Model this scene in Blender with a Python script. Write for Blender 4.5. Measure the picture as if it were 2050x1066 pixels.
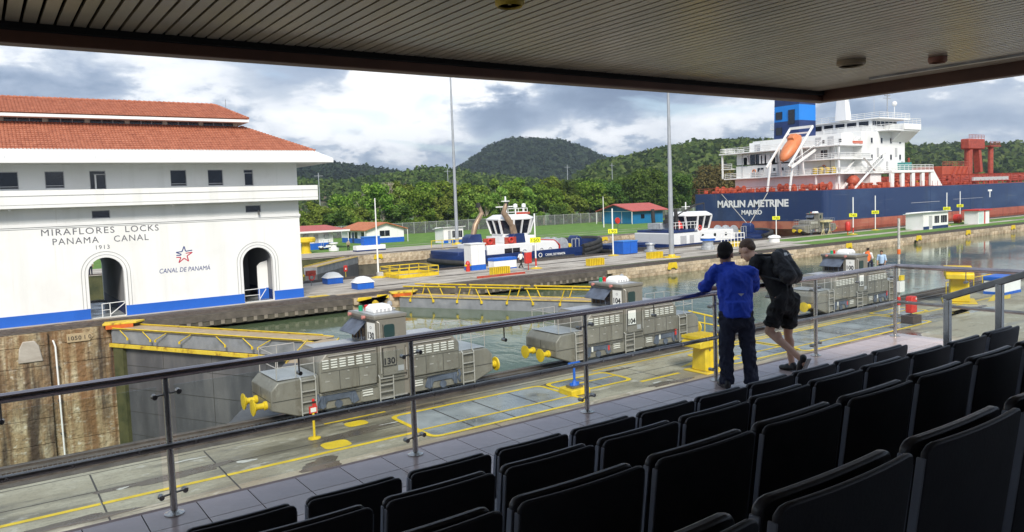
import bpy, bmesh, math, random
import numpy as np
from mathutils import Matrix, Vector
for o in list(bpy.data.objects): bpy.data.objects.remove(o)
SC = bpy.context.scene
COL = SC.collection
TMP = bpy.data.scenes.new('workbench')
def evaluated_mesh(o):
    """mesh of a helper object with its modifiers applied, worked out in a scene of its own"""
    TMP.collection.objects.link(o); vl = TMP.view_layers[0]; vl.update()
    me = bpy.data.meshes.new_from_object(o.evaluated_get(vl.depsgraph)); bpy.data.objects.remove(o); return me
PI = math.pi
rad = math.radians

# ------------------------------------------------------------------ camera
F, YAW, PITCH, ROLL, CY = 1534.0, .6086, .07064, .0363, 508.6
EYE = Vector((0, 0, 8.1))
_f = Vector((math.sin(YAW)*math.cos(PITCH), math.cos(YAW)*math.cos(PITCH), -math.sin(PITCH)))
_r = Vector((math.cos(YAW), -math.sin(YAW), 0)); _d = _f.cross(_r)
_r2 = _r*math.cos(ROLL)+_d*math.sin(ROLL); _d2 = _d*math.cos(ROLL)-_r*math.sin(ROLL)
cd = bpy.data.cameras.new('camera'); cam = bpy.data.objects.new('camera', cd); COL.objects.link(cam)
cam.matrix_world = Matrix(((_r2.x, -_d2.x, -_f.x, EYE.x), (_r2.y, -_d2.y, -_f.y, EYE.y), (_r2.z, -_d2.z, -_f.z, EYE.z), (0, 0, 0, 1)))
cd.sensor_width = 36; cd.lens = F/2050*36; cd.shift_y = -(533-CY)/2050
cd.clip_start = .05; cd.clip_end = 12000
SC.camera = cam
def ray(x, y):
    return _r2*((x-1025)/F)+_d2*((y-CY)/F)+_f
def onz(x, y, z=0):
    r = ray(x, y); return EYE+r*((z-EYE.z)/r.z)
def ony(x, y, Y):
    r = ray(x, y); return EYE+r*(Y/r.y)

# ------------------------------------------------------------------ view, sun, sky
SC.view_settings.view_transform = 'Standard'; SC.view_settings.look = 'None'
SC.view_settings.gamma = 1; SC.view_settings.use_curve_mapping = False
SC.view_settings.exposure = 1.2
SC.render.engine = 'CYCLES'
SC.cycles.max_bounces = 6; SC.cycles.diffuse_bounces = 3; SC.cycles.glossy_bounces = 3; SC.cycles.transparent_max_bounces = 12
SUN_EL, SUN_AZ = rad(40), rad(207)          # azimuth from +Y towards +X: behind the camera, to its left
sd = bpy.data.lights.new('sun', 'SUN'); sd.energy = 2.0; sd.angle = rad(18); sd.color = (1, .945, .85)
sun = bpy.data.objects.new('sun', sd); COL.objects.link(sun)
_sdir = Vector((math.sin(SUN_AZ)*math.cos(SUN_EL), math.cos(SUN_AZ)*math.cos(SUN_EL), math.sin(SUN_EL)))
sun.rotation_euler = _sdir.to_track_quat('Z', 'Y').to_euler()

W = bpy.data.worlds.new('World'); SC.world = W; W.use_nodes = True
def build_world():
    nt = W.node_tree; N = nt.nodes; L = nt.links; N.clear()
    def n(t, **k):
        o = N.new(t)
        for a, b in k.items(): setattr(o, a, b)
        return o
    def m(op, a, b=None, c=None):
        o = n('ShaderNodeMath', operation=op)
        for i, v in enumerate((a, b, c)):
            if v is None: continue
            if isinstance(v, (int, float)): o.inputs[i].default_value = v
            else: L.new(v, o.inputs[i])
        return o.outputs[0]
    out = n('ShaderNodeOutputWorld'); bg = n('ShaderNodeBackground'); bg.inputs[1].default_value = .082
    sky = n('ShaderNodeTexSky', sky_type='NISHITA'); sky.sun_disc = False
    sky.sun_elevation = SUN_EL; sky.sun_rotation = SUN_AZ; sky.dust_density = 1.5
    tc = n('ShaderNodeTexCoord'); sep = n('ShaderNodeSeparateXYZ'); L.new(tc.outputs['Generated'], sep.inputs[0])
    x, y, z = sep.outputs
    # a flat cloud deck seen in perspective for the texture, azimuth and height for the large masses
    zz = m('ADD', m('MAXIMUM', z, 0.0), .16)
    comb = n('ShaderNodeCombineXYZ'); L.new(m('DIVIDE', x, zz), comb.inputs[0]); L.new(m('DIVIDE', y, zz), comb.inputs[1])
    comb.inputs[2].default_value = 3.7
    def noise(vec, sc, det, rough=.55, dist=0.0):
        o = n('ShaderNodeTexNoise'); o.inputs['Scale'].default_value = sc; o.inputs['Detail'].default_value = det
        o.inputs['Roughness'].default_value = rough; o.inputs['Distortion'].default_value = dist
        L.new(vec, o.inputs['Vector']); return o.outputs[0]
    big = noise(comb.outputs[0], 1.1, 7, .55, .3)
    dirv = n('ShaderNodeMapping'); dirv.inputs['Scale'].default_value = (1, 1, 2.2); L.new(tc.outputs['Generated'], dirv.inputs[0])
    puff = noise(dirv.outputs[0], 7.0, 9, .58, .25)
    fine = noise(dirv.outputs[0], 22.0, 6, .6, .2)
    az = m('ARCTAN2', x, y); el = m('ARCSINE', z)
    wob = m('MULTIPLY', m('SUBTRACT', puff, .5), .34)
    azw = m('ADD', az, wob); elw = m('ADD', el, m('MULTIPLY', m('SUBTRACT', fine, .5), .10)); elw = m('ADD', elw, m('MULTIPLY', wob, .42))
    tot = None
    # (azimuth deg, elevation deg, width, height, weight): + bright cumulus, - blue-grey shaded base
    for a, e, sa, se, w in [(27.5, 8.5, 5.0, 4.2, .62), (35.5, 9.3, 3.6, 2.6, .42), (22, 6, 6, 3, .25), (41, 4.5, 8, 1.5, .36), (52, 6.0, 6, 1.6, .30),
                            (45, 9.5, 9, 3.2, -.46), (34, 12.5, 4, 2, -.35), (21.5, 12, 3.0, 3.4, -.34), (33.5, 6.0, 3.2, 2.0, -.34), (8, 13.5, 6, 2.2, -.16), (31, 13.5, 3, 1.2, -.3),
                            (56, 10, 8, 2.2, -.3), (67, 9, 9, 5, .34), (0, 11, 9, 4, .16), (12, 9, 5, 2.5, .22), (66, 6.2, 6, 1.5, -.22)]:
        da = m('DIVIDE', m('SUBTRACT', azw, rad(a)), rad(sa)); de = m('DIVIDE', m('SUBTRACT', elw, rad(e)), rad(se))
        q = m('ADD', m('MULTIPLY', da, da), m('MULTIPLY', de, de))
        g = m('MULTIPLY', m('EXPONENT', m('MULTIPLY', q, -1.0)), w)
        tot = g if tot is None else m('ADD', tot, g)
    D = m('ADD', m('MULTIPLY', m('SUBTRACT', big, .5), .75), m('MULTIPLY', m('SUBTRACT', puff, .5), .95)); D = m('ADD', D, m('MULTIPLY', m('SUBTRACT', fine, .5), .42)); D = m('ADD', m('ADD', D, tot), .40)
    ramp = n('ShaderNodeValToRGB'); L.new(D, ramp.inputs[0])
    cr = ramp.color_ramp
    stops = [(.10, (1.35, 1.8, 2.7)), (.30, (2.1, 2.7, 3.7)), (.45, (3.2, 3.8, 4.8)), (.55, (4.7, 5.2, 5.9)), (.62, (7.2, 7.4, 7.7)), (.78, (9.4, 9.4, 9.4))]
    while len(cr.elements) < len(stops): cr.elements.new(.5)
    for e_, (p, c) in zip(cr.elements, stops): e_.position = p; e_.color = (*[v*.1 for v in c], 1)
    sc_ = n('ShaderNodeVectorMath', operation='SCALE'); L.new(ramp.outputs[0], sc_.inputs[0]); sc_.inputs['Scale'].default_value = 8.6
    # thin gaps where the blue shows
    gap = n('ShaderNodeMapRange'); L.new(noise(comb.outputs[0], 1.7, 6, .5, .6), gap.inputs[0])
    gap.inputs[1].default_value = .56; gap.inputs[2].default_value = .68; gap.inputs[3].default_value = 1; gap.inputs[4].default_value = .45
    mix = n('ShaderNodeMix', data_type='RGBA'); L.new(gap.outputs[0], mix.inputs['Factor'])
    L.new(sky.outputs[0], mix.inputs[6]); L.new(sc_.outputs[0], mix.inputs[7])
    L.new(mix.outputs[2], bg.inputs[0]); L.new(bg.outputs[0], out.inputs[0])
build_world()

# ------------------------------------------------------------------ materials
MATS = {}
def mat(name, rgb=None, rough=.6, metal=0., var=.12, scale=2., bump=0., bscale=None, ramp=None, stretch=(1, 1, 1), dist=0., spec=.5, rnd=0., det=6, rr=.0, coat=0.):
    """Principled with a noise-driven colour; ramp = [(pos, rgb), ...] overrides rgb."""
    if name in MATS: return MATS[name]
    M = bpy.data.materials.new(name); M.use_nodes = True; nt = M.node_tree; N = nt.nodes; L = nt.links
    b = N['Principled BSDF']; b.inputs['Roughness'].default_value = rough; b.inputs['Metallic'].default_value = metal
    b.inputs['Specular IOR Level'].default_value = spec; b.inputs['Coat Weight'].default_value = coat
    tc = N.new('ShaderNodeTexCoord'); mp = N.new('ShaderNodeMapping'); mp.inputs['Scale'].default_value = stretch
    L.new(tc.outputs['Object'], mp.inputs[0])
    no = N.new('ShaderNodeTexNoise'); no.inputs['Scale'].default_value = scale; no.inputs['Detail'].default_value = det
    no.inputs['Roughness'].default_value = .6; no.inputs['Distortion'].default_value = dist; L.new(mp.outputs[0], no.inputs['Vector'])
    cr = N.new('ShaderNodeValToRGB'); L.new(no.outputs[0], cr.inputs[0])
    if ramp is None:
        ramp = [(.3, tuple(c*(1-var) for c in rgb)), (.7, tuple(min(1, c*(1+var)) for c in rgb))]
    while len(cr.color_ramp.elements) < len(ramp): cr.color_ramp.elements.new(.5)
    for e, (p, c) in zip(cr.color_ramp.elements, ramp): e.position = p; e.color = (*c, 1)
    col = cr.outputs[0]
    if rnd:
        oi = N.new('ShaderNodeObjectInfo'); hs = N.new('ShaderNodeHueSaturation')
        mr = N.new('ShaderNodeMapRange'); L.new(oi.outputs['Random'], mr.inputs[0]); mr.inputs[3].default_value = 1-rnd; mr.inputs[4].default_value = 1+rnd
        L.new(mr.outputs[0], hs.inputs['Value']); L.new(col, hs.inputs['Color']); col = hs.outputs[0]
    L.new(col, b.inputs['Base Color'])
    if rr:
        mr = N.new('ShaderNodeMapRange'); L.new(no.outputs[0], mr.inputs[0]); mr.inputs[1].default_value = .35; mr.inputs[2].default_value = .65
        mr.inputs[3].default_value = max(.02, rough-rr); mr.inputs[4].default_value = min(1, rough+rr); L.new(mr.outputs[0], b.inputs['Roughness'])
    if bump:
        n2 = N.new('ShaderNodeTexNoise'); n2.inputs['Scale'].default_value = bscale or scale*5; n2.inputs['Detail'].default_value = 5
        L.new(mp.outputs[0], n2.inputs['Vector']); bp = N.new('ShaderNodeBump'); bp.inputs['Strength'].default_value = bump
        bp.inputs['Distance'].default_value = .05; L.new(n2.outputs[0], bp.inputs['Height']); L.new(bp.outputs[0], b.inputs['Normal'])
    MATS[name] = M; return M

def layered(name, layers, base, rough=.8, bump=.4, bscale=8., bdist=.05, rr=None):
    """base colour, then layers (colour, noise scale, stretch, detail, lo, hi, amount) mixed on top"""
    M = bpy.data.materials.new(name); M.use_nodes = True; nt = M.node_tree; N = nt.nodes; L = nt.links
    b = N['Principled BSDF']; b.inputs['Roughness'].default_value = rough
    tc = N.new('ShaderNodeTexCoord'); cur = None
    for i, (c, sc, st, det, lo, hi, am) in enumerate(layers):
        mp = N.new('ShaderNodeMapping'); mp.inputs['Scale'].default_value = st; mp.inputs['Location'].default_value = (i*7.3, i*3.1, i*5.7); L.new(tc.outputs['Object'], mp.inputs[0])
        no = N.new('ShaderNodeTexNoise'); no.inputs['Scale'].default_value = sc; no.inputs['Detail'].default_value = det; no.inputs['Roughness'].default_value = .62; L.new(mp.outputs[0], no.inputs[0])
        mr = N.new('ShaderNodeMapRange'); L.new(no.outputs[0], mr.inputs[0]); mr.inputs[1].default_value = lo; mr.inputs[2].default_value = hi; mr.inputs[3].default_value = 0; mr.inputs[4].default_value = am
        mx = N.new('ShaderNodeMix'); mx.data_type = 'RGBA'; L.new(mr.outputs[0], mx.inputs['Factor']); mx.inputs[7].default_value = (*c, 1)
        if cur is None: mx.inputs[6].default_value = (*base, 1)
        else: L.new(cur, mx.inputs[6])
        cur = mx.outputs[2]
        if rr is not None and i == rr[0]:
            m2 = N.new('ShaderNodeMapRange'); L.new(no.outputs[0], m2.inputs[0]); m2.inputs[1].default_value = lo; m2.inputs[2].default_value = hi; m2.inputs[3].default_value = rough; m2.inputs[4].default_value = rr[1]; L.new(m2.outputs[0], b.inputs['Roughness'])
    L.new(cur, b.inputs['Base Color'])
    n2 = N.new('ShaderNodeTexNoise'); n2.inputs['Scale'].default_value = bscale; n2.inputs['Detail'].default_value = 8; L.new(tc.outputs['Object'], n2.inputs[0])
    bp = N.new('ShaderNodeBump'); bp.inputs['Strength'].default_value = bump; bp.inputs['Distance'].default_value = bdist; L.new(n2.outputs[0], bp.inputs['Height']); L.new(bp.outputs[0], b.inputs['Normal'])
    MATS[name] = M; return M

def glass(name, tint=(.9, .95, .95), amount=.06):
    M = bpy.data.materials.new(name); M.use_nodes = True; nt = M.node_tree; N = nt.nodes; L = nt.links; N.clear()
    o = N.new('ShaderNodeOutputMaterial'); t = N.new('ShaderNodeBsdfTransparent'); t.inputs[0].default_value = (*tint, 1)
    g = N.new('ShaderNodeBsdfGlossy'); g.inputs['Roughness'].default_value = .02
    lw = N.new('ShaderNodeLayerWeight'); lw.inputs[0].default_value = .5; pw = N.new('ShaderNodeMath'); pw.operation = 'POWER'; pw.inputs[1].default_value = 4; L.new(lw.outputs['Facing'], pw.inputs[0])
    fr = N.new('ShaderNodeMath'); fr.operation = 'MULTIPLY_ADD'; fr.inputs[1].default_value = .35; fr.inputs[2].default_value = .025; L.new(pw.outputs[0], fr.inputs[0])
    mx = N.new('ShaderNodeMixShader'); L.new(fr.outputs[0], mx.inputs[0]); L.new(t.outputs[0], mx.inputs[1]); L.new(g.outputs[0], mx.inputs[2])
    L.new(mx.outputs[0], o.inputs[0]); MATS[name] = M; return M

def wire_mesh_mat(name, rgb, cover):
    M = bpy.data.materials.new(name); M.use_nodes = True; nt = M.node_tree; N = nt.nodes; L = nt.links; N.clear()
    o = N.new('ShaderNodeOutputMaterial'); t = N.new('ShaderNodeBsdfTransparent'); d = N.new('ShaderNodeBsdfDiffuse'); d.inputs[0].default_value = (*rgb, 1)
    mx = N.new('ShaderNodeMixShader'); mx.inputs[0].default_value = cover
    L.new(t.outputs[0], mx.inputs[1]); L.new(d.outputs[0], mx.inputs[2]); L.new(mx.outputs[0], o.inputs[0]); MATS[name] = M; return M

def leaf_mat(name, dark, mid, light, rnd=.25):
    M = bpy.data.materials.new(name); M.use_nodes = True; nt = M.node_tree; N = nt.nodes; L = nt.links; N.clear()
    o = N.new('ShaderNodeOutputMaterial'); d = N.new('ShaderNodeBsdfDiffuse'); tr = N.new('ShaderNodeBsdfTranslucent')
    gm = N.new('ShaderNodeNewGeometry'); cr = N.new('ShaderNodeValToRGB'); L.new(gm.outputs['Random Per Island'], cr.inputs[0])
    e = cr.color_ramp.elements; e[0].color = (*dark, 1); e[1].color = (*light, 1); k = cr.color_ramp.elements.new(.5); k.color = (*mid, 1)
    oi = N.new('ShaderNodeObjectInfo'); hs = N.new('ShaderNodeHueSaturation')
    mr = N.new('ShaderNodeMapRange'); L.new(oi.outputs['Random'], mr.inputs[0]); mr.inputs[3].default_value = 1-rnd; mr.inputs[4].default_value = 1+rnd
    m2 = N.new('ShaderNodeMapRange'); L.new(oi.outputs['Random'], m2.inputs[0]); m2.inputs[3].default_value = .475; m2.inputs[4].default_value = .52
    L.new(mr.outputs[0], hs.inputs['Value']); L.new(m2.outputs[0], hs.inputs['Hue']); L.new(cr.outputs[0], hs.inputs['Color'])
    L.new(hs.outputs[0], d.inputs[0]); L.new(hs.outputs[0], tr.inputs[0])
    mx = N.new('ShaderNodeMixShader'); mx.inputs[0].default_value = .3; L.new(d.outputs[0], mx.inputs[1]); L.new(tr.outputs[0], mx.inputs[2])
    L.new(mx.outputs[0], o.inputs[0]); MATS[name] = M; return M

# ------------------------------------------------------------------ mesh helpers
class MB:
    def __init__(s): s.v = []; s.f = []
    def add(s, vs, fs):
        k = len(s.v); s.v += [tuple(p) for p in vs]; s.f += [tuple(i+k for i in f) for f in fs]; return s
    def box(s, x0, x1, y0, y1, z0, z1):
        return s.add([(x0, y0, z0), (x1, y0, z0), (x1, y1, z0), (x0, y1, z0), (x0, y0, z1), (x1, y0, z1), (x1, y1, z1), (x0, y1, z1)],
                     [(0, 3, 2, 1), (4, 5, 6, 7), (0, 1, 5, 4), (1, 2, 6, 5), (2, 3, 7, 6), (3, 0, 4, 7)])
    def beam(s, p0, p1, w, h, up=(0, 0, 1)):
        p0 = Vector(p0); p1 = Vector(p1); d = (p1-p0).normalized(); u = Vector(up)
        if abs(d.dot(u)) > .98: u = Vector((0, 1, 0))
        a = d.cross(u).normalized()*(w/2); b = a.cross(d).normalized()*(h/2)
        c = [p0-a-b, p0+a-b, p0+a+b, p0-a+b, p1-a-b, p1+a-b, p1+a+b, p1-a+b]
        return s.add(c, [(0, 1, 2, 3), (7, 6, 5, 4), (0, 4, 5, 1), (1, 5, 6, 2), (2, 6, 7, 3), (3, 7, 4, 0)])
    def tube(s, pts, r, n=8):
        pts = [Vector(p) for p in pts]; R = r if isinstance(r, (list, tuple)) else [r]*len(pts); rings = []
        ext = [max(p[k] for p in pts)-min(p[k] for p in pts) for k in range(3)]; u = Vector([1. if k == ext.index(min(ext)) else 0. for k in range(3)])
        for i, p in enumerate(pts):
            d = (pts[min(i+1, len(pts)-1)]-pts[max(i-1, 0)]).normalized()
            a = d.cross(u).normalized(); b = d.cross(a)
            rings.append([p+(a*math.cos(t)+b*math.sin(t))*R[i] for t in (2*PI*k/n for k in range(n))])
        return s.loft(rings)
    def loft(s, rings, cap=True, closed=True):
        n = len(rings[0]); vs = [p for r in rings for p in r]; fs = []
        for i in range(len(rings)-1):
            for k in range(n if closed else n-1):
                a = i*n+k; b = i*n+(k+1) % n; fs.append((a, b, b+n, a+n))
        if cap: fs.append(tuple(range(n))[::-1]); fs.append(tuple(range((len(rings)-1)*n, len(rings)*n)))
        return s.add(vs, fs)
    def prism(s, poly, axis, a0, a1):
        """poly of 2-D points swept along an axis: 'y' takes (x, z), 'x' takes (y, z), 'z' takes (x, y)."""
        def P(q, a): return {'y': (q[0], a, q[1]), 'x': (a, q[0], q[1]), 'z': (q[0], q[1], a)}[axis]
        return s.loft([[P(q, a0) for q in poly], [P(q, a1) for q in poly]])
    def lathe(s, prof, c=(0, 0, 0), n=16, axis='z'):
        rings = []
        for r, h in prof:
            ring = []
            for k in range(n):
                t = 2*PI*k/n; a, b = r*math.cos(t), r*math.sin(t)
                ring.append({'z': (c[0]+a, c[1]+b, c[2]+h), 'y': (c[0]+a, c[1]+h, c[2]+b), 'x': (c[0]+h, c[1]+a, c[2]+b)}[axis])
            rings.append(ring)
        return s.loft(rings)
    def sphere(s, c, r, nu=12, nv=8, rot=None):
        if not isinstance(r, (list, tuple)): r = (r, r, r)
        rings = []
        for j in range(1, nv):
            t = PI*j/nv
            ring = []
            for k in range(nu):
                p = Vector((r[0]*math.sin(t)*math.cos(2*PI*k/nu), r[1]*math.sin(t)*math.sin(2*PI*k/nu), r[2]*math.cos(t)))
                if rot is not None: p = rot @ p
                ring.append(Vector(c)+p)
            rings.append(ring)
        return s.loft(rings[::-1])
    def capsule(s, p0, p1, r0, r1, n=12, m=4):
        p0 = Vector(p0); p1 = Vector(p1); d = (p1-p0); l = d.length or 1e-6; d = d/l
        u = Vector((0, 0, 1)) if abs(d.z) < .9 else Vector((1, 0, 0)); a = d.cross(u).normalized(); b = d.cross(a)
        rings = []
        for j in range(m+1):
            t = PI/2*(1-j/m)+.0; t = min(t, PI/2*.93)
            rings.append((p0-d*(r0*math.sin(t)), r0*math.cos(t)))
        for j in range(m+1):
            t = PI/2*j/m; t = min(t, PI/2*.93)
            rings.append((p1+d*(r1*math.sin(t)), r1*math.cos(t)))
        return s.loft([[c+(a*math.cos(q)+b*math.sin(q))*rr_ for q in (2*PI*k/n for k in range(n))] for c, rr_ in rings])
    def mesh(s, name='m'):
        me = bpy.data.meshes.new(name); me.from_pydata(s.v, [], s.f); me.validate()
        bm = bmesh.new(); bm.from_mesh(me); bmesh.ops.recalc_face_normals(bm, faces=bm.faces); bm.to_mesh(me); bm.free(); me.update(); return me
    def build(s, name, m, parent=None, smooth=None, bevel=0, seg=2, **kw):
        return put(name, s.mesh(name), m, parent, smooth, bevel, seg, **kw)

def put(name, me, m, parent=None, smooth=None, bevel=0, seg=2, loc=None, rot=None, **kw):
    o = bpy.data.objects.new(name, me); COL.objects.link(o)
    if m is not None and not me.materials: me.materials.append(MATS[m] if isinstance(m, str) else m)
    if smooth: me.shade_smooth(); me.set_sharp_from_angle(angle=rad(smooth))
    if bevel:
        b = o.modifiers.new('bevel', 'BEVEL'); b.width = bevel; b.segments = seg; b.limit_method = 'ANGLE'; b.angle_limit = rad(40)
        me.shade_smooth(); me.set_sharp_from_angle(angle=rad(45))
    if parent: o.parent = parent
    if loc: o.location = loc
    if rot: o.rotation_euler = rot
    for k, v in kw.items(): o[k] = v
    return o
def tag(o, label, cat, group=None):
    o['label'] = label; o['category'] = cat
    if group: o['group'] = group
    return o
def thing(name, label, cat, loc=(0, 0, 0), rz=0, group=None):
    o = bpy.data.objects.new(name, None); COL.objects.link(o); o.location = loc; o.rotation_euler = (0, 0, rz); o.empty_display_size = .2
    return tag(o, label, cat, group)
def kids(o): return [c for c in bpy.data.objects if c.parent == o]
def dup(root, loc, rz=None, label=None, group=None):
    def cp(o, par):
        c = o.copy(); COL.objects.link(c); c.parent = par
        for k in CH.get(o.name, []): cp(k, c)
        return c
    CH = {}
    for o in bpy.data.objects:
        if o.parent: CH.setdefault(o.parent.name, []).append(o)
    r = cp(root, None); r.location = loc
    if rz is not None: r.rotation_euler = (0, 0, rz)
    if label: r['label'] = label
    if group: r['group'] = group
    return r
def text(name, s, size, loc, rot, m, parent=None, ext=.01, space=1., align='CENTER', shear=0., width=None, bold=0.):
    cu = bpy.data.curves.new('txt', 'FONT'); cu.body = s; cu.size = size; cu.extrude = ext; cu.space_character = space
    cu.align_x = align; cu.shear = shear; cu.offset = bold; cu.resolution_u = 3
    me = evaluated_mesh(bpy.data.objects.new('txt', cu))
    if width:
        xs = [v.co.x for v in me.vertices]; w = max(xs)-min(xs); c0 = (max(xs)+min(xs))/2
        for v in me.vertices: v.co.x = (v.co.x-c0)*width/w
    me.materials.clear()
    return put(name, me, m, parent, loc=loc, rot=rot)
ORD = 'first second third fourth fifth sixth seventh eighth ninth tenth eleventh twelfth thirteenth fourteenth fifteenth sixteenth seventeenth eighteenth nineteenth twentieth'.split()
def ordn(i):
    if i < 20: return ORD[i]
    i += 1
    return f'{i}' + ('th' if 10 < i % 100 < 14 else {1: 'st', 2: 'nd', 3: 'rd'}.get(i % 10, 'th'))
# ------------------------------------------------------------------ material library
layered('concrete_deck', [((.45, .42, .32), .28, (.5, 1, 1), 10, .48, .60, .9), ((.10, .088, .060), .45, (.35, 1.3, 1), 10, .50, .62, .85), ((.22, .175, .11), .16, (1, 1, 1), 8, .50, .60, .7), ((.52, .50, .43), 1.6, (.6, 1, 1), 12, .60, .68, .6), ((.055, .050, .040), 1.1, (.25, 2.2, 1), 10, .60, .70, .8), ((.12, .11, .085), 9, (1, 1, 1), 6, .50, .72, .45)], (.315, .285, .205), .62, .5, 9, .03, rr=(1, .28))
mat('concrete_pale', ramp=[(.28, (.22, .19, .15)), (.45, (.36, .32, .27)), (.58, (.50, .46, .40)), (.75, (.33, .28, .23))], rough=.8, scale=.5, bump=.3, bscale=7, dist=.5, det=8, stretch=(.35, 1.4, 1))
layered('wall_stained', [((.52, .45, .30), .9, (1, 1, .7), 14, .50, .60, .85), ((.66, .62, .50), 1.9, (1, 1, 1.6), 14, .56, .64, .8), ((.19, .095, .036), .55, (1.5, 1, .10), 8, .45, .56, .9), ((.16, .10, .05), 2.6, (1, 1, 1.3), 12, .54, .64, .7), ((.045, .032, .024), .32, (1.3, 1, .16), 9, .48, .58, .92), ((.10, .065, .035), 7, (1, 1, 2.2), 8, .55, .66, .6)], (.36, .27, .15), .85, 1.0, 3.0, .16)
mat('wall_stone', ramp=[(.28, (.17, .11, .07)), (.45, (.38, .29, .19)), (.58, (.52, .43, .31)), (.75, (.30, .21, .13))], rough=.85, scale=1.1, bump=.5, bscale=9, det=8, rnd=.28)
mat('wall_algae', ramp=[(.3, (.03, .04, .015)), (.6, (.09, .09, .035))], rough=.7, scale=.8, bump=.4)
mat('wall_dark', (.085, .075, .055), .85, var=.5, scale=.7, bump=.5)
mat('asphalt_dark', (.055, .050, .046), .8, var=.35, scale=1.5, bump=.3)
mat('steel_rail', (.16, .13, .11), .45, .6, var=.3, scale=3)
mat('track_bed', (.10, .085, .070), .85, var=.4, scale=1.2, bump=.3)
mat('paint_yellow', (.68, .48, .018), .5, var=.18, scale=2.2, bump=.1)
mat('paint_yellow_worn', ramp=[(.30, (.24, .19, .09)), (.42, (.60, .42, .03)), (.7, (.68, .48, .025))], rough=.6, scale=2.5, det=9)
mat('paint_yellow_rust', ramp=[(.34, (.25, .12, .03)), (.44, (.60, .42, .03)), (.6, (.70, .52, .05)), (.74, (.45, .30, .08))], rough=.6, scale=2.2, det=9)
mat('paint_orange', (.62, .13, .02), .5, var=.2, scale=2)
mat('paint_red', (.55, .035, .025), .45, var=.15, scale=3)
mat('paint_red_rust', ramp=[(.3, (.22, .035, .02)), (.5, (.42, .055, .03)), (.7, (.34, .10, .06))], rough=.6, scale=.8, det=8)
mat('paint_blue', (.012, .11, .50), .45, var=.12, scale=2)
mat('paint_blue_dado', (.014, .115, .52), .5, var=.08, scale=.6)
mat('paint_navy', (.012, .030, .12), .35, var=.25, scale=.8)
mat('paint_white', (.80, .80, .78), .55, var=.05, scale=.8)
layered('wall_white', [((.70, .70, .665), .5, (1.6, 1, .10), 9, .52, .66, .55), ((.74, .73, .70), .25, (1, 1, 1), 9, .50, .62, .6), ((.62, .60, .55), 1.4, (2.5, 1, .06), 8, .62, .72, .4)], (.82, .82, .80), .7, .06, 8, .02)
mat('wall_grey', (.30, .30, .31), .75, var=.1, scale=.5)
mat('trim_white', (.80, .80, .79), .6, var=.04, scale=.5)
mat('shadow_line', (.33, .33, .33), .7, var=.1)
mat('letter_grey', (.12, .12, .14), .6, var=.1)
mat('letter_navy', (.03, .05, .20), .6, var=.1)
mat('letter_black', (.015, .015, .018), .6, var=.1)
mat('letter_white', (.82, .82, .80), .5, var=.04)
mat('logo_red', (.50, .02, .06), .5, var=.05)
mat('window_dark', (.012, .014, .022), .08, var=.3, scale=.7, spec=.6)
mat('frame_grey', (.45, .45, .46), .5, var=.08)
mat('roof_tile', ramp=[(.25, (.27, .085, .048)), (.5, (.40, .140, .078)), (.75, (.50, .20, .12))], rough=.75, scale=2.2, det=8, bump=.1)
mat('roof_orange', ramp=[(.3, (.40, .12, .05)), (.7, (.54, .20, .09))], rough=.8, scale=1.2)
mat('roof_red', (.46, .10, .08), .6, var=.12, scale=.8)
mat('gate_grey', ramp=[(.30, (.055, .055, .060)), (.5, (.090, .090, .097)), (.7, (.15, .145, .145))], rough=.6, scale=.6, bump=.08, det=9, stretch=(1, 1, .25))
mat('gate_grey_light', ramp=[(.30, (.16, .17, .18)), (.6, (.26, .27, .29)), (.8, (.34, .33, .31))], rough=.6, scale=1.0, det=8)
mat('gate_walkway', (.36, .28, .18), .7, var=.2, scale=2)
layered('mule_body', [((.245, .232, .195), .7, (1, 1, .5), 10, .48, .66, .8), ((.10, .085, .062), .9, (2.2, 1, .18), 9, .55, .68, .75), ((.32, .305, .265), 2.6, (1, 1, 1), 12, .58, .68, .5), ((.13, .10, .07), 6, (1, 1, 1), 8, .60, .70, .6)], (.170, .160, .134), .42, .10, 14, .02)
mat('mule_sheen_and_metal', (.42, .43, .44), .38, .3, var=.15, scale=1.2)  # bright sky sheen put into the colour of the tops; also metal fittings
mat('mule_frame', (.10, .12, .16), .55, .2, var=.35, scale=2)
mat('mule_seam', (.05, .048, .042), .7, var=.2)
mat('louvre_pale', (.62, .61, .56), .5, var=.08)
mat('ladder_steel', (.50, .48, .44), .45, .5, var=.15)
mat('plate_white', (.72, .72, .68), .5, var=.05)
mat('steel_dark', (.30, .285, .27), .28, .85, var=.3, scale=5)
mat('steel_brushed', (.52, .50, .47), .25, .9, var=.2, scale=12, stretch=(1, 1, .2))
mat('handrail_wood', (.40, .35, .35), .16, .9, var=.3, scale=3, stretch=(.2, 1, 1), coat=.4)
mat('tile_mauve', (.52, .41, .38), .13, var=.16, scale=1.6, rnd=.14, bump=.03, bscale=60, rr=.06)
mat('grout', (.025, .022, .022), .8, var=.1)
mat('step_dark', (.05, .048, .048), .7, var=.15)
mat('ceiling_slat', ramp=[(.3, (.38, .31, .23)), (.5, (.50, .42, .32)), (.7, (.62, .52, .37))], rough=.24, scale=.8, det=6, stretch=(1.5, .5, 1), rnd=.15, spec=.6)
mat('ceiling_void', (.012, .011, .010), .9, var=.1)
mat('fascia_brown', (.17, .075, .045), .5, var=.2, scale=2)
mat('lamp_ring', (.40, .30, .18), .5, var=.1)
mat('seat_vinyl', (.055, .054, .062), .36, var=.25, scale=4, bump=.05, bscale=120, spec=.5)
mat('seat_shell', (.050, .049, .058), .5, var=.2, scale=5, bump=.04, bscale=90)
mat('seat_edge', (.30, .32, .38), .55, var=.15, scale=4)
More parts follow.
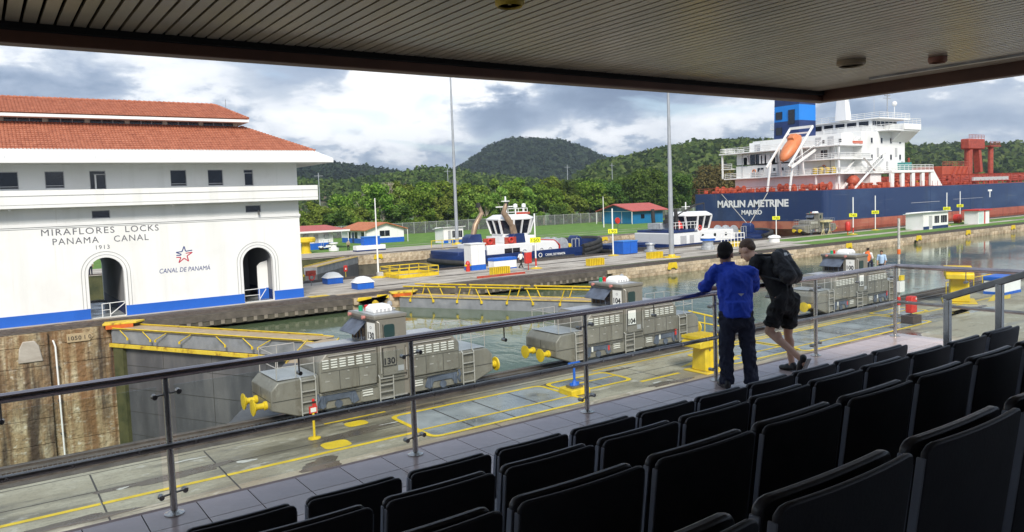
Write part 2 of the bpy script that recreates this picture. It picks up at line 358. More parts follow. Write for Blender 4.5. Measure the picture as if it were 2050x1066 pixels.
mat('puddle_grey', ramp=[(.32, (.14, .15, .155)), (.5, (.24, .26, .265)), (.68, (.33, .35, .35))], rough=.28, scale=.5, det=8, rr=.2, bump=.05)
mat('grass', ramp=[(.28, (.060, .130, .017)), (.5, (.105, .215, .025)), (.75, (.17, .26, .05))], rough=.9, scale=.35, det=10, bump=.5, bscale=12)
mat('grass_far', ramp=[(.28, (.055, .110, .020)), (.55, (.085, .165, .028)), (.8, (.17, .19, .075))], rough=.9, scale=.05, det=10)
mat('bark', (.20, .17, .13), .9, var=.35, scale=1.5, bump=.4)
mat('bark_pale', (.42, .37, .30), .9, var=.25, scale=1.5)
mat('pole_grey', (.36, .38, .41), .5, .2, var=.12, scale=1)
layered('ship_blue', [((.038, .072, .16), .12, (.5, 1, 1.2), 9, .50, .64, .7), ((.022, .040, .095), .5, (1.6, 1, .12), 9, .54, .66, .8), ((.11, .13, .17), .9, (.12, 1, 3.0), 9, .62, .70, .6), ((.16, .085, .055), .8, (2.0, 1, .10), 8, .66, .74, .6)], (.015, .036, .112), .42, .1, 2)
layered('ship_red', [((.48, .19, .115), .18, (.5, 1, 1.5), 10, .48, .62, .8), ((.22, .065, .045), .7, (1.8, 1, .2), 9, .52, .66, .8), ((.42, .34, .28), .9, (.15, 1, 2.6), 9, .62, .70, .55)], (.36, .10, .062), .6, .1, 2)
mat('ship_white', ramp=[(.28, (.66, .66, .64)), (.45, (.78, .78, .77)), (.75, (.82, .82, .81))], rough=.5, scale=.5, det=8, stretch=(1, 1, .3))
mat('ship_deck_red', (.40, .075, .035), .55, var=.25, scale=.7)
mat('ship_pipe_red', (.34, .060, .035), .55, var=.3, scale=1.5)
mat('funnel_blue', (.010, .20, .66), .4, var=.05)
mat('lifeboat_orange', (.62, .20, .075), .45, var=.12, scale=1)
mat('fender_black', (.028, .027, .026), .75, var=.4, scale=1.5, bump=.2)
mat('stack_brown', (.34, .24, .16), .4, .4, var=.35, scale=1.5)
mat('winch_silver', (.48, .50, .52), .4, .4, var=.25, scale=2)
mat('house_blue', (.012, .16, .36), .5, var=.12, scale=.8)
mat('teal', (.05, .25, .24), .5)
mat('skin_tan', (.36, .19, .12), .5, var=.08, scale=8)
mat('skin_fair', (.62, .37, .26), .5, var=.08, scale=8)
mat('hair_black', (.008, .006, .005), .95, var=.3, scale=60, bump=.3, bscale=150)
mat('hair_brown', (.085, .042, .020), .55, var=.3, scale=60, bump=.3, bscale=150)
mat('shirt_blue', (.006, .045, .44), .75, var=.12, scale=6, bump=.35, bscale=11)
mat('cloth_navy', (.010, .014, .035), .8, var=.15, scale=6, bump=.3, bscale=10)
mat('cloth_black', (.008, .008, .009), .8, var=.2, scale=6, bump=.3, bscale=10)
mat('pack_black', (.014, .014, .016), .6, var=.25, scale=9, bump=.3, bscale=30)
mat('shoe_black', (.012, .011, .012), .4, var=.2)
mat('sole_white', (.35, .33, .31), .6)
mat('cloth_white', (.74, .74, .72), .8, var=.08, scale=5)
mat('cloth_paleblue', (.38, .52, .70), .8, var=.08, scale=5)
mat('vest_orange', (.75, .14, .02), .7, var=.08)
mat('rope', (.45, .43, .38), .8)
mat('sign_yellow', (.78, .78, .015), .5, var=.04)
mat('lens_green', (.01, .28, .13), .3); mat('lens_red', (.60, .02, .02), .3)
glass('glass_clear', (.93, .96, .96)); glass('glass_cab', (.25, .34, .34))
wire_mesh_mat('chain_link', (.20, .21, .21), .30)
leaf_mat('leaf_green', (.066, .128, .018), (.145, .24, .036), (.26, .355, .064))
leaf_mat('leaf_yellow', (.090, .155, .026), (.175, .265, .046), (.29, .385, .08))
leaf_mat('leaf_dark', (.045, .085, .020), (.082, .150, .032), (.14, .22, .05))
leaf_mat('leaf_olive', (.07, .048, .022), (.12, .086, .035), (.17, .13, .055))
leaf_mat('leaf_hill', (.045, .072, .020), (.080, .120, .030), (.14, .175, .05), .1)
leaf_mat('leaf_hill_dark', (.022, .036, .022), (.034, .052, .028), (.052, .072, .036), .1)  # darker leaves: cloud shadow over the peak is put into the colour

# canal water: dark green body, small wind ripples
def water_mat():
    M = bpy.data.materials.new('canal_water'); M.use_nodes = True; nt = M.node_tree; N = nt.nodes; L = nt.links
    b = N['Principled BSDF']; b.inputs['Base Color'].default_value = (.085, .118, .062, 1); b.inputs['Roughness'].default_value = .06; b.inputs['IOR'].default_value = 1.33
    tc = N.new('ShaderNodeTexCoord'); mp = N.new('ShaderNodeMapping'); mp.inputs['Scale'].default_value = (1, .45, 1); L.new(tc.outputs['Object'], mp.inputs[0])
    a = N.new('ShaderNodeTexNoise'); a.inputs['Scale'].default_value = 1.3; a.inputs['Detail'].default_value = 4; a.inputs['Distortion'].default_value = .4; L.new(mp.outputs[0], a.inputs[0])
    c = N.new('ShaderNodeTexNoise'); c.inputs['Scale'].default_value = .12; c.inputs['Detail'].default_value = 4; L.new(tc.outputs['Object'], c.inputs[0])
    mr = N.new('ShaderNodeMapRange'); L.new(c.outputs[0], mr.inputs[0]); mr.inputs[1].default_value = .35; mr.inputs[2].default_value = .65; mr.inputs[3].default_value = .05; mr.inputs[4].default_value = .26
    bp = N.new('ShaderNodeBump'); bp.inputs['Distance'].default_value = .12; L.new(mr.outputs[0], bp.inputs['Strength']); L.new(a.outputs[0], bp.inputs['Height']); L.new(bp.outputs[0], b.inputs['Normal'])
    MATS['canal_water'] = M
water_mat()

# ------------------------------------------------------------------ ground, water, lock walls
YN, YC0, YC1, YF = 29.7, 62.6, 82.0, 115.0      # near wall edge, centre wall edges, far wall edge
WL = -1.2                                       # high water
g = MB()
g.box(-400, 6000, YF+3, 9000, -3, 0)
g.build('ground', 'grass_far', kind='structure')
MB().box(-60, 420, -60, YN-3.2, -2, 0).build('lock_deck', 'concrete_deck', kind='structure')
MB().add([(8.4, YN, WL), (17.45, 46.15, WL), (8.4, YC0+3, WL), (420, YC0+3, WL), (420, YN-1, WL), (8.4, YN-1, WL)], [(0, 1, 2, 3, 4, 5)]).build('lock_water', 'canal_water', kind='structure')
MB().add([(-60, YN-1, -9), (30, YN-1, -9), (30, YC0+4, -9), (-60, YC0+4, -9)], [(0, 1, 2, 3)]).build('lower_basin_water', 'canal_water', kind='structure')
MB().add([(-60, YC1-1, -4.2), (420, YC1-1, -4.2), (420, YF+2, -4.2), (-60, YF+2, -4.2)], [(0, 1, 2, 3)]).build('far_lane_water', 'canal_water', kind='structure')

nw = thing('lock_wall', 'near concrete lock wall carrying the towing track below the terrace', 'wall')
MB().box(-60, 420, YN-3.2, YN-.36, -14, 0).build('wall_body', 'concrete_deck', nw)
MB().box(-60, 420, YN-.36, YN+.06, -14, 0.0).build('coping', 'asphalt_dark', nw)

cw = thing('centre_wall', 'long concrete centre wall between the two lock lanes', 'wall')
MB().box(-60, 420, YC0+4.2, YC1, -14, 0).build('wall_body', 'concrete_pale', cw)
# lane face: solid piers between the gate recesses
PIERS = [(-60, 8.0), (26.5, 31.2), (56.2, 420)]
for i, (a, b) in enumerate(PIERS):
    MB().box(a, b, YC0+.3, YC0+4.2, -14, -.02).build('pier', ['wall_stained', 'wall_stone', 'wall_algae'][i], cw)
for a, b in ((8.0, 26.5), (31.2, 56.2)):     # slab that carries the track across a recess, on brackets
    MB().box(a, b, YC0, YC0+4.2, -.55, -.02).build('recess_slab', 'track_bed', cw)
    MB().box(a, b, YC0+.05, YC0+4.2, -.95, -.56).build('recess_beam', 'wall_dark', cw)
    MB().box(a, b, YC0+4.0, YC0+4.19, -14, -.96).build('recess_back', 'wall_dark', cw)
    br = MB().box(-.14, .14, -.04, .5, -.85, -.54).mesh('bracket'); br.materials.append(MATS['track_bed'] if False else mat('bracket_grey', (.22, .19, .15), .8, var=.2))
    x = a+.7
    while x < b: put('bracket', br, None, cw, loc=(x, YC0, -.02)); x += .85
# stained concrete lifts of the exposed lower chamber wall
rz = random.Random(4)
lifts = [(-.9, -.05), (-2.35, -.93), (-4.15, -2.38), (-6.05, -4.18), (-7.9, -6.08), (-9.8, -7.93)]
for z0, z1 in lifts:
    xs = [-40, -16.3, -8.1, -.6, 3.6] if z0 < -1 else [-40, -12, -3, 3.6]
    for a, b in zip(xs, xs[1:]):
        MB().box(a+.012, b-.012, YC0+rz.uniform(.0, .05), YC0+.29, z0, z1).build('concrete_panel', 'wall_stained', cw, bevel=.02)
    MB().box(4.45, 7.95, YC0+rz.uniform(.0, .05), YC0+.29, z0, z1).build('concrete_panel', 'wall_stained', cw, bevel=.02)
# courses of the upper lane face, block by block
def blocks(par, y, x0, x1, zs, w, name='stone_block', flip=1, seed=1, m='wall_stone'):
    r = random.Random(seed); pool = {}
    for k, (z0, z1) in enumerate(zs):
        x = x0+(k % 2)*w*.5
        while x < x1:
            ww = w*r.choice((.8, 1, 1, 1.25)); key = (round(ww, 2), k)
            if key not in pool:
                me = MB().box(0.015, ww-.015, 0, .32, z0+.012, z1-.012).mesh('stone_block'); me.materials.append(MATS[m]); pool[key] = me
            put(name, pool[key], None, par, loc=(x, y-r.uniform(.0, .07)*flip, 0)); x += ww
blocks(cw, YC0, 56.3, 120, [(-.42, -.02), (-.82, -.42), (-1.3, -.82)], 1.5, seed=2)
blocks(cw, YC0, 120.5, 230, [(-.62, -.02), (-1.3, -.62)], 3.2, seed=3)
blocks(cw, YC0, 26.6, 31.1, [(-.6, -.02), (-1.1, -.6), (-1.7, -1.1)], .9, seed=5)
# wall fittings
t = thing('drain_pipe', 'thin white pipe running down the stained lower chamber wall', 'pipe', (4.03, YC0, 0))
MB().tube([(-.12, .30, -.7), (-.1, .05, -.75), (-.02, -.02, -1.1), (.05, -.02, -9.6), (-.1, 0, -10.1), (-.4, .1, -10.25)], .06, 8).build('pipe', 'paint_white', t, smooth=40)
for z in (-2.6, -5, -7.4): MB().box(-.13, .16, .0, .3, z, z+.08).build('clamp', 'steel_dark', t)
t = thing('wall_marker', 'painted marker board reading 1050 near the top of the stained wall', 'sign', (0, YC0-.06, 0))
a_ = ony(132, 660, YC0); b_ = ony(186, 664, YC0)
MB().prism([(a_.x, -.92), (b_.x-.25, -.92), (b_.x, -.62), (b_.x-.25, -.32), (a_.x, -.32)], 'y', 0, .06).build('board', mat('board_tan', (.42, .32, .19), .8, var=.2), t)
text('lettering', '1050 I 0', .42, ((a_.x+b_.x)/2-.05, -.012, -.78), (PI/2, 0, 0), 'letter_black', t, ext=.008, space=1.1)
tag(MB().lathe([(.0, 0), (.42, 0), (.5, .05), (.5, .3), (.0, .3)], (0, 0, 0), 14, 'y').build('wall_niche', 'wall_dark', loc=(.8, YC0-.02, -9.9)), 'small dark drain hole low in the stained chamber wall', 'drain')
st = MB(); st.prism([(-.75, 0), (.75, 0), (.55, 1.1), (.3, 1.5), (-.4, 1.5), (-.65, 1.0)], 'y', -.02, .3)
tag(st.build('wall_patch', 'concrete_pale', loc=(ony(60, 700, YC0).x, YC0-.03, -2.0), bevel=.06), 'pale rough concrete patch on the stained wall left of the marker', 'patch')

fw = thing('far_wall', 'far lock wall of weathered stone beyond the tugs', 'wall')
MB().box(-60, 420, YF+.3, YF+14, -14, -.01).build('wall_body', 'wall_algae', fw)
MB().box(-60, 420, YF+.2, YF+14, -.008, .03).build('wall_top', 'concrete_pale', fw)
blocks(fw, YF, 48.5, 128, [(-.75, -.02), (-1.5, -.75)], 2.4, seed=7)
MB().box(48.5, 420, YF+.05, YF+.3, -5, -1.5).build('algae_band', 'wall_dark', fw)

# towing tracks: two rails and the rack between them
def track(label, y, x0=-60, x1=400):
    t = thing('towing_track', label, 'track', (0, y, 0), group='towing tracks along the lock walls')
    MB().box(x0, x1, -1.25, 1.25, .002, .012).build('track_bed', 'track_bed', t)
    for s in (-.76, .76): MB().box(x0, x1, s-.05, s+.05, .0, .09).build('rail', 'steel_rail', t)
    MB().box(x0, x1, -.17, -.10, .0, .10).box(x0, x1, .10, .17, 0, .10).box(x0, x1, -.1, .1, 0, .03).build('rack', 'steel_rail', t)
    if y < 40:
        me = MB().box(-.02, .02, -.095, .095, .03, .09).mesh('rack_tooth'); me.materials.append(MATS['steel_rail'])
        for k in range(150): put('rack_tooth', me, None, t, loc=(-2+k*.14, 0, 0))
    return t
track('towing track on the near wall under the grey locomotives', 28.5)
track('towing track in front of the white control house', YC0+1.55)
track('towing track on the far side of the centre wall, below the ship', YC1-1.6)
track('towing track along the far lock wall beside the small houses', YF+1.6)

# paint, hatches and joints on the near deck
def sheet(name, pts, m, z, **k):
    return MB().add([(x, y, z) for x, y in pts], [tuple(range(len(pts)))]).build(name, m, **k)
def rrect(x0, x1, y0, y1, r):
    out = []
    for cx, cy, a in ((x1-r, y1-r, 0), (x0+r, y1-r, 90), (x0+r, y0+r, 180), (x1-r, y0+r, 270)):
        for k in range(5): out.append((cx+r*math.cos(rad(a+k*22.5)), cy+r*math.sin(rad(a+k*22.5))))
    return out
def ring(name, p_out, p_in, m, z, **k):
    n = len(p_out); vs = [(x, y, z) for x, y in p_out]+[(x, y, z) for x, y in p_in]
    return MB().add(vs, [(i, (i+1) % n, n+(i+1) % n, n+i) for i in range(n)]).build(name, m, **k)
xs = [-6, 2.35, 5.75, 19.3]
for a, b in zip(xs, xs[1:]): sheet('yellow_line', [(a+.03, 23.85), (b-.03, 23.85), (b-.03, 24.05), (a+.03, 24.05)], 'paint_yellow', .008, kind='structure')
sheet('yellow_line', [(23.2, 23.75), (25.6, 23.75), (25.6, 23.95), (23.2, 23.95)], 'paint_yellow', .008, kind='structure')
for a, b, y in ((31, 42, 23.9), (48, 60, 24.6), (33, 44, 26.6), (23, 34.5, 26.75)): sheet('yellow_line', [(a, y), (b, y), (b, y+.16), (a, y+.16)], 'paint_yellow_worn', .008, kind='structure')
for x0, x1, y0, y1 in ((9.05, 10.0, 24.15, 24.95), (10.65, 11.5, 26.1, 26.75)): sheet('yellow_patch', rrect(x0, x1, y0, y1, .22), 'paint_yellow', .0085, kind='structure')
for x0, x1, y0, y1 in ((12.35, 19.6, 22.9, 26.4), (19.75, 23.3, 24.3, 26.4), (28.6, 34, 23.2, 26.3), (33.5, 46.0, 22.6, 26.4), (46.3, 50, 24.8, 27.0)):
    sheet('hatch_cover', rrect(x0+.1, x1-.1, y0+.1, y1-.1, .3), 'puddle_grey', .012, kind='structure')
    ring('hatch_border', rrect(x0, x1, y0, y1, .4), rrect(x0+.18, x1-.18, y0+.18, y1-.18, .3), 'paint_yellow', .018, kind='structure')
    n = max(2, int((x1-x0)/1.75))
    for k in range(1, n):
        x = x0+(x1-x0)*k/n; sheet('hatch_joint', [(x-.03, y0+.2), (x+.03, y0+.2), (x+.03, y1-.2), (x-.03, y1-.2)], 'asphalt_dark', .0165, kind='structure')
    sheet('hatch_line', [(x0+.2, y0+1.05), (x1-.2, y0+1.05), (x1-.2, y0+1.2), (x0+.2, y0+1.2)], 'paint_yellow_worn', .022, kind='structure')
for x in (-3.5, 2.35, 5.75, 14.9, 24.5, 37): sheet('deck_joint', [(x, 15), (x+.05, 15), (x+.05, 26.9), (x, 26.9)], 'asphalt_dark', .004, kind='structure')
for y in (25.1, 26.95): sheet('deck_joint', [(-6, y), (60, y), (60, y+.05), (-6, y+.05)], 'asphalt_dark', .0035, kind='structure')
mat('wet_brown', ramp=[(.3, (.07, .055, .04)), (.7, (.14, .115, .085))], rough=.3, scale=1.2, rr=.2)
def blob(x, y, rx, ry, seed, m, z, name='stain'):
    r = random.Random(seed); n = 26; ph = [r.uniform(0, 6.28) for _ in range(4)]
    pts = []
    for k in range(n):
        t_ = 2*PI*k/n; q = 1+.22*math.sin(2*t_+ph[0])+.18*math.sin(3*t_+ph[1])+.12*math.sin(5*t_+ph[2])+.08*math.sin(9*t_+ph[3])
        pts.append((x+rx*q*math.cos(t_), y+ry*q*math.sin(t_)))
    sheet(name, pts, m, z, kind='structure')
for i, (x, y, rx, ry) in enumerate([(8.4, 22.9, .75, .55), (4.4, 25.0, 1.6, .35), (10.6, 25.4, 1.5, .35), (1.5, 23.0, 1.3, .3), (22.0, 26.2, 2.2, .25), (30, 24.6, 2.6, .5), (40, 21.8, 3, .7), (50, 23.4, 3.5, .5), (13, 26.8, 1.8, .18), (24, 22.9, 1.2, .25)]):
    blob(x, y, rx, ry, i, 'wet_brown', .0055, 'wet_stain')
blob(51.5, 23.0, 2.6, .55, 33, 'puddle_grey', .0055, 'puddle')
mat('chip_pale', (.50, .49, .44), .8, var=.12, scale=4)
for i, (x, y, rx, ry) in enumerate([(6.6, 24.9, .3, .13), (5.1, 26.3, .5, .08), (3.0, 24.9, .16, .08), (12.2, 25.6, .6, .04), (23.6, 23.3, .3, .06), (7.3, 26.6, .5, .03)]): blob(x, y, rx, ry, 50+i, 'chip_pale', .0062, 'concrete_scar')
# white curb blocks and painted edge beside the near track
for k in range(9): sheet('edge_mark', [(6.6+k*.22, 29.35), (6.74+k*.22, 29.35), (6.74+k*.22, 29.5), (6.6+k*.22, 29.5)], 'chip_pale', .02, kind='structure')
sheet('orange_edge', [(9.2, 29.25), (11.4, 29.25), (11.4, 29.6), (9.2, 29.6)], 'paint_orange', .02, kind='structure')
sheet('orange_edge', [(10.1, 27.05), (12.6, 27.05), (12.6, 27.2), (10.1, 27.2)], 'paint_yellow_worn', .02, kind='structure')
# ------------------------------------------------------------------ grandstand: terrace, steps, roof
TZ = 5.8
tf = MB().box(-8, 11.62, -10, 6.36, 5.45, TZ-.012).build('terrace_floor', 'grout', kind='structure')
MB().box(-8, 11.4, -10, 5.6, 0, 5.45).build('terrace_base', 'wall_grey', kind='structure')
te = MB().box(.004, .396, .004, .396, -.011, 0).mesh('tile'); te.materials.append(MATS['tile_mauve'])
for i in range(31):
    for j in range(5):
        put('tile', te, None, tf, loc=(-.72+i*.4, 5.94-j*.4, TZ))
for i in range(11):
    for j in range(5, 10): put('tile', te, None, tf, loc=(7.28+i*.4, 5.94-j*.4, TZ))
MB().box(-8, 11.62, 6.345, 6.40, 5.5, TZ-.004).build('edge_trim', mat('edge_pink', (.30, .21, .18), .7, var=.2), tf)
MB().box(11.75, 26, -6, 5.25, 4.9, 5.45).build('side_terrace', mat('blue_grey_floor', (.16, .20, .25), .2, var=.2, scale=.6), kind='structure')  # low slab in bluish grey, fairly smooth
ROWS = [(3.70, 0.), (2.785, .28), (1.87, .56), (.98, .83), (.05, 1.12)]      # back-rest line and floor height of each row
for k, (y, dz) in enumerate(ROWS[1:], 1):
    MB().box(-8, 7.12, -10 if k == 4 else ROWS[k+1][0]+.37, y+.37, TZ-.01, TZ+dz).build('seating_step', 'step_dark', kind='structure')

# seats -------------------------------------------------------------
def panel(w, z0, z1, y_lean, t, bulge, corner, nx=18, nz=5):
    """a curved padded panel: grid front and back; y = lean*z + bulge across the width."""
    vs = []; fs = []
    for side in (0, 1):
        for j in range(nz+1):
            for i in range(nx+1):
                u = math.sin((-1+2*i/nx)*PI/2)*.55+(-1+2*i/nx)*.45; zt = z1-.024*corner*max(0, (abs(u)-.88)/.12)**2.2
                z = z0+(zt-z0)*j/nz; x = u*w/2*(1-.03*(1-j/nz))
                y = -(z-z0)*y_lean-bulge*(1-u*u)+(t*(.72+.28*(1-j/nz)) if side else 0)
                vs.append((x, y, z))
    n = (nx+1)*(nz+1)
    for j in range(nz):
        for i in range(nx):
            a = j*(nx+1)+i; fs.append((a, a+1, a+nx+2, a+nx+1)); fs.append((n+a, n+a+nx+1, n+a+nx+2, n+a+1))
    for j in range(nz):
        a = j*(nx+1); b = a+nx+1; fs.append((a, b, n+b, n+a)); a += nx; b += nx; fs.append((a, n+a, n+b, b))
    for i in range(nx):
        fs.append((i, n+i, n+i+1, i+1)); a = nz*(nx+1)+i; fs.append((a, a+1, n+a+1, n+a))
    return MB().add(vs, fs)
seat0 = thing('grandstand_seat', 'seat', 'seat')
panel(.515, .30, .85, .13, .024, .016, .9).build('back_shell', 'seat_shell', seat0, bevel=.006)
c_ = panel(.495, .36, .846, .13, .038, .010, .9); c_.v = [(x, y+.040, z) for x, y, z in c_.v]; c_.build('back_cushion', 'seat_vinyl', seat0, bevel=.008)
for s in (-1, 1):
    MB().prism([(-.008, .36), (.014, .36), (-.044, .815), (-.066, .815)], 'x', s*.2535, s*.2595).build('shell_edge', 'seat_edge', seat0, bevel=.002)
    MB().prism([(.038, .40), (.070, .40), (.008, .81), (-.018, .81)], 'x', s*.2435, s*.2505).build('cushion_edge', 'seat_edge', seat0, bevel=.002)
MB().box(-.25, .25, .10, .50, .40, .475).build('seat_cushion', 'seat_vinyl', seat0, bevel=.03)
MB().box(-.03, .03, .04, .34, .0, .40).build('leg', 'steel_dark', seat0, bevel=.005)
MB().box(-.12, .12, .0, .38, .0, .012).build('foot_plate', 'steel_dark', seat0)
RNAME = ['front row by the railing', 'second row from the railing', 'third row from the railing', 'fourth row, nearest the camera']
first = True
for k, (y, dz) in enumerate(ROWS[:4]):
    x = 6.655; i = 0
    while x > (-.3, .4, .4, .5)[k]:
        lab = f'dark padded seat, {ordn(i)} from the aisle end of the {RNAME[k]}'
        if first: seat0.location = (x, y, TZ); seat0['label'] = lab; seat0['group'] = 'grandstand seats in rows'; first = False
        else: dup(seat0, (x, y, TZ+dz), 0, lab)
        x -= .572; i += 1

# railing with glass ------------------------------------------------
RY = 6.2
rl = thing('railing', 'steel railing with dark handrail and clear glass along the terrace edge', 'railing', (0, RY, TZ))
XP = [-.98, 1.09, 3.16, 5.23, 7.30, 9.37, 11.42]
def post(x, y, par, h=1.05):
    p = MB().tube([(x, y, 0), (x, y, h)], .026, 12).build('post', 'steel_brushed', par, smooth=40)
    MB().lathe([(.075, 0), (.075, .008), (.05, .016), (.03, .03)], (x, y, 0), 16).build('base_flange', 'steel_brushed', p, smooth=40)
    return p
for i, x in enumerate(XP):
    p = post(x, 0, rl)
    for z in (.16, .93):
        c = MB()
        if i < len(XP)-1: c.tube([(x, 0, z), (x+.11, 0, z+.012)], .008, 6).lathe([(.02, -.03), (.02, .03)], (x+.085, 0, z+.01), 10, 'y')
        c.tube([(x, 0, z), (x-.11, 0, z-.012)], .008, 6).lathe([(.02, -.03), (.02, .03)], (x-.085, 0, z-.01), 10, 'y')
        c.build('glass_clamp', 'steel_dark', p, smooth=40)
MB().tube([(-2, 0, 1.08), (11.42, 0, 1.08)], .036, 14).build('handrail', 'handrail_wood', rl, smooth=40)
mid = MB().tube([(-2, -.045, .54), (11.42, -.045, .54)], .024, 12).build('mid_rail', 'steel_dark', rl, smooth=40)
for x in XP[:-1]:
    for f in (.18, .62, 1.03, 1.42, 1.85): MB().lathe([(.013, -.028), (.013, 0)], (x+f, -.045, .54), 8, 'y').build('bolt', 'steel_brushed', mid)
    MB().tube([(x+1.03, .0, 1.05), (x+1.03, .0, .93)], .007, 6).lathe([(.018, -.03), (.018, .03)], (x+1.03, .0, .925), 10, 'y').build('glass_hanger', 'steel_dark', rl, smooth=40)
    MB().box(x+.06, x+2.01, .030, .040, .10, .985).build('glass_pane', 'glass_clear', rl)
rs = thing('railing', 'shorter steel railing turning the terrace corner towards the stand', 'railing', (11.42, RY, TZ))
MB().tube([(0, -.04, 1.08), (0, -8, 1.08)], .036, 14).build('handrail', 'handrail_wood', rs, smooth=40)
MB().tube([(-.04, -.06, .54), (-.04, -8, .54)], .024, 12).build('mid_rail', 'steel_dark', rs, smooth=40)
for y in (-2.05, -4.1, -6.15): post(0, y, rs)
for y in (-1.02, -3.07):
    MB().tube([(0, y, 1.05), (0, y, .9)], .007, 6).lathe([(.018, -.04), (.018, .04)], (0, y, .9), 10, 'x').build('glass_hanger', 'steel_dark', rs)
    MB().box(.030, .040, y-.97, y+.97, .10, .985).build('glass_pane', 'glass_clear', rs)
ra = thing('stair_rail', 'sloping square steel handrail at the end of the seat rows', 'railing', (7.3, 0, TZ))
MB().beam((0, 3.50, 1.245), (0, -1, 3.0), .05, .06).build('handrail', 'steel_dark', ra, bevel=.008)
for y in (3.47, 3.03, 2.2):
    MB().box(-.028, .028, y-.028, y+.028, 0, 1.24+(3.47-y)*.39).build('post', 'steel_brushed', ra, bevel=.006)
MB().beam((0, 3.47, .62), (0, -1, 2.36), .03, .03).build('mid_rail', 'steel_dark', ra)

# roof with slatted soffit -------------------------------------------
RZ, RX, RF = 9.09, 7.65, 5.0
rf = thing('stand_roof', 'flat roof over the grandstand with narrow dark slats underneath', 'roof', (0, 0, RZ))
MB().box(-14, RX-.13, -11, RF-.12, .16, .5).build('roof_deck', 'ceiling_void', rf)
sl = MB().box(.004, .0655, -6, RF-.17, .035, .055).mesh('slat'); sl.materials.append(MATS['ceiling_slat'])
for k in range(126):
    x = -1.9+k*.0776
    if x < RX-.25: put('slat', sl, None, rf, loc=(x, 0, 0))
MB().box(-14, -1.9, -11, RF-.17, .035, .055).build('soffit_board', 'ceiling_slat', rf)
MB().box(-14, RX, RF-.12, RF, -.065, .6).build('front_fascia', 'fascia_brown', rf, bevel=.01)
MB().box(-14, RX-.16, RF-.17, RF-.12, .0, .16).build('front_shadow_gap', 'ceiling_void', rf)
MB().box(RX-.13, RX, -11, RF-.12, -.065, .6).build('side_fascia', 'fascia_brown', rf, bevel=.01)
MB().box(7.0, 7.055, -6, 4.05, .018, .034).build('cable_channel', 'steel_dark', rf)  # dark strip standing in for the shade of a recessed ceiling gap
def disc_lamp(px, py, r, label, m='lamp_ring'):
    p = onz(px, py, RZ+.035); t = thing('ceiling_lamp', label, 'lamp', (p.x, p.y, RZ+.034), group='lamps in the slatted ceiling')
    MB().lathe([(r, 0), (r, -.03), (r*.85, -.045), (r*.8, -.03), (.01, -.028)], (0, 0, 0), 24).build('ring', m, t, smooth=40)
    MB().lathe([(r*.78, -.028), (.01, -.028), (.01, -.034), (r*.78, -.034)], (0, 0, 0), 20).build('lens', m, t)
disc_lamp(1704, 122, .11, 'round tan lamp in the slatted ceiling near the roof corner')
disc_lamp(1877, 115, .07, 'smaller reddish lamp in the slatted ceiling at the right', mat('lamp_red', (.34, .13, .08), .5))
disc_lamp(1020, -4, .075, 'yellowish lamp in the ceiling cut by the top edge of the picture', mat('lamp_yellow', (.75, .52, .06), .5))
bw = thing('unseen_light_block', 'unseen dark wall added behind the seats to keep the stand dark', 'wall', (0, -10.6, TZ))  # added out of view to keep light off the seat backs
MB().box(-8, 7.4, -.2, 0, -.3, 3.4).build('wall', 'step_dark', bw)

# ------------------------------------------------------------------ control house
BY = 67.5
bh = thing('control_house', 'white control house with red tiled double roof and blue base band', 'building', (0, 0, 0))
def holed_wall(outer, holes, y0, y1, name, m, par):
    bm = bmesh.new()
    for lp in [outer]+holes:
        vs = [bm.verts.new((x, y0, z)) for x, z in lp]
        for i in range(len(vs)): bm.edges.new((vs[i], vs[(i+1) % len(vs)]))
    bmesh.ops.triangle_fill(bm, use_beauty=True, edges=bm.edges[:])
    ex = bmesh.ops.extrude_face_region(bm, geom=bm.faces[:])
    for v in ex['geom']:
        if isinstance(v, bmesh.types.BMVert): v.co.y = y1
    bmesh.ops.recalc_face_normals(bm, faces=bm.faces)
    me = bpy.data.meshes.new(name); bm.to_mesh(me); bm.free()
    return put(name, me, m, par)
def arch(xc, w, zs, n=14, z0=.01):
    r = w/2
    return [(xc-r, z0), (xc+r, z0)]+[(xc+r*math.cos(PI*k/n), zs+r*math.sin(PI*k/n)) for k in range(n+1)]
A1, A2 = arch(8.13, 2.5, 3.48), arch(19.95, 2.6, 3.45)
WIN = [(-2.0, -.8, 10.17, 11.47), (1.6, 2.82, 10.17, 11.47), (4.5, 5.77, 10.2, 11.48), (13.3, 14.55, 10.19, 11.52), (16.23, 17.47, 10.18, 11.52)]
SM = [(7.43, 8.71, 7.8, 8.42), (19.17, 20.5, 7.8, 8.42), (-4.2, -3, 7.8, 8.42)]
NAR = [(7.47, 8.6, 10.05, 11.5), (19.2, 20.0, 10.12, 11.5)]
holes = [A1, A2]+[[(a, c), (b, c), (b, d), (a, d)] for a, b, c, d in WIN+SM+NAR]
holed_wall([(-22, 0), (A1[0][0]-.001, 0), (23.87, 0), (23.87, 12.3), (-22, 12.3)], holes, BY, BY+.45, 'front_wall', 'wall_white', bh)
MB().box(-22, 23.87, 80.5, 80.8, 0, 12.3).build('rear_wall', 'wall_white', bh) if False else None
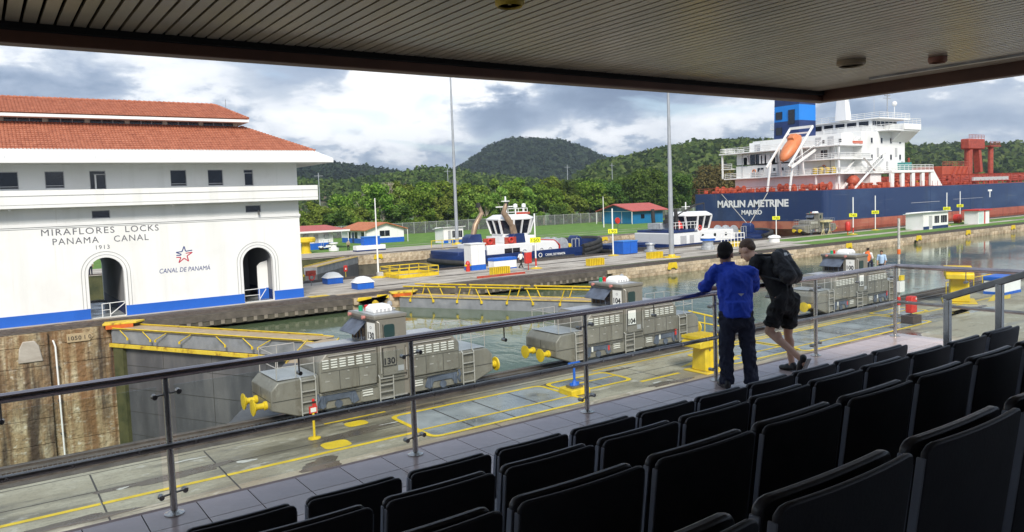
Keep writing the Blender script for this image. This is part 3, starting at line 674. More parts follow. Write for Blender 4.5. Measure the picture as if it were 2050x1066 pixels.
# rear wall with the same arches, tunnels, floor slab
holed_wall([(-22, 0), (23.87, 0), (23.87, 12.3), (-22, 12.3)], [A1], 80.3, 80.7, 'rear_wall', 'wall_white', bh)
MB().box(23.5, 23.86, BY+.46, 80.29, 0, 12.3).build('end_wall', 'wall_white', bh)
MB().box(-22, -21.6, BY+.46, 80.29, 0, 12.3).build('end_wall', 'wall_white', bh)
for x0, x1, yb in ((6.88, 9.38, 80.29), (18.65, 21.25, 75)):
    MB().box(x1+.001, x1+.2, BY+.46, yb, .9, 5.2).build('passage_wall', 'wall_grey', bh)
    MB().box(x1-.004, x1+.2, BY+.46, yb, 0.01, .9).build('passage_dado', mat('dado_dark', (.012, .022, .10), .5), bh)
    MB().box(x0-.2, x0-.001, BY+.46, yb, 0.01, 5.2).build('passage_wall', 'wall_grey', bh)
    MB().box(x0-.2, x1+.2, BY+.46, yb, 4.8, 5.2).build('passage_ceiling', 'wall_grey', bh)
    MB().box(x0-.2, x1+.2, BY+.46, yb, .004, .03).build('passage_floor', 'puddle_grey', bh)
MB().box(18.5, 21.4, 75.0, 75.3, 0, 5.2).build('passage_end', 'wall_grey', bh)
MB().box(20.3, 21.22, 69.0, 69.12, .03, 3.0).prism([(20.3, 3.0), (21.22, 3.0), (21.22, 3.45), (20.6, 3.3)], 'y', 69.0, 69.12).build('open_door', 'wall_white', bh)
MB().box(20.28, 21.22, 68.97, 69.0, .03, 1.0).build('open_door_band', 'paint_blue_dado', bh)
for a, b in ((-22, 6.87), (9.39, 18.64), (21.26, 23.9)): MB().box(a, b, BY-.03, BY, .0, .80).build('base_band', 'paint_blue_dado', bh)
# arch mouldings
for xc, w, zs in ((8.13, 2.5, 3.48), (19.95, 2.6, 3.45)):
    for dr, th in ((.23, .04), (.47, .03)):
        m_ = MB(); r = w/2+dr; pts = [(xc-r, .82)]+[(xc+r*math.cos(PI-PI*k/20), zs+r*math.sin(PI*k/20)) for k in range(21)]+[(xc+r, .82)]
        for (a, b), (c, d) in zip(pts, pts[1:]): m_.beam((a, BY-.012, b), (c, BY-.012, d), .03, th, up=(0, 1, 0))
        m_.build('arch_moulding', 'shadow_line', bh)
    m_ = MB(); r0 = w/2; pts = [(math.cos(PI*k/20), math.sin(PI*k/20)) for k in range(21)]
    vs = []
    for rr_ in (r0+.005, r0+.19):
        vs += [(xc+rr_, BY-.05, .82)]+[(xc+rr_*c, BY-.05, zs+rr_*s) for c, s in pts]+[(xc-rr_, BY-.05, .82)]
        vs += [(p[0], BY-.001, p[2]) for p in vs[-23:]]
    fs = []
    for i in range(22): fs += [(i, i+1, 46+i+1, 46+i), (46+i, 46+i+1, 69+i+1, 69+i), (i+1, i, 23+i, 23+i+1)]
    MB().add(vs, fs).build('arch_surround', 'trim_white', bh)
# string course under the parapet, parapet band, cornice
MB().box(-22, 23.97, BY-.10, BY-.001, 7.31, 7.52).build('string_course', 'trim_white', bh, bevel=.02)
MB().box(-22, 23.93, BY-.05, BY-.001, 7.20, 7.27).build('string_course', 'trim_white', bh)
MB().box(-22, 25.30, 66.3, BY-.001, 8.72, 10.03).box(23.871, 25.30, BY-.001, 81.5, 8.72, 10.03).build('parapet', 'wall_white', bh, bevel=.03)
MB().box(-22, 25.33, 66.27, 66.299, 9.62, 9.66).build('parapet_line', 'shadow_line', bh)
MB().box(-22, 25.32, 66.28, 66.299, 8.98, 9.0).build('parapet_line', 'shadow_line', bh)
# windows
for i, (a, b, c, d) in enumerate(WIN+SM+NAR):
    w_ = MB().box(a-.02, b+.02, BY+.16, BY+.2, c-.02, d+.02).build('window', 'window_dark', bh)
    f_ = MB().box(a, b, BY+.06, BY+.15, c, c+.06).box(a, b, BY+.06, BY+.15, d-.05, d).box(a, a+.05, BY+.06, BY+.15, c+.06, d-.05).box(b-.05, b, BY+.06, BY+.15, c+.06, d-.05)
    f_.build('frame', 'frame_grey', w_)
    if i < 5: MB().box(a-.05, b+.05, BY-.05, BY+.05, c-.12, c-.005).build('sill', 'trim_white', w_); MB().box(a+.05, b-.05, BY+.05, BY+.12, c+.17, c+.22).build('louvre_bar', 'frame_grey', w_)
    if i >= 8: MB().box(a+.30*(i == 8), b-.05, BY+.08, BY+.14, d-.32, d-.25).build('transom_bar', 'frame_grey', w_); MB().box(a+.32*(i == 8)+.02, a+.38*(i == 8)+.08, BY+.05, BY+.14, c+.06, d-.3).build('mullion', 'trim_white', w_)
MB().box(8.0, 9.1, BY-.06, BY-.001, 9.96, 10.02).build('sill', 'frame_grey', bh)
for x in (11.05, -6.5): MB().box(x, x+1.35, BY-.02, BY-.001, 10.03, 11.6).build('blank_panel', 'wall_white', bh)
# lettering and emblem
text('lettering', 'MIRAFLORES', .70, (6.46, BY-.004, 6.64), (PI/2, 0, 0), 'letter_grey', bh, ext=.008, space=1.18, width=4.95)
text('lettering', 'LOCKS', .70, (10.93, BY-.004, 6.64), (PI/2, 0, 0), 'letter_grey', bh, ext=.008, space=1.18, width=2.45)
text('lettering', 'PANAMA', .70, (6.23, BY-.004, 5.92), (PI/2, 0, 0), 'letter_grey', bh, ext=.008, space=1.18, width=3.1)
text('lettering', 'CANAL', .70, (10.1, BY-.004, 5.92), (PI/2, 0, 0), 'letter_grey', bh, ext=.008, space=1.18, width=2.5)
text('lettering', '1913', .46, (8.03, BY-.004, 5.40), (PI/2, 0, 0), 'letter_grey', bh, ext=.008, space=1.15, width=.95)
text('lettering', 'CANAL DE PANAMÁ', .54, (13.97, BY-.004, 3.13), (PI/2, 0, 0), 'letter_navy', bh, ext=.008, shear=.2, width=3.95)
def strokes(pts, w, m):   # emblem drawn from short flat bars, pixels of the enlarged photograph
    q = [(12.68+(x-0)/1332*3.99*1.0, 0) for x, _ in pts]
    k = 4.0/1332*.96
    P = [(13.98+(x-375)*k, BY-.006, 4.55-(y-440)*k) for x, y in pts]
    b = MB()
    for a, c in zip(P, P[1:]): b.beam(a, c, .012, w, up=(0, 1, 0)) if False else b.tube([a, c], w/2, 6)
    for v in range(len(b.v)): b.v[v] = (b.v[v][0], BY-.004+(b.v[v][1]-BY+.006)*.1, b.v[v][2])
    b.build('emblem', m, bh)
strokes([(155, 368), (318, 352), (380, 205), (415, 352), (595, 330)], .085, 'letter_navy')
strokes([(165, 372), (295, 432), (265, 455), (160, 452)], .085, 'letter_navy')
strokes([(415, 408), (595, 392), (445, 485), (478, 640), (362, 548), (215, 665), (275, 515), (155, 508)], .085, 'logo_red')
# eaves: sloping white skirt, soffit, tiles
EZ, EY0, EX0 = 13.02, 66.2, 25.2           # tile edge
SKZ, SKY, SKX = 12.32, 64.95, 26.35        # bottom of the skirt
def skirt():
    a = [(-23, EY0, EZ), (EX0, EY0, EZ), (EX0, 82.0, EZ)]; b = [(-23, SKY, SKZ), (SKX, SKY, SKZ), (SKX, 83.2, SKZ)]; c = [(x, y, SKZ-.34) for x, y, z in b]
    m_ = MB().add(a+b+c, [(0, 1, 4, 3), (1, 2, 5, 4), (3, 4, 7, 6), (4, 5, 8, 7)])
    m_.build('eaves_skirt', 'trim_white', bh)
    MB().add([(-23, SKY, SKZ-.335), (SKX, SKY, SKZ-.335), (SKX, 83.2, SKZ-.335), (-23, 83.2, SKZ-.335)], [(0, 1, 2, 3)]).build('soffit', mat('soffit_white', (.62, .62, .60), .7, var=.08, scale=.4), bh)
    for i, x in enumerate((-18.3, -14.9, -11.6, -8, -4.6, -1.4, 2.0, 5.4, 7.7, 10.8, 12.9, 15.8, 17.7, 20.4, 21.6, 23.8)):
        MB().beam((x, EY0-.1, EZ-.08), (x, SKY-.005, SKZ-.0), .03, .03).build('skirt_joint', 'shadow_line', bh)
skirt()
def tiles(poly_in, p0, du, dv, nu, nv, pu, pv, name, m, first_white=False):
    """barrel tiles as one mesh: p0 + u*du + v*dv, half-round courses, kept where poly_in(u, v)."""
    du = Vector(du); dv = Vector(dv); n = du.cross(dv).normalized()
    if n.z < 0: n = -n
    b = MB(); r = pu*.5
    for j in range(nv):
        for i in range(nu):
            u = (i+.5)*pu; v = j*pv
            if not poly_in(u, v+pv*.5): continue
            c0 = p0+du*u+dv*v; c1 = c0+dv*(pv*1.04)
            A = []; B = []
            for k in range(5):
                t_ = PI*k/4; off = du*(-r*math.cos(t_)); h = math.sin(t_)*r*.62
                A.append(c0+off+n*(h+.035)); B.append(c1+off+n*(h*.82))
            k0 = len(b.v); b.v += [tuple(p) for p in A+B]
            b.f += [(k0+k, k0+k+1, k0+k+6, k0+k+5) for k in range(4)]+[(k0, k0+1, k0+2, k0+3, k0+4)]
    return b.build(name, m, bh, kind='stuff')
T0, TX = Vector((-22, 70.2, 15.42)), 19.95
slope = (Vector((0, 70.2, 15.42))-Vector((0, EY0, EZ))); Ls = slope.length
hip = lambda u, v: u < (EX0+22)-(EX0-TX)*(v/Ls)
MB().add([(-22, EY0, EZ-.03), (EX0, EY0, EZ-.03), (TX, 70.2, 15.39), (-22, 70.2, 15.39), (TX, 78, 15.39), (EX0, 82, EZ-.03)], [(0, 1, 2, 3), (1, 5, 4, 2)]).build('lower_roof', 'roof_tile', bh)
tiles(hip, Vector((-22, EY0, EZ)), (1, 0, 0), slope.normalized(), 198, 14, .24, Ls/14, 'lower_roof_tiles', 'roof_tile')
tiles(lambda u, v: v < .1 and u < EX0+22, Vector((-22, EY0-.02, EZ-.03)), (1, 0, 0), slope.normalized(), 198, 1, .24, .14, 'eave_tile_ends', 'trim_white')
m_ = MB()
for k in range(24): a = Vector((EX0, EY0, EZ)).lerp(Vector((TX, 70.2, 15.42)), k/24); b = Vector((EX0, EY0, EZ)).lerp(Vector((TX, 70.2, 15.42)), (k+1.05)/24); m_.tube([a+Vector((0, 0, .05)), b+Vector((0, 0, .02))], [.13, .10], 8)
m_.build('hip_tiles', 'roof_tile', bh, kind='stuff')
# clerestory
MB().box(-22, 19.7, 70.4, 77.6, 15.0, 15.98).build('clerestory_wall', mat('clerestory_grey', (.40, .40, .38), .7), bh)
for k in range(14):
    x1 = 19.3-k*2.9
    f = MB().box(x1-2.45, x1, 70.34, 70.399, 15.44, 15.86).build('clerestory_window', 'window_dark', bh)
    MB().box(x1-1.66, x1-1.60, 70.30, 70.339, 15.44, 15.86).box(x1-.86, x1-.80, 70.30, 70.339, 15.44, 15.86).build('mullion', 'frame_grey', f)
    MB().box(x1+.02, x1+.38, 70.2, 70.399, 15.3, 15.9).build('clerestory_post', mat('post_tan', (.50, .46, .38), .7), bh)
UE = Vector((20.35, 69.2, 16.05)); UR = Vector((18.8, 74, 17.74))
MB().box(-22, 20.42, 69.16, 78.9, 15.74, 15.97).build('upper_fascia', 'trim_white', bh)
MB().add([(-22, 69.2, 15.98), (20.35, 69.2, 15.98), (18.8, 74, 17.70), (-22, 74, 17.70), (20.35, 78.8, 15.98), (-22, 78.8, 15.98)], [(0, 1, 2, 3), (1, 4, 2), (4, 5, 3, 2)]).build('upper_roof', 'roof_tile', bh)
s2_ = Vector((0, 4.8, 1.69)); L2 = s2_.length
tiles(lambda u, v: u < 42.35-1.55*(v/L2), Vector((-22, 69.2, 16.02)), (1, 0, 0), s2_.normalized(), 177, 14, .24, L2/14, 'upper_roof_tiles', 'roof_tile')
m_ = MB()
for k in range(102): x = -22+k*.4; m_.tube([(x, 74, 17.80), (x+.42, 74, 17.77)], [.14, .11], 8)
for k in range(13): a = UE.lerp(UR, k/13); b = UE.lerp(UR, (k+1.05)/13); m_.tube([a+Vector((0, 0, .05)), b+Vector((0, 0, .03))], [.13, .10], 8)
m_.build('ridge_tiles', 'roof_tile', bh, kind='stuff')
MB().tube([(19.3, 72.2, 17.3), (19.3, 72.2, 18.1)], .02, 6).build('lightning_rod', 'steel_dark', bh)
# wall lamps and cameras
for x, z in ((.75, 8.25), (20.2, 7.75)):
    t = thing('wall_lantern', 'small dark lantern bracket on the white wall ' + ('at the left edge' if x < 5 else 'above the right arch'), 'lantern', (x, BY, z))
    MB().tube([(0, 0, .2), (0, -.3, .22), (0, -.3, .1)], .025, 6).build('bracket', 'steel_dark', t)
    MB().lathe([(.02, .12), (.1, .06), (.09, -.16), (.03, -.2)], (0, -.3, 0), 8).build('lamp_body', 'steel_dark', t)
for x in (2.1, 13.2, 19.0): MB().lathe([(.09, 0), (.09, -.1), (.05, -.16), (.01, -.17)], (x, 66.9, 8.72), 10).build('soffit_lamp', 'trim_white', bh)
def arch_gate(x0, x1, xm, label):
    t = thing('passage_gate', label, 'gate', (0, BY+.2, .03)); s = MB()
    for x in (x0, xm): s.beam((x, 0, 0), (x, 0, 1.05), .05, .05)
    s.beam((x0, 0, 1.05), (x1, 0, 1.1), .05, .05).beam((x0, 0, .55), (xm, 0, .55), .04, .04)
    s.build('gate_frame', 'paint_white', t); MB().beam((xm, 0, .15), (x1, 0, 1.0), .05, .05).build('brace', 'paint_white', t)
arch_gate(7.7, 9.35, 8.25, 'low white pipe gate across the left arch'); arch_gate(18.7, 20.6, 20.0, 'low white pipe gate across the right arch')
# ------------------------------------------------------------------ lock gates
def leaf(name, label, hinge, miter, raised, z_top=-.28, wall_t=2.0, zb=-13, side=1, struts=True):
    """one gate leaf; local x runs from hinge to mitre, the face at -y looks at the viewer."""
    h = Vector(hinge); mt = Vector(miter); L_ = (mt-h).length; a = math.atan2(mt.y-h.y, mt.x-h.x)
    t = thing(name, label, 'lock gate', (h.x, h.y, 0), a, group='steel mitre gate leaves')
    s = side     # +1: viewer on the -local y side
    ya, yb = (-wall_t/2, wall_t/2)
    MB().box(0, L_, ya+.25, yb, zb, z_top-1.0).build('skin_plate', 'gate_grey', t)
    MB().box(0.02, L_-.02, ya+.10, yb, z_top-.995, z_top-.02).build('upper_plate', 'gate_grey_light', t)
    if struts: MB().box(0, L_, ya, yb+.05, z_top-.015, z_top+.03).build('walkway', 'gate_walkway', t)
    else: MB().box(0, L_*.62, ya, yb+.05, z_top-.015, z_top+.03).build('walkway', 'gate_grey', t); MB().box(L_*.62, L_, ya, yb+.05, z_top-.015, z_top+.03).build('walkway', 'gate_walkway', t)
    f = ya if s > 0 else yb
    MB().box(0, L_-.3, f-.14, f-.003 if s > 0 else f+.1, z_top-1.28, z_top-1.0).build('fender_beam', 'paint_yellow_rust', t, bevel=.02)
    for yy in (ya+.06, yb-.02): MB().box(0 if struts else L_*.62, L_, yy-.04, yy+.04, z_top+.032, z_top+.08).build('edge_strip', 'paint_yellow_rust', t)
    for k in range(int(L_/2.4) if struts else 0):
        x = 1.2+k*2.4
        if raised:
            for yy in (ya+.05, yb-.05):
                p = MB(); dx = .5*(-1)**k; p.tube([(x, yy, z_top-.25), (x+dx, yy-.12, z_top+1.0)], .05, 6).lathe([(.11, -.12), (.11, .12)], (x, yy, z_top-.27), 8); p.build('rail_strut', 'paint_yellow', t)
        else:
            dx = .95*(-1)**(k//2)
            MB().tube([(x, f-.06, z_top+.0), (x+dx, f-.22, z_top-.50)], .032, 6).lathe([(.07, -.08), (.07, .08)], (x+dx, f-.22, z_top-.57), 8).build('rail_strut', 'paint_yellow', t)
    if raised:
        for yy in (ya+.0, yb-.05):
            for x0, x1 in ((.6, L_*.33-.3), (L_*.33, L_*.64), (L_*.66, L_-.5)):
                MB().tube([(x0, yy-.12, z_top+1.0), (x1, yy-.12, z_top+1.0)], .055, 6).tube([(x0, yy-.06, z_top+.93), (x1, yy-.06, z_top+.93)], .03, 5).build('hand_rail', 'paint_yellow', t)
    elif struts:
        MB().tube([(.4, f-.08, z_top+.13), (L_-.8, f-.08, z_top+.13)], .035, 6).build('hand_rail', 'paint_yellow', t)
        MB().tube([(.4, yb-.1, z_top+.13), (L_-.8, yb-.1, z_top+.13)], .03, 6).build('hand_rail', 'paint_yellow', t)
    for z in (-2.9, -4.6, -6.3, -8.0): MB().box(.05, L_-.05, ya+.235, ya+.249, z, z+.03).build('plate_seam', 'mule_seam', t)
    for x in (L_*.27, L_*.52, L_*.78): MB().box(x, x+.03, ya+.235, ya+.249, zb, z_top-1.4).build('plate_seam', 'mule_seam', t)
    return t
H1 = (8.35, YC0+.25); M1 = (17.45, 46.15); N1 = (8.4, YN+.35)
g1 = leaf('lock_gate', 'left gate leaf with folded yellow handrails below the control house', H1, M1, False)
MB().box(.3, 1.3, -1.05, -.74, -13, -1.5).build('algae_streak', 'wall_algae', g1)
g1b = leaf('lock_gate', 'near gate leaf whose walkway end shows beyond the first locomotive', N1, M1, False, side=-1, struts=False)
H2 = (31.6, YC0+.1); M2 = (41.0, 46.15)
leaf('lock_gate', 'far half of the second gate with raised yellow handrails over the water', H2, M2, True)
leaf('lock_gate', 'near half of the second gate hidden behind the middle locomotive', (31.7, YN+.35), M2, True, side=-1)
leaf('lock_gate', 'gate leaf of the far lane with yellow beam, right of the control house', (49, YF+.2), (37, 101.5), False, z_top=-.15)
# anchorages: orange and yellow plates where leaf meets wall
def anchor(x, label):
    t = thing('gate_anchorage', label, 'anchorage', (x, YC0, 0))
    MB().prism([(-1.3, -.3), (.9, -.55), (1.6, .15), (.6, .75), (-1.0, .9)], 'z', .02, .16).build('anchor_plate', 'paint_yellow_rust', t, bevel=.02)
    MB().box(-1.1, .7, -.5, -.02, -.25, .015).build('anchor_bar', 'paint_orange', t)
    MB().box(.1, .9, -.42, .1, -1.5, -.26).build('pintle', 'wall_dark', t, bevel=.05)
anchor(8.3, 'orange and yellow hinge plate at the top of the left gate'); anchor(31.4, 'orange and yellow hinge plate at the top of the second gate')
t = thing('rope_fairlead', 'yellow cast fairlead hanging on the stone pier by the second gate', 'fairlead', (28.4, YC0-.1, -.15))
MB().prism([(-1.5, -.1), (1.4, -.05), (1.3, .15), (.4, .2), (.45, -.9), (-.35, -1.0), (-.3, .1), (-1.4, .12)], 'y', -.25, .0).build('casting', 'paint_yellow', t, bevel=.04)
MB().lathe([(.3, -.3), (.34, -.1), (.3, .1)], (.05, -.1, -.5), 12, 'y').build('roller', 'paint_yellow_rust', t)

# ------------------------------------------------------------------ towing locomotives
def ladder(x, w, z0, z1, y, par, n=4):
    m_ = MB()
    for s in (0, w): m_.tube([(x+s, y+.10, z1+.02), (x+s, y, z1-.05), (x+s, y, z0)], .028, 6)
    for k in range(n): z = z0+.08+(z1-z0-.2)*k/(n-1); m_.box(x, x+w, y-.04, y+.04, z, z+.035)
    m_.build('ladder', 'ladder_steel', par, smooth=40)
mu = thing('towing_locomotive', 'x', 'locomotive', (8.25, 28.5, 0))
NY = -1.25
def hood(mir):
    q = [(0, .80), (0, 1.52), (.28, 1.80), (1.82, 1.84), (1.82, .50), (1.0, .42)]
    if mir: q = [(9.58-x, z) for x, z in q]
    h = MB().prism(q, 'y', -1.18, 1.18).build('end_hood', 'mule_body', mu, bevel=.05)
    xs_ = (.30, 1.80) if not mir else (7.78, 9.28)
    MB().box(xs_[0], xs_[1], -1.05, 1.05, 1.842, 1.856).build('hood_sheen', 'mule_sheen_and_metal', h)  # paler sheet paints the sky's sheen on the hood
    sx = (0.02, 1.80) if not mir else (7.78, 9.56)
    MB().box(sx[0]+.02, sx[1], -1.19, -1.181, 1.10, 1.125).build('seam', 'mule_seam', h)
    ex = -.008 if not mir else 9.58
    MB().box(ex, ex+.008, -1.1, 1.1, 1.10, 1.125).box(ex, ex+.008, -.02, .0, 1.13, 1.5).build('seam', 'mule_seam', h)
    for yy in (-.62, .55):
        b = MB(); d = -1 if not mir else 1; x = 0 if not mir else 9.58
        b.lathe([(.16, 0), (.16, .10), (.11, .12), (.11, .36), (.15, .38), (.15, .46)] if d > 0 else [(.15, -.46), (.15, -.38), (.11, -.36), (.11, -.12), (.16, -.10), (.16, 0)], (x, yy, .92), 14, 'x')
        b.lathe([(.05, .47), (.29, .47), (.31, .52), (.05, .54)] if d > 0 else [(.05, -.54), (.31, -.52), (.29, -.47), (.05, -.47)], (x, yy, .92), 18, 'x')
        b.build('buffer', 'paint_yellow', mu, smooth=40)
    # handrail round the hood
    m_ = MB(); x0, x1 = (.3, 1.7) if not mir else (7.9, 9.3); xe = x0 if not mir else x1; xi = x1 if not mir else x0
    for x, yy in ((xe, -1.0), (xe, 1.0), ((x0+x1)/2, -1.05), ((x0+x1)/2, 1.05), (xi, -1.05), (xi, 1.05)): m_.tube([(x, yy, 1.84), (x, yy, 2.78)], .018, 6)
    for z in (2.3, 2.78): m_.tube([(xi, -1.05, z), ((x0+x1)/2, -1.05, z), (xe, -1.0, z), (xe, 1.0, z), ((x0+x1)/2, 1.05, z), (xi, 1.05, z)], .018, 6)
    m_.build('hood_rail', 'ladder_steel', mu)
hood(False); hood(True)
def cover(x0, x1, ch0, ch1):
    q = [(x0, 1.13), (x0, 2.62-ch0*1.1), (x0+ch0, 2.62), (x1-ch1, 2.62), (x1, 2.62-ch1*1.1), (x1, 1.13)]
    c = MB().prism(q, 'y', -1.20, 1.20).build('engine_cover', 'mule_body', mu, bevel=.06)
    MB().box(x0+ch0+.02, x1-ch1-.02, -1.08, 1.08, 2.622, 2.634).build('cover_sheen', 'mule_sheen_and_metal', c)  # skylight on the cover is painted as a paler sheet
    xa = x0+.12; step = (x1-x0-.3)/6
    for k in range(6):
        l = MB(); x = xa+k*step
        for j in range(4): l.prism([(-1.235, 2.02+j*.095), (-1.201, 2.02+j*.095), (-1.201, 2.075+j*.095), (-1.245, 2.05+j*.095)], 'x', x, x+step*.72)
        l.build('louvre', 'louvre_pale', c)
    n = 3
    for k in range(1, n): x = x0+(x1-x0)*k/n; MB().box(x, x+.015, -1.212, -1.201, 1.2, 1.9).build('seam', 'mule_seam', c)
    MB().box(x0+.05, x1-.05, -1.212, -1.201, 1.90, 1.915).build('seam', 'mule_seam', c)
    for k in range(3): MB().box(x0+.35+k*.75, x0+.43+k*.75, -1.225, -1.201, 1.82, 1.86).build('latch', 'ladder_steel', c)
cover(1.84, 4.18, .30, 0.0); cover(5.52, 7.92, 0.0, .33)
MB().box(1.55, 8.05, -1.12, 1.12, .48, 1.12).build('lower_frame', 'mule_body', mu, bevel=.03)
for x in (2.55, 7.1):
    MB().prism([(x-.85, .62), (x-.70, 1.02), (x+.70, 1.02), (x+.85, .62), (x+.6, .50), (x+.42, .78), (x-.42, .78), (x-.6, .50)], 'y', -1.17, -1.125).build('axle_guard', 'mule_frame', mu, bevel=.02)
    for s in (-1, 1):
        w_ = MB().lathe([(.40, -.06), (.40, .06), (.30, .07), (.12, .10), (.02, .10)], (x, s*.80, .49), 20, 'y').build('wheel', 'mule_frame', mu, smooth=40)
    MB().lathe([(.15, -.06), (.15, 0), (.02, 0)], (x, -1.13, .62), 12, 'y').build('axle_box', 'mule_frame', mu)
for x in (1.72, 7.85): MB().tube([(x, -1.16, 1.1), (x+.06, -1.2, .92), (x-.03, -1.2, .78), (x+.06, -1.18, .6)], .06, 8).build('sand_hose', 'mule_frame', mu, smooth=60)
for x in (3.75, 5.95): 
    l = MB()
    for j in range(3): l.prism([(-1.16, .72+j*.1), (-1.122, .72+j*.1), (-1.122, .77+j*.1), (-1.165, .75+j*.1)], 'x', x-.22, x+.22)
    l.build('louvre', 'louvre_pale', mu)
ladder(1.10, .55, .45, 1.84, -1.27, mu); ladder(4.23, .58, .42, 1.42, -1.27, mu); ladder(8.02, .55, .45, 1.84, -1.27, mu)
# cab
cabp = [(4.12, 1.0), (4.12, -.40), (4.24, -1.22), (5.50, -1.22), (5.50, 1.22), (4.24, 1.22)]
cb = MB().prism(cabp, 'z', 1.13, 3.62).build('cab', 'mule_body', mu, bevel=.025)
MB().prism([(x-(.12 if x < 4.5 else -.05), y*1.03) for x, y in cabp], 'z', 3.62, 3.78).build('cab_roof', 'mule_body', mu, bevel=.04)
MB().box(4.2, 5.4, -1.0, 1.0, 3.781, 3.792).build('roof_sheen', 'mule_sheen_and_metal', mu)  # cab roof brightness painted as a thin pale sheet
MB().box(4.095, 4.119, -.36, .95, 2.75, 3.42).build('front_window', 'glass_cab', cb) if False else MB().box(4.095, 4.119, -.36, .95, 2.72, 3.42).build('front_window', 'window_dark', cb)
for y in (-.05, .30, .64): MB().beam((4.088, y, 2.72), (4.088, y+.08, 3.4), .02, .05, up=(1, 0, 0)).build('window_bar', 'mule_frame', cb)
MB().prism([(3.62, 3.02), (3.60, 3.05), (4.13, 3.52), (4.13, 3.48)], 'y', -.45, 1.02).build('visor', 'mule_frame', cb)
MB().prism(rrect(4.52, 4.98, 2.90, 3.38, .09), 'y', -1.24, -1.221).build('side_window', 'glass_cab', cb) if False else MB().prism(rrect(4.52, 4.98, 2.88, 3.40, .1), 'y', -1.235, -1.221).build('side_window', mat('cab_glass', (.02, .045, .045), .08), cb)
MB().box(4.50, 5.0, -1.24, -1.221, 2.84, 2.87).box(4.47, 4.50, -1.24, -1.221, 2.86, 3.42).build('window_trim', 'mule_seam', cb)
MB().box(4.36, 5.36, -1.24, -1.221, 1.25, 1.27).box(4.40, 4.42, -1.24, -1.221, 1.3, 2.5).box(5.40, 5.42, -1.24, -1.221, 1.3, 2.5).build('seam', 'mule_seam', cb)
MB().tube([(4.32, -1.27, 1.5), (4.32, -1.27, 3.5), (4.18, -1.1, 3.64)], .02, 6).tube([(5.42, -1.27, 1.5), (5.42, -1.27, 2.4)], .02, 6).build('grab_rail', 'ladder_steel', cb)
MB().box(4.4, 5.4, -1.32, -1.221, 1.42, 1.47).build('step', 'mule_body', cb)
ac = MB().loft([[(4.45, -.50, 3.79), (5.28, -.50, 3.79), (5.28, .30, 3.79), (4.45, .30, 3.79)], [(4.45, -.50, 3.94), (5.28, -.50, 3.94), (5.28, .30, 3.94), (4.45, .30, 3.94)], [(4.58, -.40, 4.08), (5.20, -.40, 4.08), (5.20, .22, 4.08), (4.58, .22, 4.08)]]).build('air_conditioner', 'paint_white', mu, bevel=.03)
for k in range(4): MB().box(4.55+k*.17, 4.66+k*.17, -.506, -.501, 3.82, 3.93).build('vent_grille', 'frame_grey', ac)
MB().lathe([(.09, 0), (.09, .2), (.05, .22)], (4.4, .62, 3.79), 10).build('signal_lamp', 'lens_green', mu)
MB().lathe([(.09, 0), (.09, .2), (.05, .22)], (4.66, .62, 3.79), 10).build('signal_lamp', 'lens_red', mu)
MB().lathe([(.02, .12), (.10, .06), (.12, -.06), (.10, -.1)], (5.55, .3, 4.0), 10).tube([(5.45, .3, 3.78), (5.55, .3, 3.95)], .02, 6).tube([(5.2, -.2, 3.8), (5.45, -.4, 3.86), (5.6, .1, 3.84), (5.5, .6, 3.88)], .025, 6).build('floodlight', 'mule_sheen_and_metal', mu)
# cables, hand holds, bolts and grime catchers on the viewer's side
MB().tube([(1.9, -1.22, 1.08), (2.6, -1.24, 1.10), (3.4, -1.23, 1.05), (4.15, -1.22, 1.09)], .022, 6).tube([(5.55, -1.22, 1.09), (6.4, -1.24, 1.05), (7.8, -1.22, 1.10)], .022, 6).build('cable', 'mule_seam', mu)
for x0_, x1_ in ((2.2, 4.1), (5.6, 7.5)):
    MB().tube([(x0_, -1.26, 2.50), (x1_, -1.26, 2.50)], .016, 6).build('cover_handrail', 'ladder_steel', mu)
    for x in np.linspace(x0_, x1_, 4): MB().tube([(x, -1.20, 2.50), (x, -1.26, 2.50)], .012, 5).build('rail_bracket', 'ladder_steel', mu)
for x in (2.05, 2.85, 3.6, 5.75, 6.5, 7.3): MB().box(x, x+.16, -1.216, -1.201, 1.52, 1.56).build('door_handle', 'ladder_steel', mu)
for x in (3.2, 3.45, 5.65, 6.35): MB().box(x, x+.10, -1.16, -1.121, .55, .95).build('frame_rib', 'mule_body', mu)
for x in (2.0, 3.1, 6.55, 7.65): MB().tube([(x, -1.17, .95), (x, -1.17, .58)], .05, 8).build('spring', 'mule_frame', mu)
MB().box(4.30, 5.44, -1.20, -1.121, .50, .54).build('step', 'ladder_steel', mu)
MB().box(5.06, 5.32, -1.236, -1.221, 1.5, 1.72).build('plate', 'mule_sheen_and_metal', mu)
for y, z in ((-.62, 3.70), (.7, 3.70)): MB().lathe([(.05, -.14), (.08, -.13), (.06, 0)], (4.02, y, z), 10, 'x').build('head_lamp', mat('lamp_pink', (.5, .2, .17), .4), mu)
MULES = [('130', mu, (8.25, 28.5, 0), 'grey towing locomotive numbered 130, nearest on the left track'), ('104', None, (21.3, 28.5, 0), 'grey towing locomotive numbered 104, in the middle beside the gate'),
         ('100', None, (41.45, 28.5, 0), 'grey towing locomotive numbered 100, behind the man with the backpack'), ('', None, (116.6, YC1-1.6, 0), 'small distant towing locomotive in front of the ship stern')]
roots = []
for num, r, loc, lab in MULES:
    if r is None: r = dup(mu, loc)
    r['label'] = lab; r['group'] = 'grey towing locomotives'; r.location = loc; roots.append((num, r))
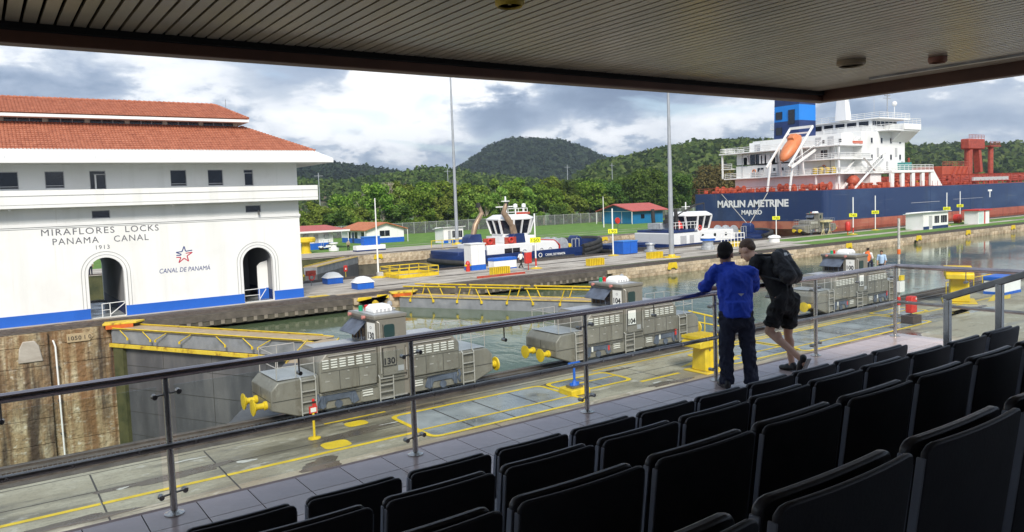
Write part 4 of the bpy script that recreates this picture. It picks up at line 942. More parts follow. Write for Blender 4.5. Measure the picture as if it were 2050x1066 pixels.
for num, r in roots:
    if not num: continue
    cab_ = [c for c in kids(r) if c.name.startswith('cab') and not c.name.startswith('cab_roof')][0]
    dirv = Vector((.12, -.82, 0)).normalized()      # along the chamfered cab corner, far to near
    ang = math.atan2(dirv.y, dirv.x)
    p = MB().box(-.27, .27, -.022, -.002, -.36, .36).build('number_plate', 'plate_white', r, loc=(4.18, -.81, 3.12), rot=(0, 0, ang))
    text('number', num, .36, (0, -.025, -.27), (PI/2, 0, 0), 'letter_black', p, ext=.003, width=.44, bold=.012)
    text('number_small', 'O', .16, (0, -.025, .12), (PI/2, 0, 0), 'letter_grey', p, ext=.003)
    p = MB().box(4.42, 4.98, -1.262, -1.242, 1.78, 2.50).build('number_plate', 'plate_white' if num != '130' else 'mule_body', r)
    text('number', num, .34, (4.70, -1.266, 1.84), (PI/2, 0, 0), 'letter_black', p, ext=.003, width=.46, bold=.012)
    for a, b in (((4.42, 1.78), (4.98, 1.78)), ((4.98, 1.78), (4.98, 2.5)), ((4.98, 2.5), (4.42, 2.5)), ((4.42, 2.5), (4.42, 1.78))):
        MB().beam((a[0], -1.268, a[1]), (b[0], -1.268, b[1]), .012, .025, up=(0, 1, 0)).build('plate_border', 'letter_black', p)
for num, r in roots:
    if num == '130':
        MB().box(1.46, 1.60, -1.34, -1.31, .55, .85).build('warning_tag', 'paint_red', r); MB().sphere((1.5, -1.33, .98), .06, 8, 6).build('red_lamp', 'lens_red', r)
    else:
        MB().box(3.1, 3.25, -1.20, -1.16, .72, .95).build('warning_tag', 'paint_red', r); MB().box(7.75, 7.87, -1.22, -1.18, .85, 1.15).build('warning_tag', 'paint_red', r)
        for x in (2.1, 6.6): MB().box(x, x+.09, -1.22, -1.18, .78, 1.02).build('white_tag', 'plate_white', r)
t = thing('work_stand', 'pale yellow frame stand beside the distant locomotive', 'stand', (121.2, YC1-3.4, 0))
for x in (0, 2.0): MB().beam((x, 0, 0), (x, 0, 2.2), .08, .08).beam((x-.6, 0, 0), (x, 0, .9), .07, .07).beam((x+.6, 0, 0), (x, 0, .9), .07, .07).build('trestle', mat('pale_yellow', (.60, .52, .28), .6), t)
MB().box(-.2, 2.2, -.4, .4, 2.2, 2.5).build('platform', 'pale_yellow', t)

# ------------------------------------------------------------------ things on the near deck
def bollard(p, label, rz=0, s=1.):
    t = thing('mooring_bollard', label, 'bollard', (p[0], p[1], 0), rz, group='yellow mooring bollards')
    t.scale = (s, s, s)
    MB().box(-.75, .95, -.7, .7, 0, .06).build('base_plate', 'paint_yellow_worn', t, bevel=.02)
    MB().loft([[(-.52, -.42, .06), (.42, -.42, .06), (.42, .42, .06), (-.52, .42, .06)], [(-.45, -.38, 1.15), (.40, -.38, 1.15), (.40, .38, 1.15), (-.45, .38, 1.15)]]).build('column', 'paint_yellow', t, bevel=.05)
    MB().prism([(-.98, 1.16), (.75, 1.16), (.78, 1.34), (.55, 1.55), (.3, 1.62), (-.6, 1.62), (-.98, 1.42)], 'y', -.55, .6).build('cap', 'paint_yellow', t, bevel=.05)
    for k in range(7): MB().box(-.92+k*.2, -.84+k*.2, -.5, .62, 1.62-(.06 if k < 1 else 0), 1.69).build('rib', 'paint_yellow', t)
    MB().lathe([(.05, -.02), (.05, 0)], (-.2, -.40, 1.02), 8, 'y').build('bolt', 'steel_dark', t)
    return t
bollard((26.9, 23.4), 'big yellow bollard half hidden by the man in the blue shirt')
bollard((54.8, 25.3), 'big yellow bollard seen past the railing corner at the right', .5, 1.45)
t = thing('marker_post', 'short yellow post on a disc beside the first locomotive', 'post', (9.21, 25.73, 0))
MB().lathe([(.22, 0), (.22, .03), (.06, .05)], (0, 0, 0), 14).build('base', 'paint_yellow', t); MB().tube([(0, 0, .03), (0, 0, .92)], .045, 8).build('post', 'paint_yellow', t)
MB().box(-.14, .14, -.03, .03, .9, 1.15).build('plate', 'paint_red', t); MB().box(-.1, .1, -.045, -.031, .95, 1.1).build('label_plate', 'plate_white', t)
t = thing('valve_stand', 'blue valve stand on a yellow block beside the hatch covers', 'valve', (19.85, 24.3, 0))
MB().box(-.5, .5, -.42, .42, 0, .25).build('plinth', 'paint_yellow', t, bevel=.03)
MB().box(-.28, .28, -.22, .22, .25, .36).build('base', 'steel_dark', t); MB().lathe([(.16, .36), (.10, .48), (.055, .55), (.05, 1.2), (.08, 1.22), (.08, 1.3)], (0, 0, 0), 12).build('stem', 'paint_blue', t)
MB().beam((-.3, 0, 1.28), (.3, 0, 1.28), .07, .06).build('handle', 'paint_blue', t)
for x in (-.18, .18): MB().lathe([(.06, .36), (.06, .46)], (x, 0, 0), 8).build('valve_nut', 'paint_blue', t)
t = thing('marker_post', 'short yellow post with red plate right of the bollard', 'post', (29.6, 24.2, 0))
MB().box(-.3, .3, -.3, .3, 0, .04).build('base', 'paint_yellow', t); MB().tube([(0, 0, .03), (0, 0, .95)], .05, 8).build('post', 'paint_yellow', t); MB().box(-.16, .16, -.04, .04, .93, 1.2).build('plate', 'paint_red', t)
t = thing('fire_cabinet', 'red round-topped cabinet on a dark block by the railing corner', 'cabinet', (44.7, 23.3, 0)); t.scale = (.66, .66, .66)
MB().box(-.75, .75, -.55, .55, 0, .72).build('plinth', mat('plinth_dark', (.06, .045, .045), .6), t, bevel=.03)
MB().tube([(0, 0, .72), (0, 0, .95)], .07, 8).build('stem', 'steel_dark', t)
MB().prism([(-.47, .95), (.47, .95), (.47, 2.2), (.36, 2.42), (-.36, 2.42), (-.47, 2.2)], 'y', -.3, .3).build('cabinet', 'paint_red', t, bevel=.06)
MB().box(.2, .32, -.315, -.30, 2.1, 2.28).build('sticker', 'plate_white', t)
t = thing('lamp_post', 'white and grey post with control box standing in the deck at right', 'post', (46.3, 24.9, 0))
MB().lathe([(.5, 0), (.5, .06), (.25, .16), (.13, .2)], (0, 0, 0), 14).build('base', 'steel_dark', t); MB().tube([(0, 0, .1), (0, 0, 6.1)], .075, 12).build('pole', mat('pole_speckled', (.42, .42, .38), .7, var=.4, scale=9), t, smooth=40)
MB().box(-.45, .12, -.3, -.11, 1.6, 2.25).build('control_box', 'plate_white', t); MB().lathe([(.1, .75), (.1, 1.25)], (0, 0, 0), 12).build('red_band', 'paint_red', t); MB().lathe([(.1, 3.9), (.1, 4.2)], (0, 0, 0), 12).build('orange_band', 'paint_orange', t)
MB().box(-.2, .2, -.25, -.11, 2.3, 2.6).build('yellow_box', 'paint_yellow', t)
t = thing('utility_box', 'white chest with blue lid at the right edge', 'box', (60.8, 25.2, 0))
MB().box(-1, 1.6, -.7, .7, .0, 1.0).build('chest', 'paint_white', t, bevel=.03); MB().box(-1.05, 1.65, -.75, .75, 1.0, 1.3).build('lid', 'paint_blue', t, bevel=.05); MB().box(-1.02, 1.62, -.72, .72, 0.005, .2).build('base_band', 'paint_blue', t)
t = thing('deck_fence', 'thin yellow pipe rail beside the bollard at the right edge', 'fence', (57, 27.2, 0))
for k in range(6): MB().tube([(k*1.4, 0, 0), (k*1.4, 0, 1.0)], .035, 6).build('post', 'paint_yellow', t)
MB().tube([(0, 0, 1.0), (7, 0, 1.0)], .03, 6).build('rail', 'paint_yellow', t)
sheet('yellow_patch', [(56, 24), (64, 26.6), (66, 26.6), (58.5, 23.6)], 'paint_yellow_worn', .0085, kind='structure')
t = thing('gangway_rail', 'low yellow handrail sloping behind the middle locomotive', 'railing', (31.2, 28.3, 0))
MB().tube([(0, 0, 1.75), (4.4, -.6, .5)], .05, 6).tube([(0, 0, 1.25), (4.4, -.6, .12)], .04, 6).build('rail', 'paint_yellow', t)
for k in range(5): MB().tube([(k*1.1, -.15*k, 0), (k*1.1, -.15*k, 1.75-.31*k)], .035, 6).build('post', 'paint_yellow', t)
sheet('yellow_patch', [(26.5, 24.6), (31.5, 26.4), (33.5, 26.4), (29.5, 24.4)], 'paint_yellow_worn', .0085, kind='structure')
# ------------------------------------------------------------------ on the centre wall
def sheet2(name, x0, x1, y0, y1, m, z): return sheet(name, [(x0, y0), (x1, y0), (x1, y1), (x0, y1)], m, z, kind='structure')
for x0, x1, y0, y1, z in ((100, 420, 66.2, 70.2, .010), (104, 420, 72.4, 77.6, .010)): sheet2('grass_strip', x0, x1, y0, y1, 'grass', z)
for k, y in enumerate((68.2, 70.4, 72.5, 74.6, 76.9)): sheet2('deck_joint', 24, 100, y, y+.08, 'track_bed', .006)
for k in range(13): sheet2('deck_joint', 25+k*6, 25.07+k*6, 67, 78.4, 'track_bed', .0075)
sheet2('yellow_patch', 24.1, 25.9, 66.2, 67.4, 'paint_yellow_worn', .009)
for i, (x, y, rx, ry) in enumerate([(33, 70, 3, .5), (44, 73, 4, .4), (52, 69.2, 4, .35), (62, 75, 6, .5), (74, 72, 6, .5), (88, 70, 7, .6), (40, 77, 4, .4)]): blob(x, y, rx, ry, 80+i, 'track_bed', .0052, 'dirt_stain')

def skylight(x, y, label):
    t = thing('skylight', label, 'skylight', (x, y, 0), group='domed skylights')
    MB().box(-.85, .85, -.75, .75, 0, .62).build('kerb', 'paint_blue', t, bevel=.02)
    MB().loft([[(-.92, -.82, .63), (.92, -.82, .63), (.92, .82, .63), (-.92, .82, .63)], [(-.85, -.76, .72), (.85, -.76, .72), (.85, .76, .72), (-.85, .76, .72)], [(-.5, -.45, 1.1), (.5, -.45, 1.1), (.5, .45, 1.1), (-.5, .45, 1.1)], [(-.2, -.18, 1.2), (.2, -.18, 1.2), (.2, .18, 1.2), (-.2, .18, 1.2)]]).build('dome', 'paint_white', t, smooth=70)
skylight(30.4, 69.2, 'white domed skylight on a blue kerb, nearer the track'); skylight(30.3, 76.6, 'white domed skylight on a blue kerb, farther from the track')
t = thing('life_ring_stand', 'red hooded stand holding a life ring beside the control house', 'life ring', (27.9, 76.4, 0)); t.scale = (.66, .66, .66)
MB().tube([(0, 0, 0), (0, 0, 1.2)], .05, 6).build('post', 'steel_dark', t); MB().box(-.75, .75, -.3, .3, 1.55, 2.35).build('hood', 'paint_red_rust', t, bevel=.06)
m_ = MB(); pts = [(.42*math.cos(2*PI*k/16), -.34, 1.3+.42*math.sin(2*PI*k/16)) for k in range(17)]; m_.tube(pts, .1, 8).build('ring', 'paint_red', t, smooth=50)
t = thing('alarm_post', 'small red call box on a short post behind the skylights', 'post', (33.7, 81.2, 0)); t.scale = (.7, .7, .7)
MB().tube([(0, 0, 0), (0, 0, 1.2)], .05, 6).build('post', 'paint_yellow', t); MB().box(-.3, .3, -.1, .1, 1.0, 2.0).build('box', 'paint_red', t, bevel=.04); MB().box(-.1, .1, -.12, -.101, 1.3, 1.6).build('label_plate', 'plate_white', t)
# yellow fenced enclosure
t = thing('safety_enclosure', 'yellow railed enclosure with kick plates on the centre wall', 'railing', (37.0, 74.6, 0))
LX, LY = 4.9, 4.6
for x0, y0, x1, y1 in ((0, 0, LX, 0), (LX, 0, LX, LY), (LX, LY, 0, LY), (0, LY, 0, 0)):
    MB().beam((x0, y0, 1.1), (x1, y1, 1.1), .09, .09).beam((x0, y0, .65), (x1, y1, .65), .06, .06).build('rail', 'paint_yellow', t); MB().beam((x0, y0, .2), (x1, y1, .2), .04, .36).build('kick_plate', 'paint_yellow', t)
for x, y in [(i*LX/4, 0) for i in range(5)]+[(i*LX/4, LY) for i in range(5)]+[(0, LY/2), (LX, LY/2)]: MB().beam((x, y, 0), (x, y, 1.1), .07, .07).build('post', 'paint_yellow', t)

def sign_pole(x, y, num, label, m='paint_white', base='paint_yellow', hz=6.4):
    t = thing('number_sign', label, 'sign', (x, y, 0), group='white poles with yellow number plates')
    MB().tube([(0, 0, .05), (0, 0, hz)], .09, 8).build('pole', m, t, smooth=40); MB().lathe([(.75, 0), (.75, .05), (.3, .14), (.12, .16)], (0, 0, 0), 14).build('base', base, t)
    az_ = -math.atan2(x, y)
    p = MB().box(-.62, .62, -.14, -.10, 3.02, 3.62).build('plate', 'sign_yellow', t, rot=(0, 0, az_), bevel=.06)
    text('number', num, .52, (0, -.145, 3.13), (PI/2, 0, 0), 'letter_black', p, ext=.003, width=.85)
    MB().lathe([(.1, .3), (.1, 1.2)], (0, 0, 0), 8).build('red_band', 'paint_red', t) if num in ('150', '740') else None
for x, y, nmb, lab in [(53.1, 71.4, '150', 'white pole with yellow plate beside the walking man'), (70.8, 77.5, '190', 'white pole with yellow plate left of the blue box'), (112.3, 83.0-1.3, '730', 'white pole with yellow 730 plate in front of the ship name'),
                       (123.2, 74.2, '740', 'white pole with yellow 740 plate beside the red cylinder'), (136.8, 78.0, '690', 'white pole with yellow plate right of the 740 pole'), (154.6, 73.7, '845', 'white pole with yellow plate just right of the white booth'), (172.5, 79.5, '680', 'white pole with yellow plate behind the red reel')]:
    sign_pole(x, y, nmb, lab)
t = thing('thin_mast', 'thin white pole on a yellow base by the yellow enclosure', 'pole', (36.2, 78.0, 0))
MB().tube([(0, 0, 0), (0, 0, 8.8)], [.11, .06], 8).build('pole', 'paint_white', t, smooth=40); MB().lathe([(.8, 0), (.8, .06), (.25, .2)], (0, 0, 0), 12).build('base', 'paint_yellow', t); MB().box(-.12, .5, -.2, .2, .15, .6).build('junction_box', 'frame_grey', t)
def light_mast(x, y, h, label):
    t = thing('light_mast', label, 'light pole', (x, y, 0), group='tall grey light masts')
    MB().tube([(0, 0, .1), (0, 0, h*.45), (0, 0, h)], [.34, .26, .13], 14).build('pole', 'pole_grey', t, smooth=40); MB().lathe([(1.1, 0), (1.1, .12), (.5, .16), (.42, .4)], (0, 0, 0), 16).build('base', 'paint_yellow', t)
    MB().lathe([(.9, h), (1.0, h+.15), (.2, h+.4)], (0, 0, 0), 12).build('head_ring', 'pole_grey', t)
light_mast(72.5, 68.4, 24, 'tall grey light mast on the centre wall left of the men'); light_mast(74.3, 124.6, 34, 'tall thin grey light mast beyond the far wall')
t = thing('equipment_cabinet', 'tall white cabinet with blue base on the centre wall', 'cabinet', (46.9, 75.6, 0))
MB().box(0, 1.95, 0, 1.6, 0.62, 3.05).build('body', 'paint_white', t, bevel=.03); MB().box(-.03, 1.98, -.03, 1.6, 0, .62).build('base', 'paint_blue', t); MB().box(-.08, 2.05, -.08, 1.68, 3.05, 3.15).build('lid', 'trim_white', t); MB().box(.95, .97, -.012, -.001, .7, 2.95).build('door_seam', 'shadow_line', t)
t = thing('equipment_bin', 'long low white bin with blue lid beside the cabinet', 'bin', (49.0, 74.0, 0))
MB().box(0, 3.2, 0, 1.3, 0.12, 1.0).build('body', 'paint_white', t, bevel=.03); MB().box(-.04, 3.24, -.04, 1.34, 1.0, 1.35).build('lid', 'paint_blue', t, bevel=.04); MB().box(-.01, 3.21, -.01, 1.31, 0, .12).build('base', 'paint_blue', t)
t = thing('hydrant', 'red hydrant at the corner of the white cabinet', 'hydrant', (46.2, 75.3, 0))
MB().lathe([(.25, 0), (.22, .8), (.3, .85), (.2, 1.15), (.02, 1.25)], (0, 0, 0), 10).build('barrel', 'paint_red', t, smooth=40); MB().lathe([(.12, -.4), (.12, .4)], (0, 0, .7), 8, 'x').build('outlet', 'paint_yellow', t)
def corr_box(x, y, label):
    t = thing('rope_guard', label, 'barrier', (x, y, 0), group='yellow corrugated rope guards')
    MB().box(0.04, 2.26, .06, .66, .0, .76).build('core', mat('guard_gap_shade', (.22, .13, .02), .7), t)  # shade between the ribs is put into the darker core colour
    for k in range(9): MB().box(k*.26, k*.26+.15, -.05, .75, .005, .82).build('rib', 'paint_yellow', t)
corr_box(45.5, 69.0, 'ribbed yellow guard in front of the white bin'); corr_box(58.6, 68.2, 'ribbed yellow guard, middle one of three along the track'); corr_box(69.3, 69.0, 'ribbed yellow guard beside the tall light mast')
t = thing('fire_cabinet', 'red cabinet on a thin post in front of the walking man', 'cabinet', (51.4, 70.6, 0))
MB().tube([(0, 0, 0), (0, 0, .8)], .06, 6).build('post', 'paint_red_rust', t); MB().prism([(-.42, .75), (.42, .75), (.42, 2.05), (-.42, 2.05)], 'y', -.2, .2).build('cabinet', 'paint_red', t, bevel=.06); MB().box(-.45, .45, -.22, .22, 2.05, 2.12).build('lid', 'plate_white', t)
t = thing('storage_box', 'bright blue metal box on the centre wall', 'box', (72.4, 77.2, 0))
MB().box(0, 2.7, 0, 2.0, .06, 1.75).build('body', 'paint_blue', t, bevel=.03); MB().box(-.06, 2.76, -.06, 2.06, 1.75, 1.86).build('lid', mat('blue_light', (.05, .22, .62), .4), t); MB().box(1.34, 1.36, -.012, -.001, .1, 1.7).build('door_seam', 'paint_navy', t)
t = thing('capstan', 'white and blue capstan behind the men heads', 'capstan', (85.1, 73.3, 0))
MB().lathe([(.95, 0), (.95, .5), (.75, .55), (.75, 1.2), (1.0, 1.3)], (0, 0, 0), 18).build('drum', 'winch_silver', t, smooth=40); MB().lathe([(1.05, 1.3), (1.05, 1.65)], (0, 0, 0), 18).build('band', 'paint_blue', t); MB().lathe([(1.15, 1.66), (.9, 1.9), (.1, 2.15)], (0, 0, 0), 18).build('cap', 'paint_white', t, smooth=30)
t = thing('capstan', 'grey mooring capstan beside the blue box', 'capstan', (77.6, 77.2, 0))
MB().lathe([(.9, 0), (.9, .3), (.55, .4), (.5, 1.0), (.75, 1.15), (.7, 1.3), (.1, 1.4)], (0, 0, 0), 16).build('drum', 'winch_silver', t, smooth=40)
t = thing('pipe_cage', 'white pipe cage with yellow fittings beside the capstan', 'cage', (90.0, 73.2, 0))
for x in range(5): MB().tube([(x*.75, 0, 0), (x*.75, 0, 2.0)], .05, 6).tube([(x*.75, 1.8, 0), (x*.75, 1.8, 2.0)], .05, 6).build('post', 'paint_white', t)
for z in (.6, 1.3, 2.0): MB().tube([(0, 0, z), (3, 0, z), (3, 1.8, z), (0, 1.8, z), (0, 0, z)], .045, 6).build('rail', 'paint_white', t)
MB().box(.4, 2.6, .3, 1.4, 0, .7).build('fitting', 'paint_yellow', t)
t = thing('capstan', 'low white capstan cap right of the young man', 'capstan', (101.5, 74.2, 0))
MB().lathe([(.8, 0), (.8, .7), (1.0, .75), (.8, 1.0), (.2, 1.15)], (0, 0, 0), 18).build('cap', 'paint_white', t, smooth=40)
def booth(x, y, w, d, h, label, par_rot=0, dado='paint_blue', z0=0):
    t = thing('guard_booth', label, 'booth', (x, y, z0), par_rot)
    holes_ = [[(w*.44, 1.0), (w*.64, 1.0), (w*.64, 2.35), (w*.44, 2.35)], [(w*.70, 1.0), (w*.96, 1.0), (w*.96, 2.35), (w*.70, 2.35)], [(w*.22, .1), (w*.36, .1), (w*.36, 2.4), (w*.22, 2.4)]]
    holed_wall([(0, 0), (w, 0), (w, h), (0, h)], holes_, 0, .12, 'front_wall', 'wall_white', t)
    MB().box(0, .12, .121, d, 0, h).build('side_wall', 'wall_white', t); MB().box(w-.12, w, .121, d, 0, h).build('side_wall', 'wall_white', t); MB().box(.121, w-.121, d-.12, d, 0, h).build('rear_wall', 'wall_white', t)
    for a, b in ((0, w*.22), (w*.36, w)): MB().box(a-.01, b+.01, -.02, -.001, 0, .55).build('base_band', dado, t)
    for a, b in ((w*.44, w*.64), (w*.70, w*.96)):
        p = MB().box(a, b, .06, .08, 1.0, 2.35).build('window', 'window_dark', t)
        for k in (1, 2): MB().box(a+(b-a)*k/3-.02, a+(b-a)*k/3+.02, .03, .059, 1.0, 2.35).build('mullion', 'frame_grey', p)
    MB().box(w*.22, w*.36, .06, .1, .1, 2.4).build('door', 'frame_grey', t)
    MB().prism([(-.5, h+.05), (-.5, h+.15), (d+.3, h-.25), (d+.3, h-.35)], 'x', -.4, w+.3).build('roof', 'trim_white', t)
    return t
booth(139.2, 70.4, 9.0, 3.2, 3.05, 'white booth with navy base on the centre wall, right side', dado='paint_navy')
t = thing('shed', 'small white shed with red roof and trim on the centre wall', 'shed', (160.6, 70.6, 0))
MB().box(0, 4.6, 0, 2.6, 0, 2.6).build('walls', 'wall_white', t); MB().box(2.4, 2.9, -.03, -.001, 0, 2.6).build('trim', 'paint_red', t); MB().box(-.4, 5.2, -.3, 2.8, 2.6, 2.85).build('roof', 'paint_red', t); MB().box(.2, 2.2, -.02, -.001, .1, 2.3).build('door', mat('door_pale', (.55, .68, .66), .5), t)
t = thing('fire_cabinet', 'red cylinder cabinet at the foot of the 740 pole', 'cabinet', (121.9, 74.4, 0))
MB().tube([(0, 0, 0), (0, 0, .7)], .1, 6).build('stem', 'paint_orange', t); MB().lathe([(.4, .7), (.45, .8), (.45, 2.0), (.3, 2.25), (.05, 2.3)], (0, 0, 0), 12).build('cylinder', 'paint_red', t, smooth=40)
t = thing('hose_reel', 'red hose reel on legs near the white booth', 'reel', (163, 75.6, 0))
MB().lathe([(.9, -.5), (.9, .5)], (0, 0, 1.0), 12, 'y').build('drum', 'paint_red', t); MB().beam((-.8, -.6, 0), (0, -.6, 1.0), .1, .1).beam((.8, -.6, 0), (0, -.6, 1.0), .1, .1).beam((0, .6, 0), (0, .6, 1.0), .1, .1).build('legs', 'paint_orange', t)
def bitt(x, y, label, z=-.1, m='paint_yellow'):
    t = thing('wall_fairlead', label, 'fairlead', (x, y, z), group='yellow fairleads on the lock wall edge')
    MB().prism([(-.85, -.55), (-.65, .2), (.6, .2), (.8, -.5), (.45, -.62), (.3, -.42), (-.25, -.45), (-.5, -.66)], 'y', -.14, .0).build('casting', m, t, bevel=.03)
for i, (px, py) in enumerate([(1345, 527), (1698, 490), (1838, 474), (1937, 461), (2027, 452)]):
    p = ony(px, py, YC0); bitt(p.x, YC0-.08, f'yellow fairlead on the stone wall edge, {ordn(i)} from the left beyond the gates')
for i, (px, py) in enumerate([(757, 515), (893, 502), (1210, 473)]):
    p = ony(px, py, YF); bitt(p.x, YF-.08, f'yellow fairlead on the far wall, {ordn(i)} from the left', z=-.2)
t = thing('track_ramp', 'white plate with a red edge lying beside the track', 'plate', (42.5, 67.6, 0))
MB().box(0, 6.2, 0, 1.3, .0, .08).build('plate', 'concrete_pale', t); MB().box(0, 6.2, -.12, -.001, 0, .22).build('edge', 'paint_red_rust', t)

# ------------------------------------------------------------------ beyond the far wall
sheet2('far_apron', -60, 95, YF+4, 129, 'concrete_pale', .034)
sheet2('lawn', -60, 420, 129, 186, 'grass', .012); sheet2('lawn', 95, 420, 119, 129.0, 'grass', .040)
for y in (133.5, 126.5): sheet2('footpath', 60, 260, y, y+.9, 'concrete_pale', .046)
def house(name, label, x, y, w, d, h, ridge, roof_m, wall_m, dado_m, over=.7, flip=False, win=True):
    """gable facing the lock; ridge runs away from the viewer, or along x when flip"""
    t = thing(name, label, 'house', (x, y, 0))
    if flip:
        MB().box(0, w, 0, d, 0, h).build('walls', wall_m, t)
        MB().prism([(-over, h-.1), (-over, h+.05), (d/2, h+ridge+.1), (d+over, h+.05), (d+over, h-.1), (d/2, h+ridge-.08)], 'x', -over, w+over).build('roof', roof_m, t)
    else:
        MB().prism([(0, 0), (w, 0), (w, h), (w/2, h+ridge), (0, h)], 'y', 0, d).build('walls', wall_m, t)
        MB().prism([(-over, h-over*ridge/(w/2)), (w/2, h+ridge+.02), (w+over, h-over*ridge/(w/2)), (w+over, h-over*ridge/(w/2)+.16), (w/2, h+ridge+.2), (-over, h-over*ridge/(w/2)+.16)], 'y', -over, d+over).build('roof', roof_m, t)
    if dado_m: MB().box(-.02, w+.02, -.03, d+.02, 0, 1.05).build('base_band', dado_m, t)
    return t
hs = house('gable_house', 'white house with orange tiled roof and blue base on the far lawn', 66.2, 147.5, 8.6, 13, 2.9, 1.25, 'roof_orange', 'wall_white', 'paint_blue_dado')
w_ = MB().box(3.0, 5.3, -.03, -.001, 1.4, 2.6).build('window', 'window_dark', hs); MB().box(4.1, 4.2, -.06, -.031, 1.4, 2.6).build('mullion', 'frame_grey', w_)
for y in (1.2, 4.6, 8.2): MB().box(-.03, -.001, y, y+1.4, 1.0, 2.4).build('window', 'window_dark', hs)
MB().box(-.04, -.001, 6.4, 7.4, .05, 2.3).build('door', 'paint_navy', hs)
MB().tube([(-.6, -.6, 0), (-.6, -.6, 2.6)], .07, 6).tube([(9.2, -.6, 0), (9.2, -.6, 2.6)], .07, 6).build('porch_post', 'paint_white', hs)
t = thing('flat_house', 'low white house with flat red edged roof beside the golf cart', 'house', (36, 139.5, 0))
MB().box(0, 19.7, 0, 9, 0, 3.3).build('walls', 'wall_white', t); MB().box(-.02, 19.72, -.03, 9.02, 0, 1.25).build('base_band', 'paint_blue_dado', t)
MB().prism([(-1.4, 3.35), (-1.4, 3.55), (11, 4.35), (11, 4.15)], 'x', -1, 22.6).build('roof', 'roof_red', t); MB().box(-1, 22.6, -1.48, -1.40, 3.25, 3.58).build('fascia', 'trim_white', t)
for x in (13.9, 17.9): MB().box(x, x+.9, -.35, -.001, 2.2, 2.85).build('air_conditioner', 'frame_grey', t)
MB().box(15.9, 16.8, -.03, -.001, 1.3, 2.9).build('window', 'frame_grey', t); MB().tube([(22.3, -1.2, 0), (22.3, -1.2, 3.3)], .07, 6).build('porch_post', 'paint_white', t)
t = thing('golf_cart', 'small white golf cart parked by the flat roofed house', 'golf cart', (53.4, 137.4, .036))
MB().prism([(-1.3, .35), (-1.35, .6), (-.9, .72), (-.75, .5), (.1, .5), (.2, .8), (1.25, .85), (1.3, .4)], 'y', -.6, .6).build('body', 'paint_white', t, bevel=.04)
MB().box(-.75, .85, -.62, .62, 1.85, 1.92).build('roof', 'paint_white', t); MB().box(.2, .75, -.5, .5, .85, .98).box(.72, .85, -.5, .5, .98, 1.35).build('seat', 'seat_vinyl', t)
for x in (-.7, .8):
    for y in (-.55, .55): MB().tube([(x, y, .6), (x*.95, y, 1.86)], .03, 6).build('canopy_post', 'frame_grey', t)
for x in (-.9, .9):
    for y in (-.55, .55): MB().lathe([(.26, -.09), (.26, .09), (.1, .1)], (x, y, .26), 14, 'y').build('wheel', 'fender_black', t)
t = thing('mooring_bollard', 'yellow T shaped bollard at the corner of the flat house', 'bollard', (46.9, 130.2, .034)); 
MB().lathe([(1.0, 0), (.95, .1), (.8, .15), (.75, 1.9)], (0, 0, 0), 16).build('column', 'paint_yellow', t); MB().lathe([(1.6, 1.9), (1.75, 2.1), (1.75, 2.6), (1.5, 2.8)], (0, 0, 0), 16).build('cap', 'paint_yellow', t)
t = thing('capstan', 'white ribbed capstan between the golf cart and the standing man', 'capstan', (52.6, 131.6, .034))
MB().lathe([(.9, 0), (.9, .5), (.5, .6), (.5, 1.2), (.8, 1.3), (.8, 1.5)], (0, 0, 0), 14).build('drum', 'paint_white', t)
t = thing('control_cabinet', 'blue cabinet on a long white base at the far wall', 'cabinet', (53.7, 124.0, .034))
MB().box(0, 5.5, 0, 1.6, 0, 1.0).build('base', 'paint_white', t, bevel=.03); MB().box(-.02, 5.52, -.03, 1.62, 0, .25).build('base_band', 'paint_navy', t); MB().box(1.5, 4.6, .2, 1.5, 1.0, 2.4).build('cabinet', 'paint_blue', t, bevel=.04); MB().box(1.4, 4.7, .1, 1.6, 2.4, 2.52).build('lid', 'blue_light', t)
bt = booth(75.1, 131, 4.5, 3.4, 3.05, 'small white booth beneath the thin far mast', 0); 
t = thing('pipe_fence', 'low yellow pipe fence on the edge of the far wall', 'fence', (66.5, 120.5, .034))
for k in range(4): MB().tube([(k*2.2, 0, 0), (k*2.2, 0, 1.2)], .06, 6).build('post', 'paint_yellow', t)
MB().tube([(0, 0, 1.2), (6.6, 0, 1.2)], .06, 6).build('rail', 'paint_yellow', t)
bh2 = thing('boat_house', 'blue house with pale red roof beyond the second tug', 'house', (151.8, 157.5, 0))
MB().prism([(0, 0), (0, 3.9), (6.5, 5.5), (13, 3.9), (13, 0)], 'x', 0, 11.8).build('walls', 'house_blue', bh2)
MB().prism([(-1.2, 3.55), (6.5, 5.5), (14.2, 3.55), (14.2, 3.75), (6.5, 5.75), (-1.2, 3.75)], 'x', -1.6, 13.0).build('roof', 'roof_red', bh2)
for a, b in ((.6, 4.2), (4.7, 8.4), (8.9, 12.4)):
    f = MB().box(-.05, -.001, a, b, .3, 3.5).build('door_panel', mat('panel_teal', (.02, .20, .40), .4), bh2); MB().box(-.09, -.051, a-.18, a, .2, 3.6).box(-.09, -.051, a, b+.18, 3.5, 3.66).build('door_trim', 'paint_white', f)
for y in (-1.0, 14.0): MB().tube([(-1.4, y, 0), (-1.4, y, 3.6)], .1, 6).build('porch_post', 'paint_white', bh2)
MB().box(3, 4.4, -.04, -.001, 1.4, 2.6).box(7, 8.4, -.04, -.001, 1.4, 2.6).build('window', 'window_dark', bh2)
t = thing('life_ring_stand', 'red round life ring stand on the far lawn by the blue house', 'life ring', (131, 141.5, .012)); MB().tube([(0, 0, 0), (0, 0, 1.2)], .07, 6).build('post', 'steel_dark', t); MB().lathe([(.75, -.2), (.8, 0), (.75, .2)], (0, 0, 1.9), 16, 'y').build('case', 'paint_red', t)
t = thing('pole', 'short white pole on the lawn beside the blue house', 'pole', (134, 150, .012)); MB().tube([(0, 0, 0), (0, 0, 8)], [.14, .09], 8).build('shaft', 'paint_white', t)
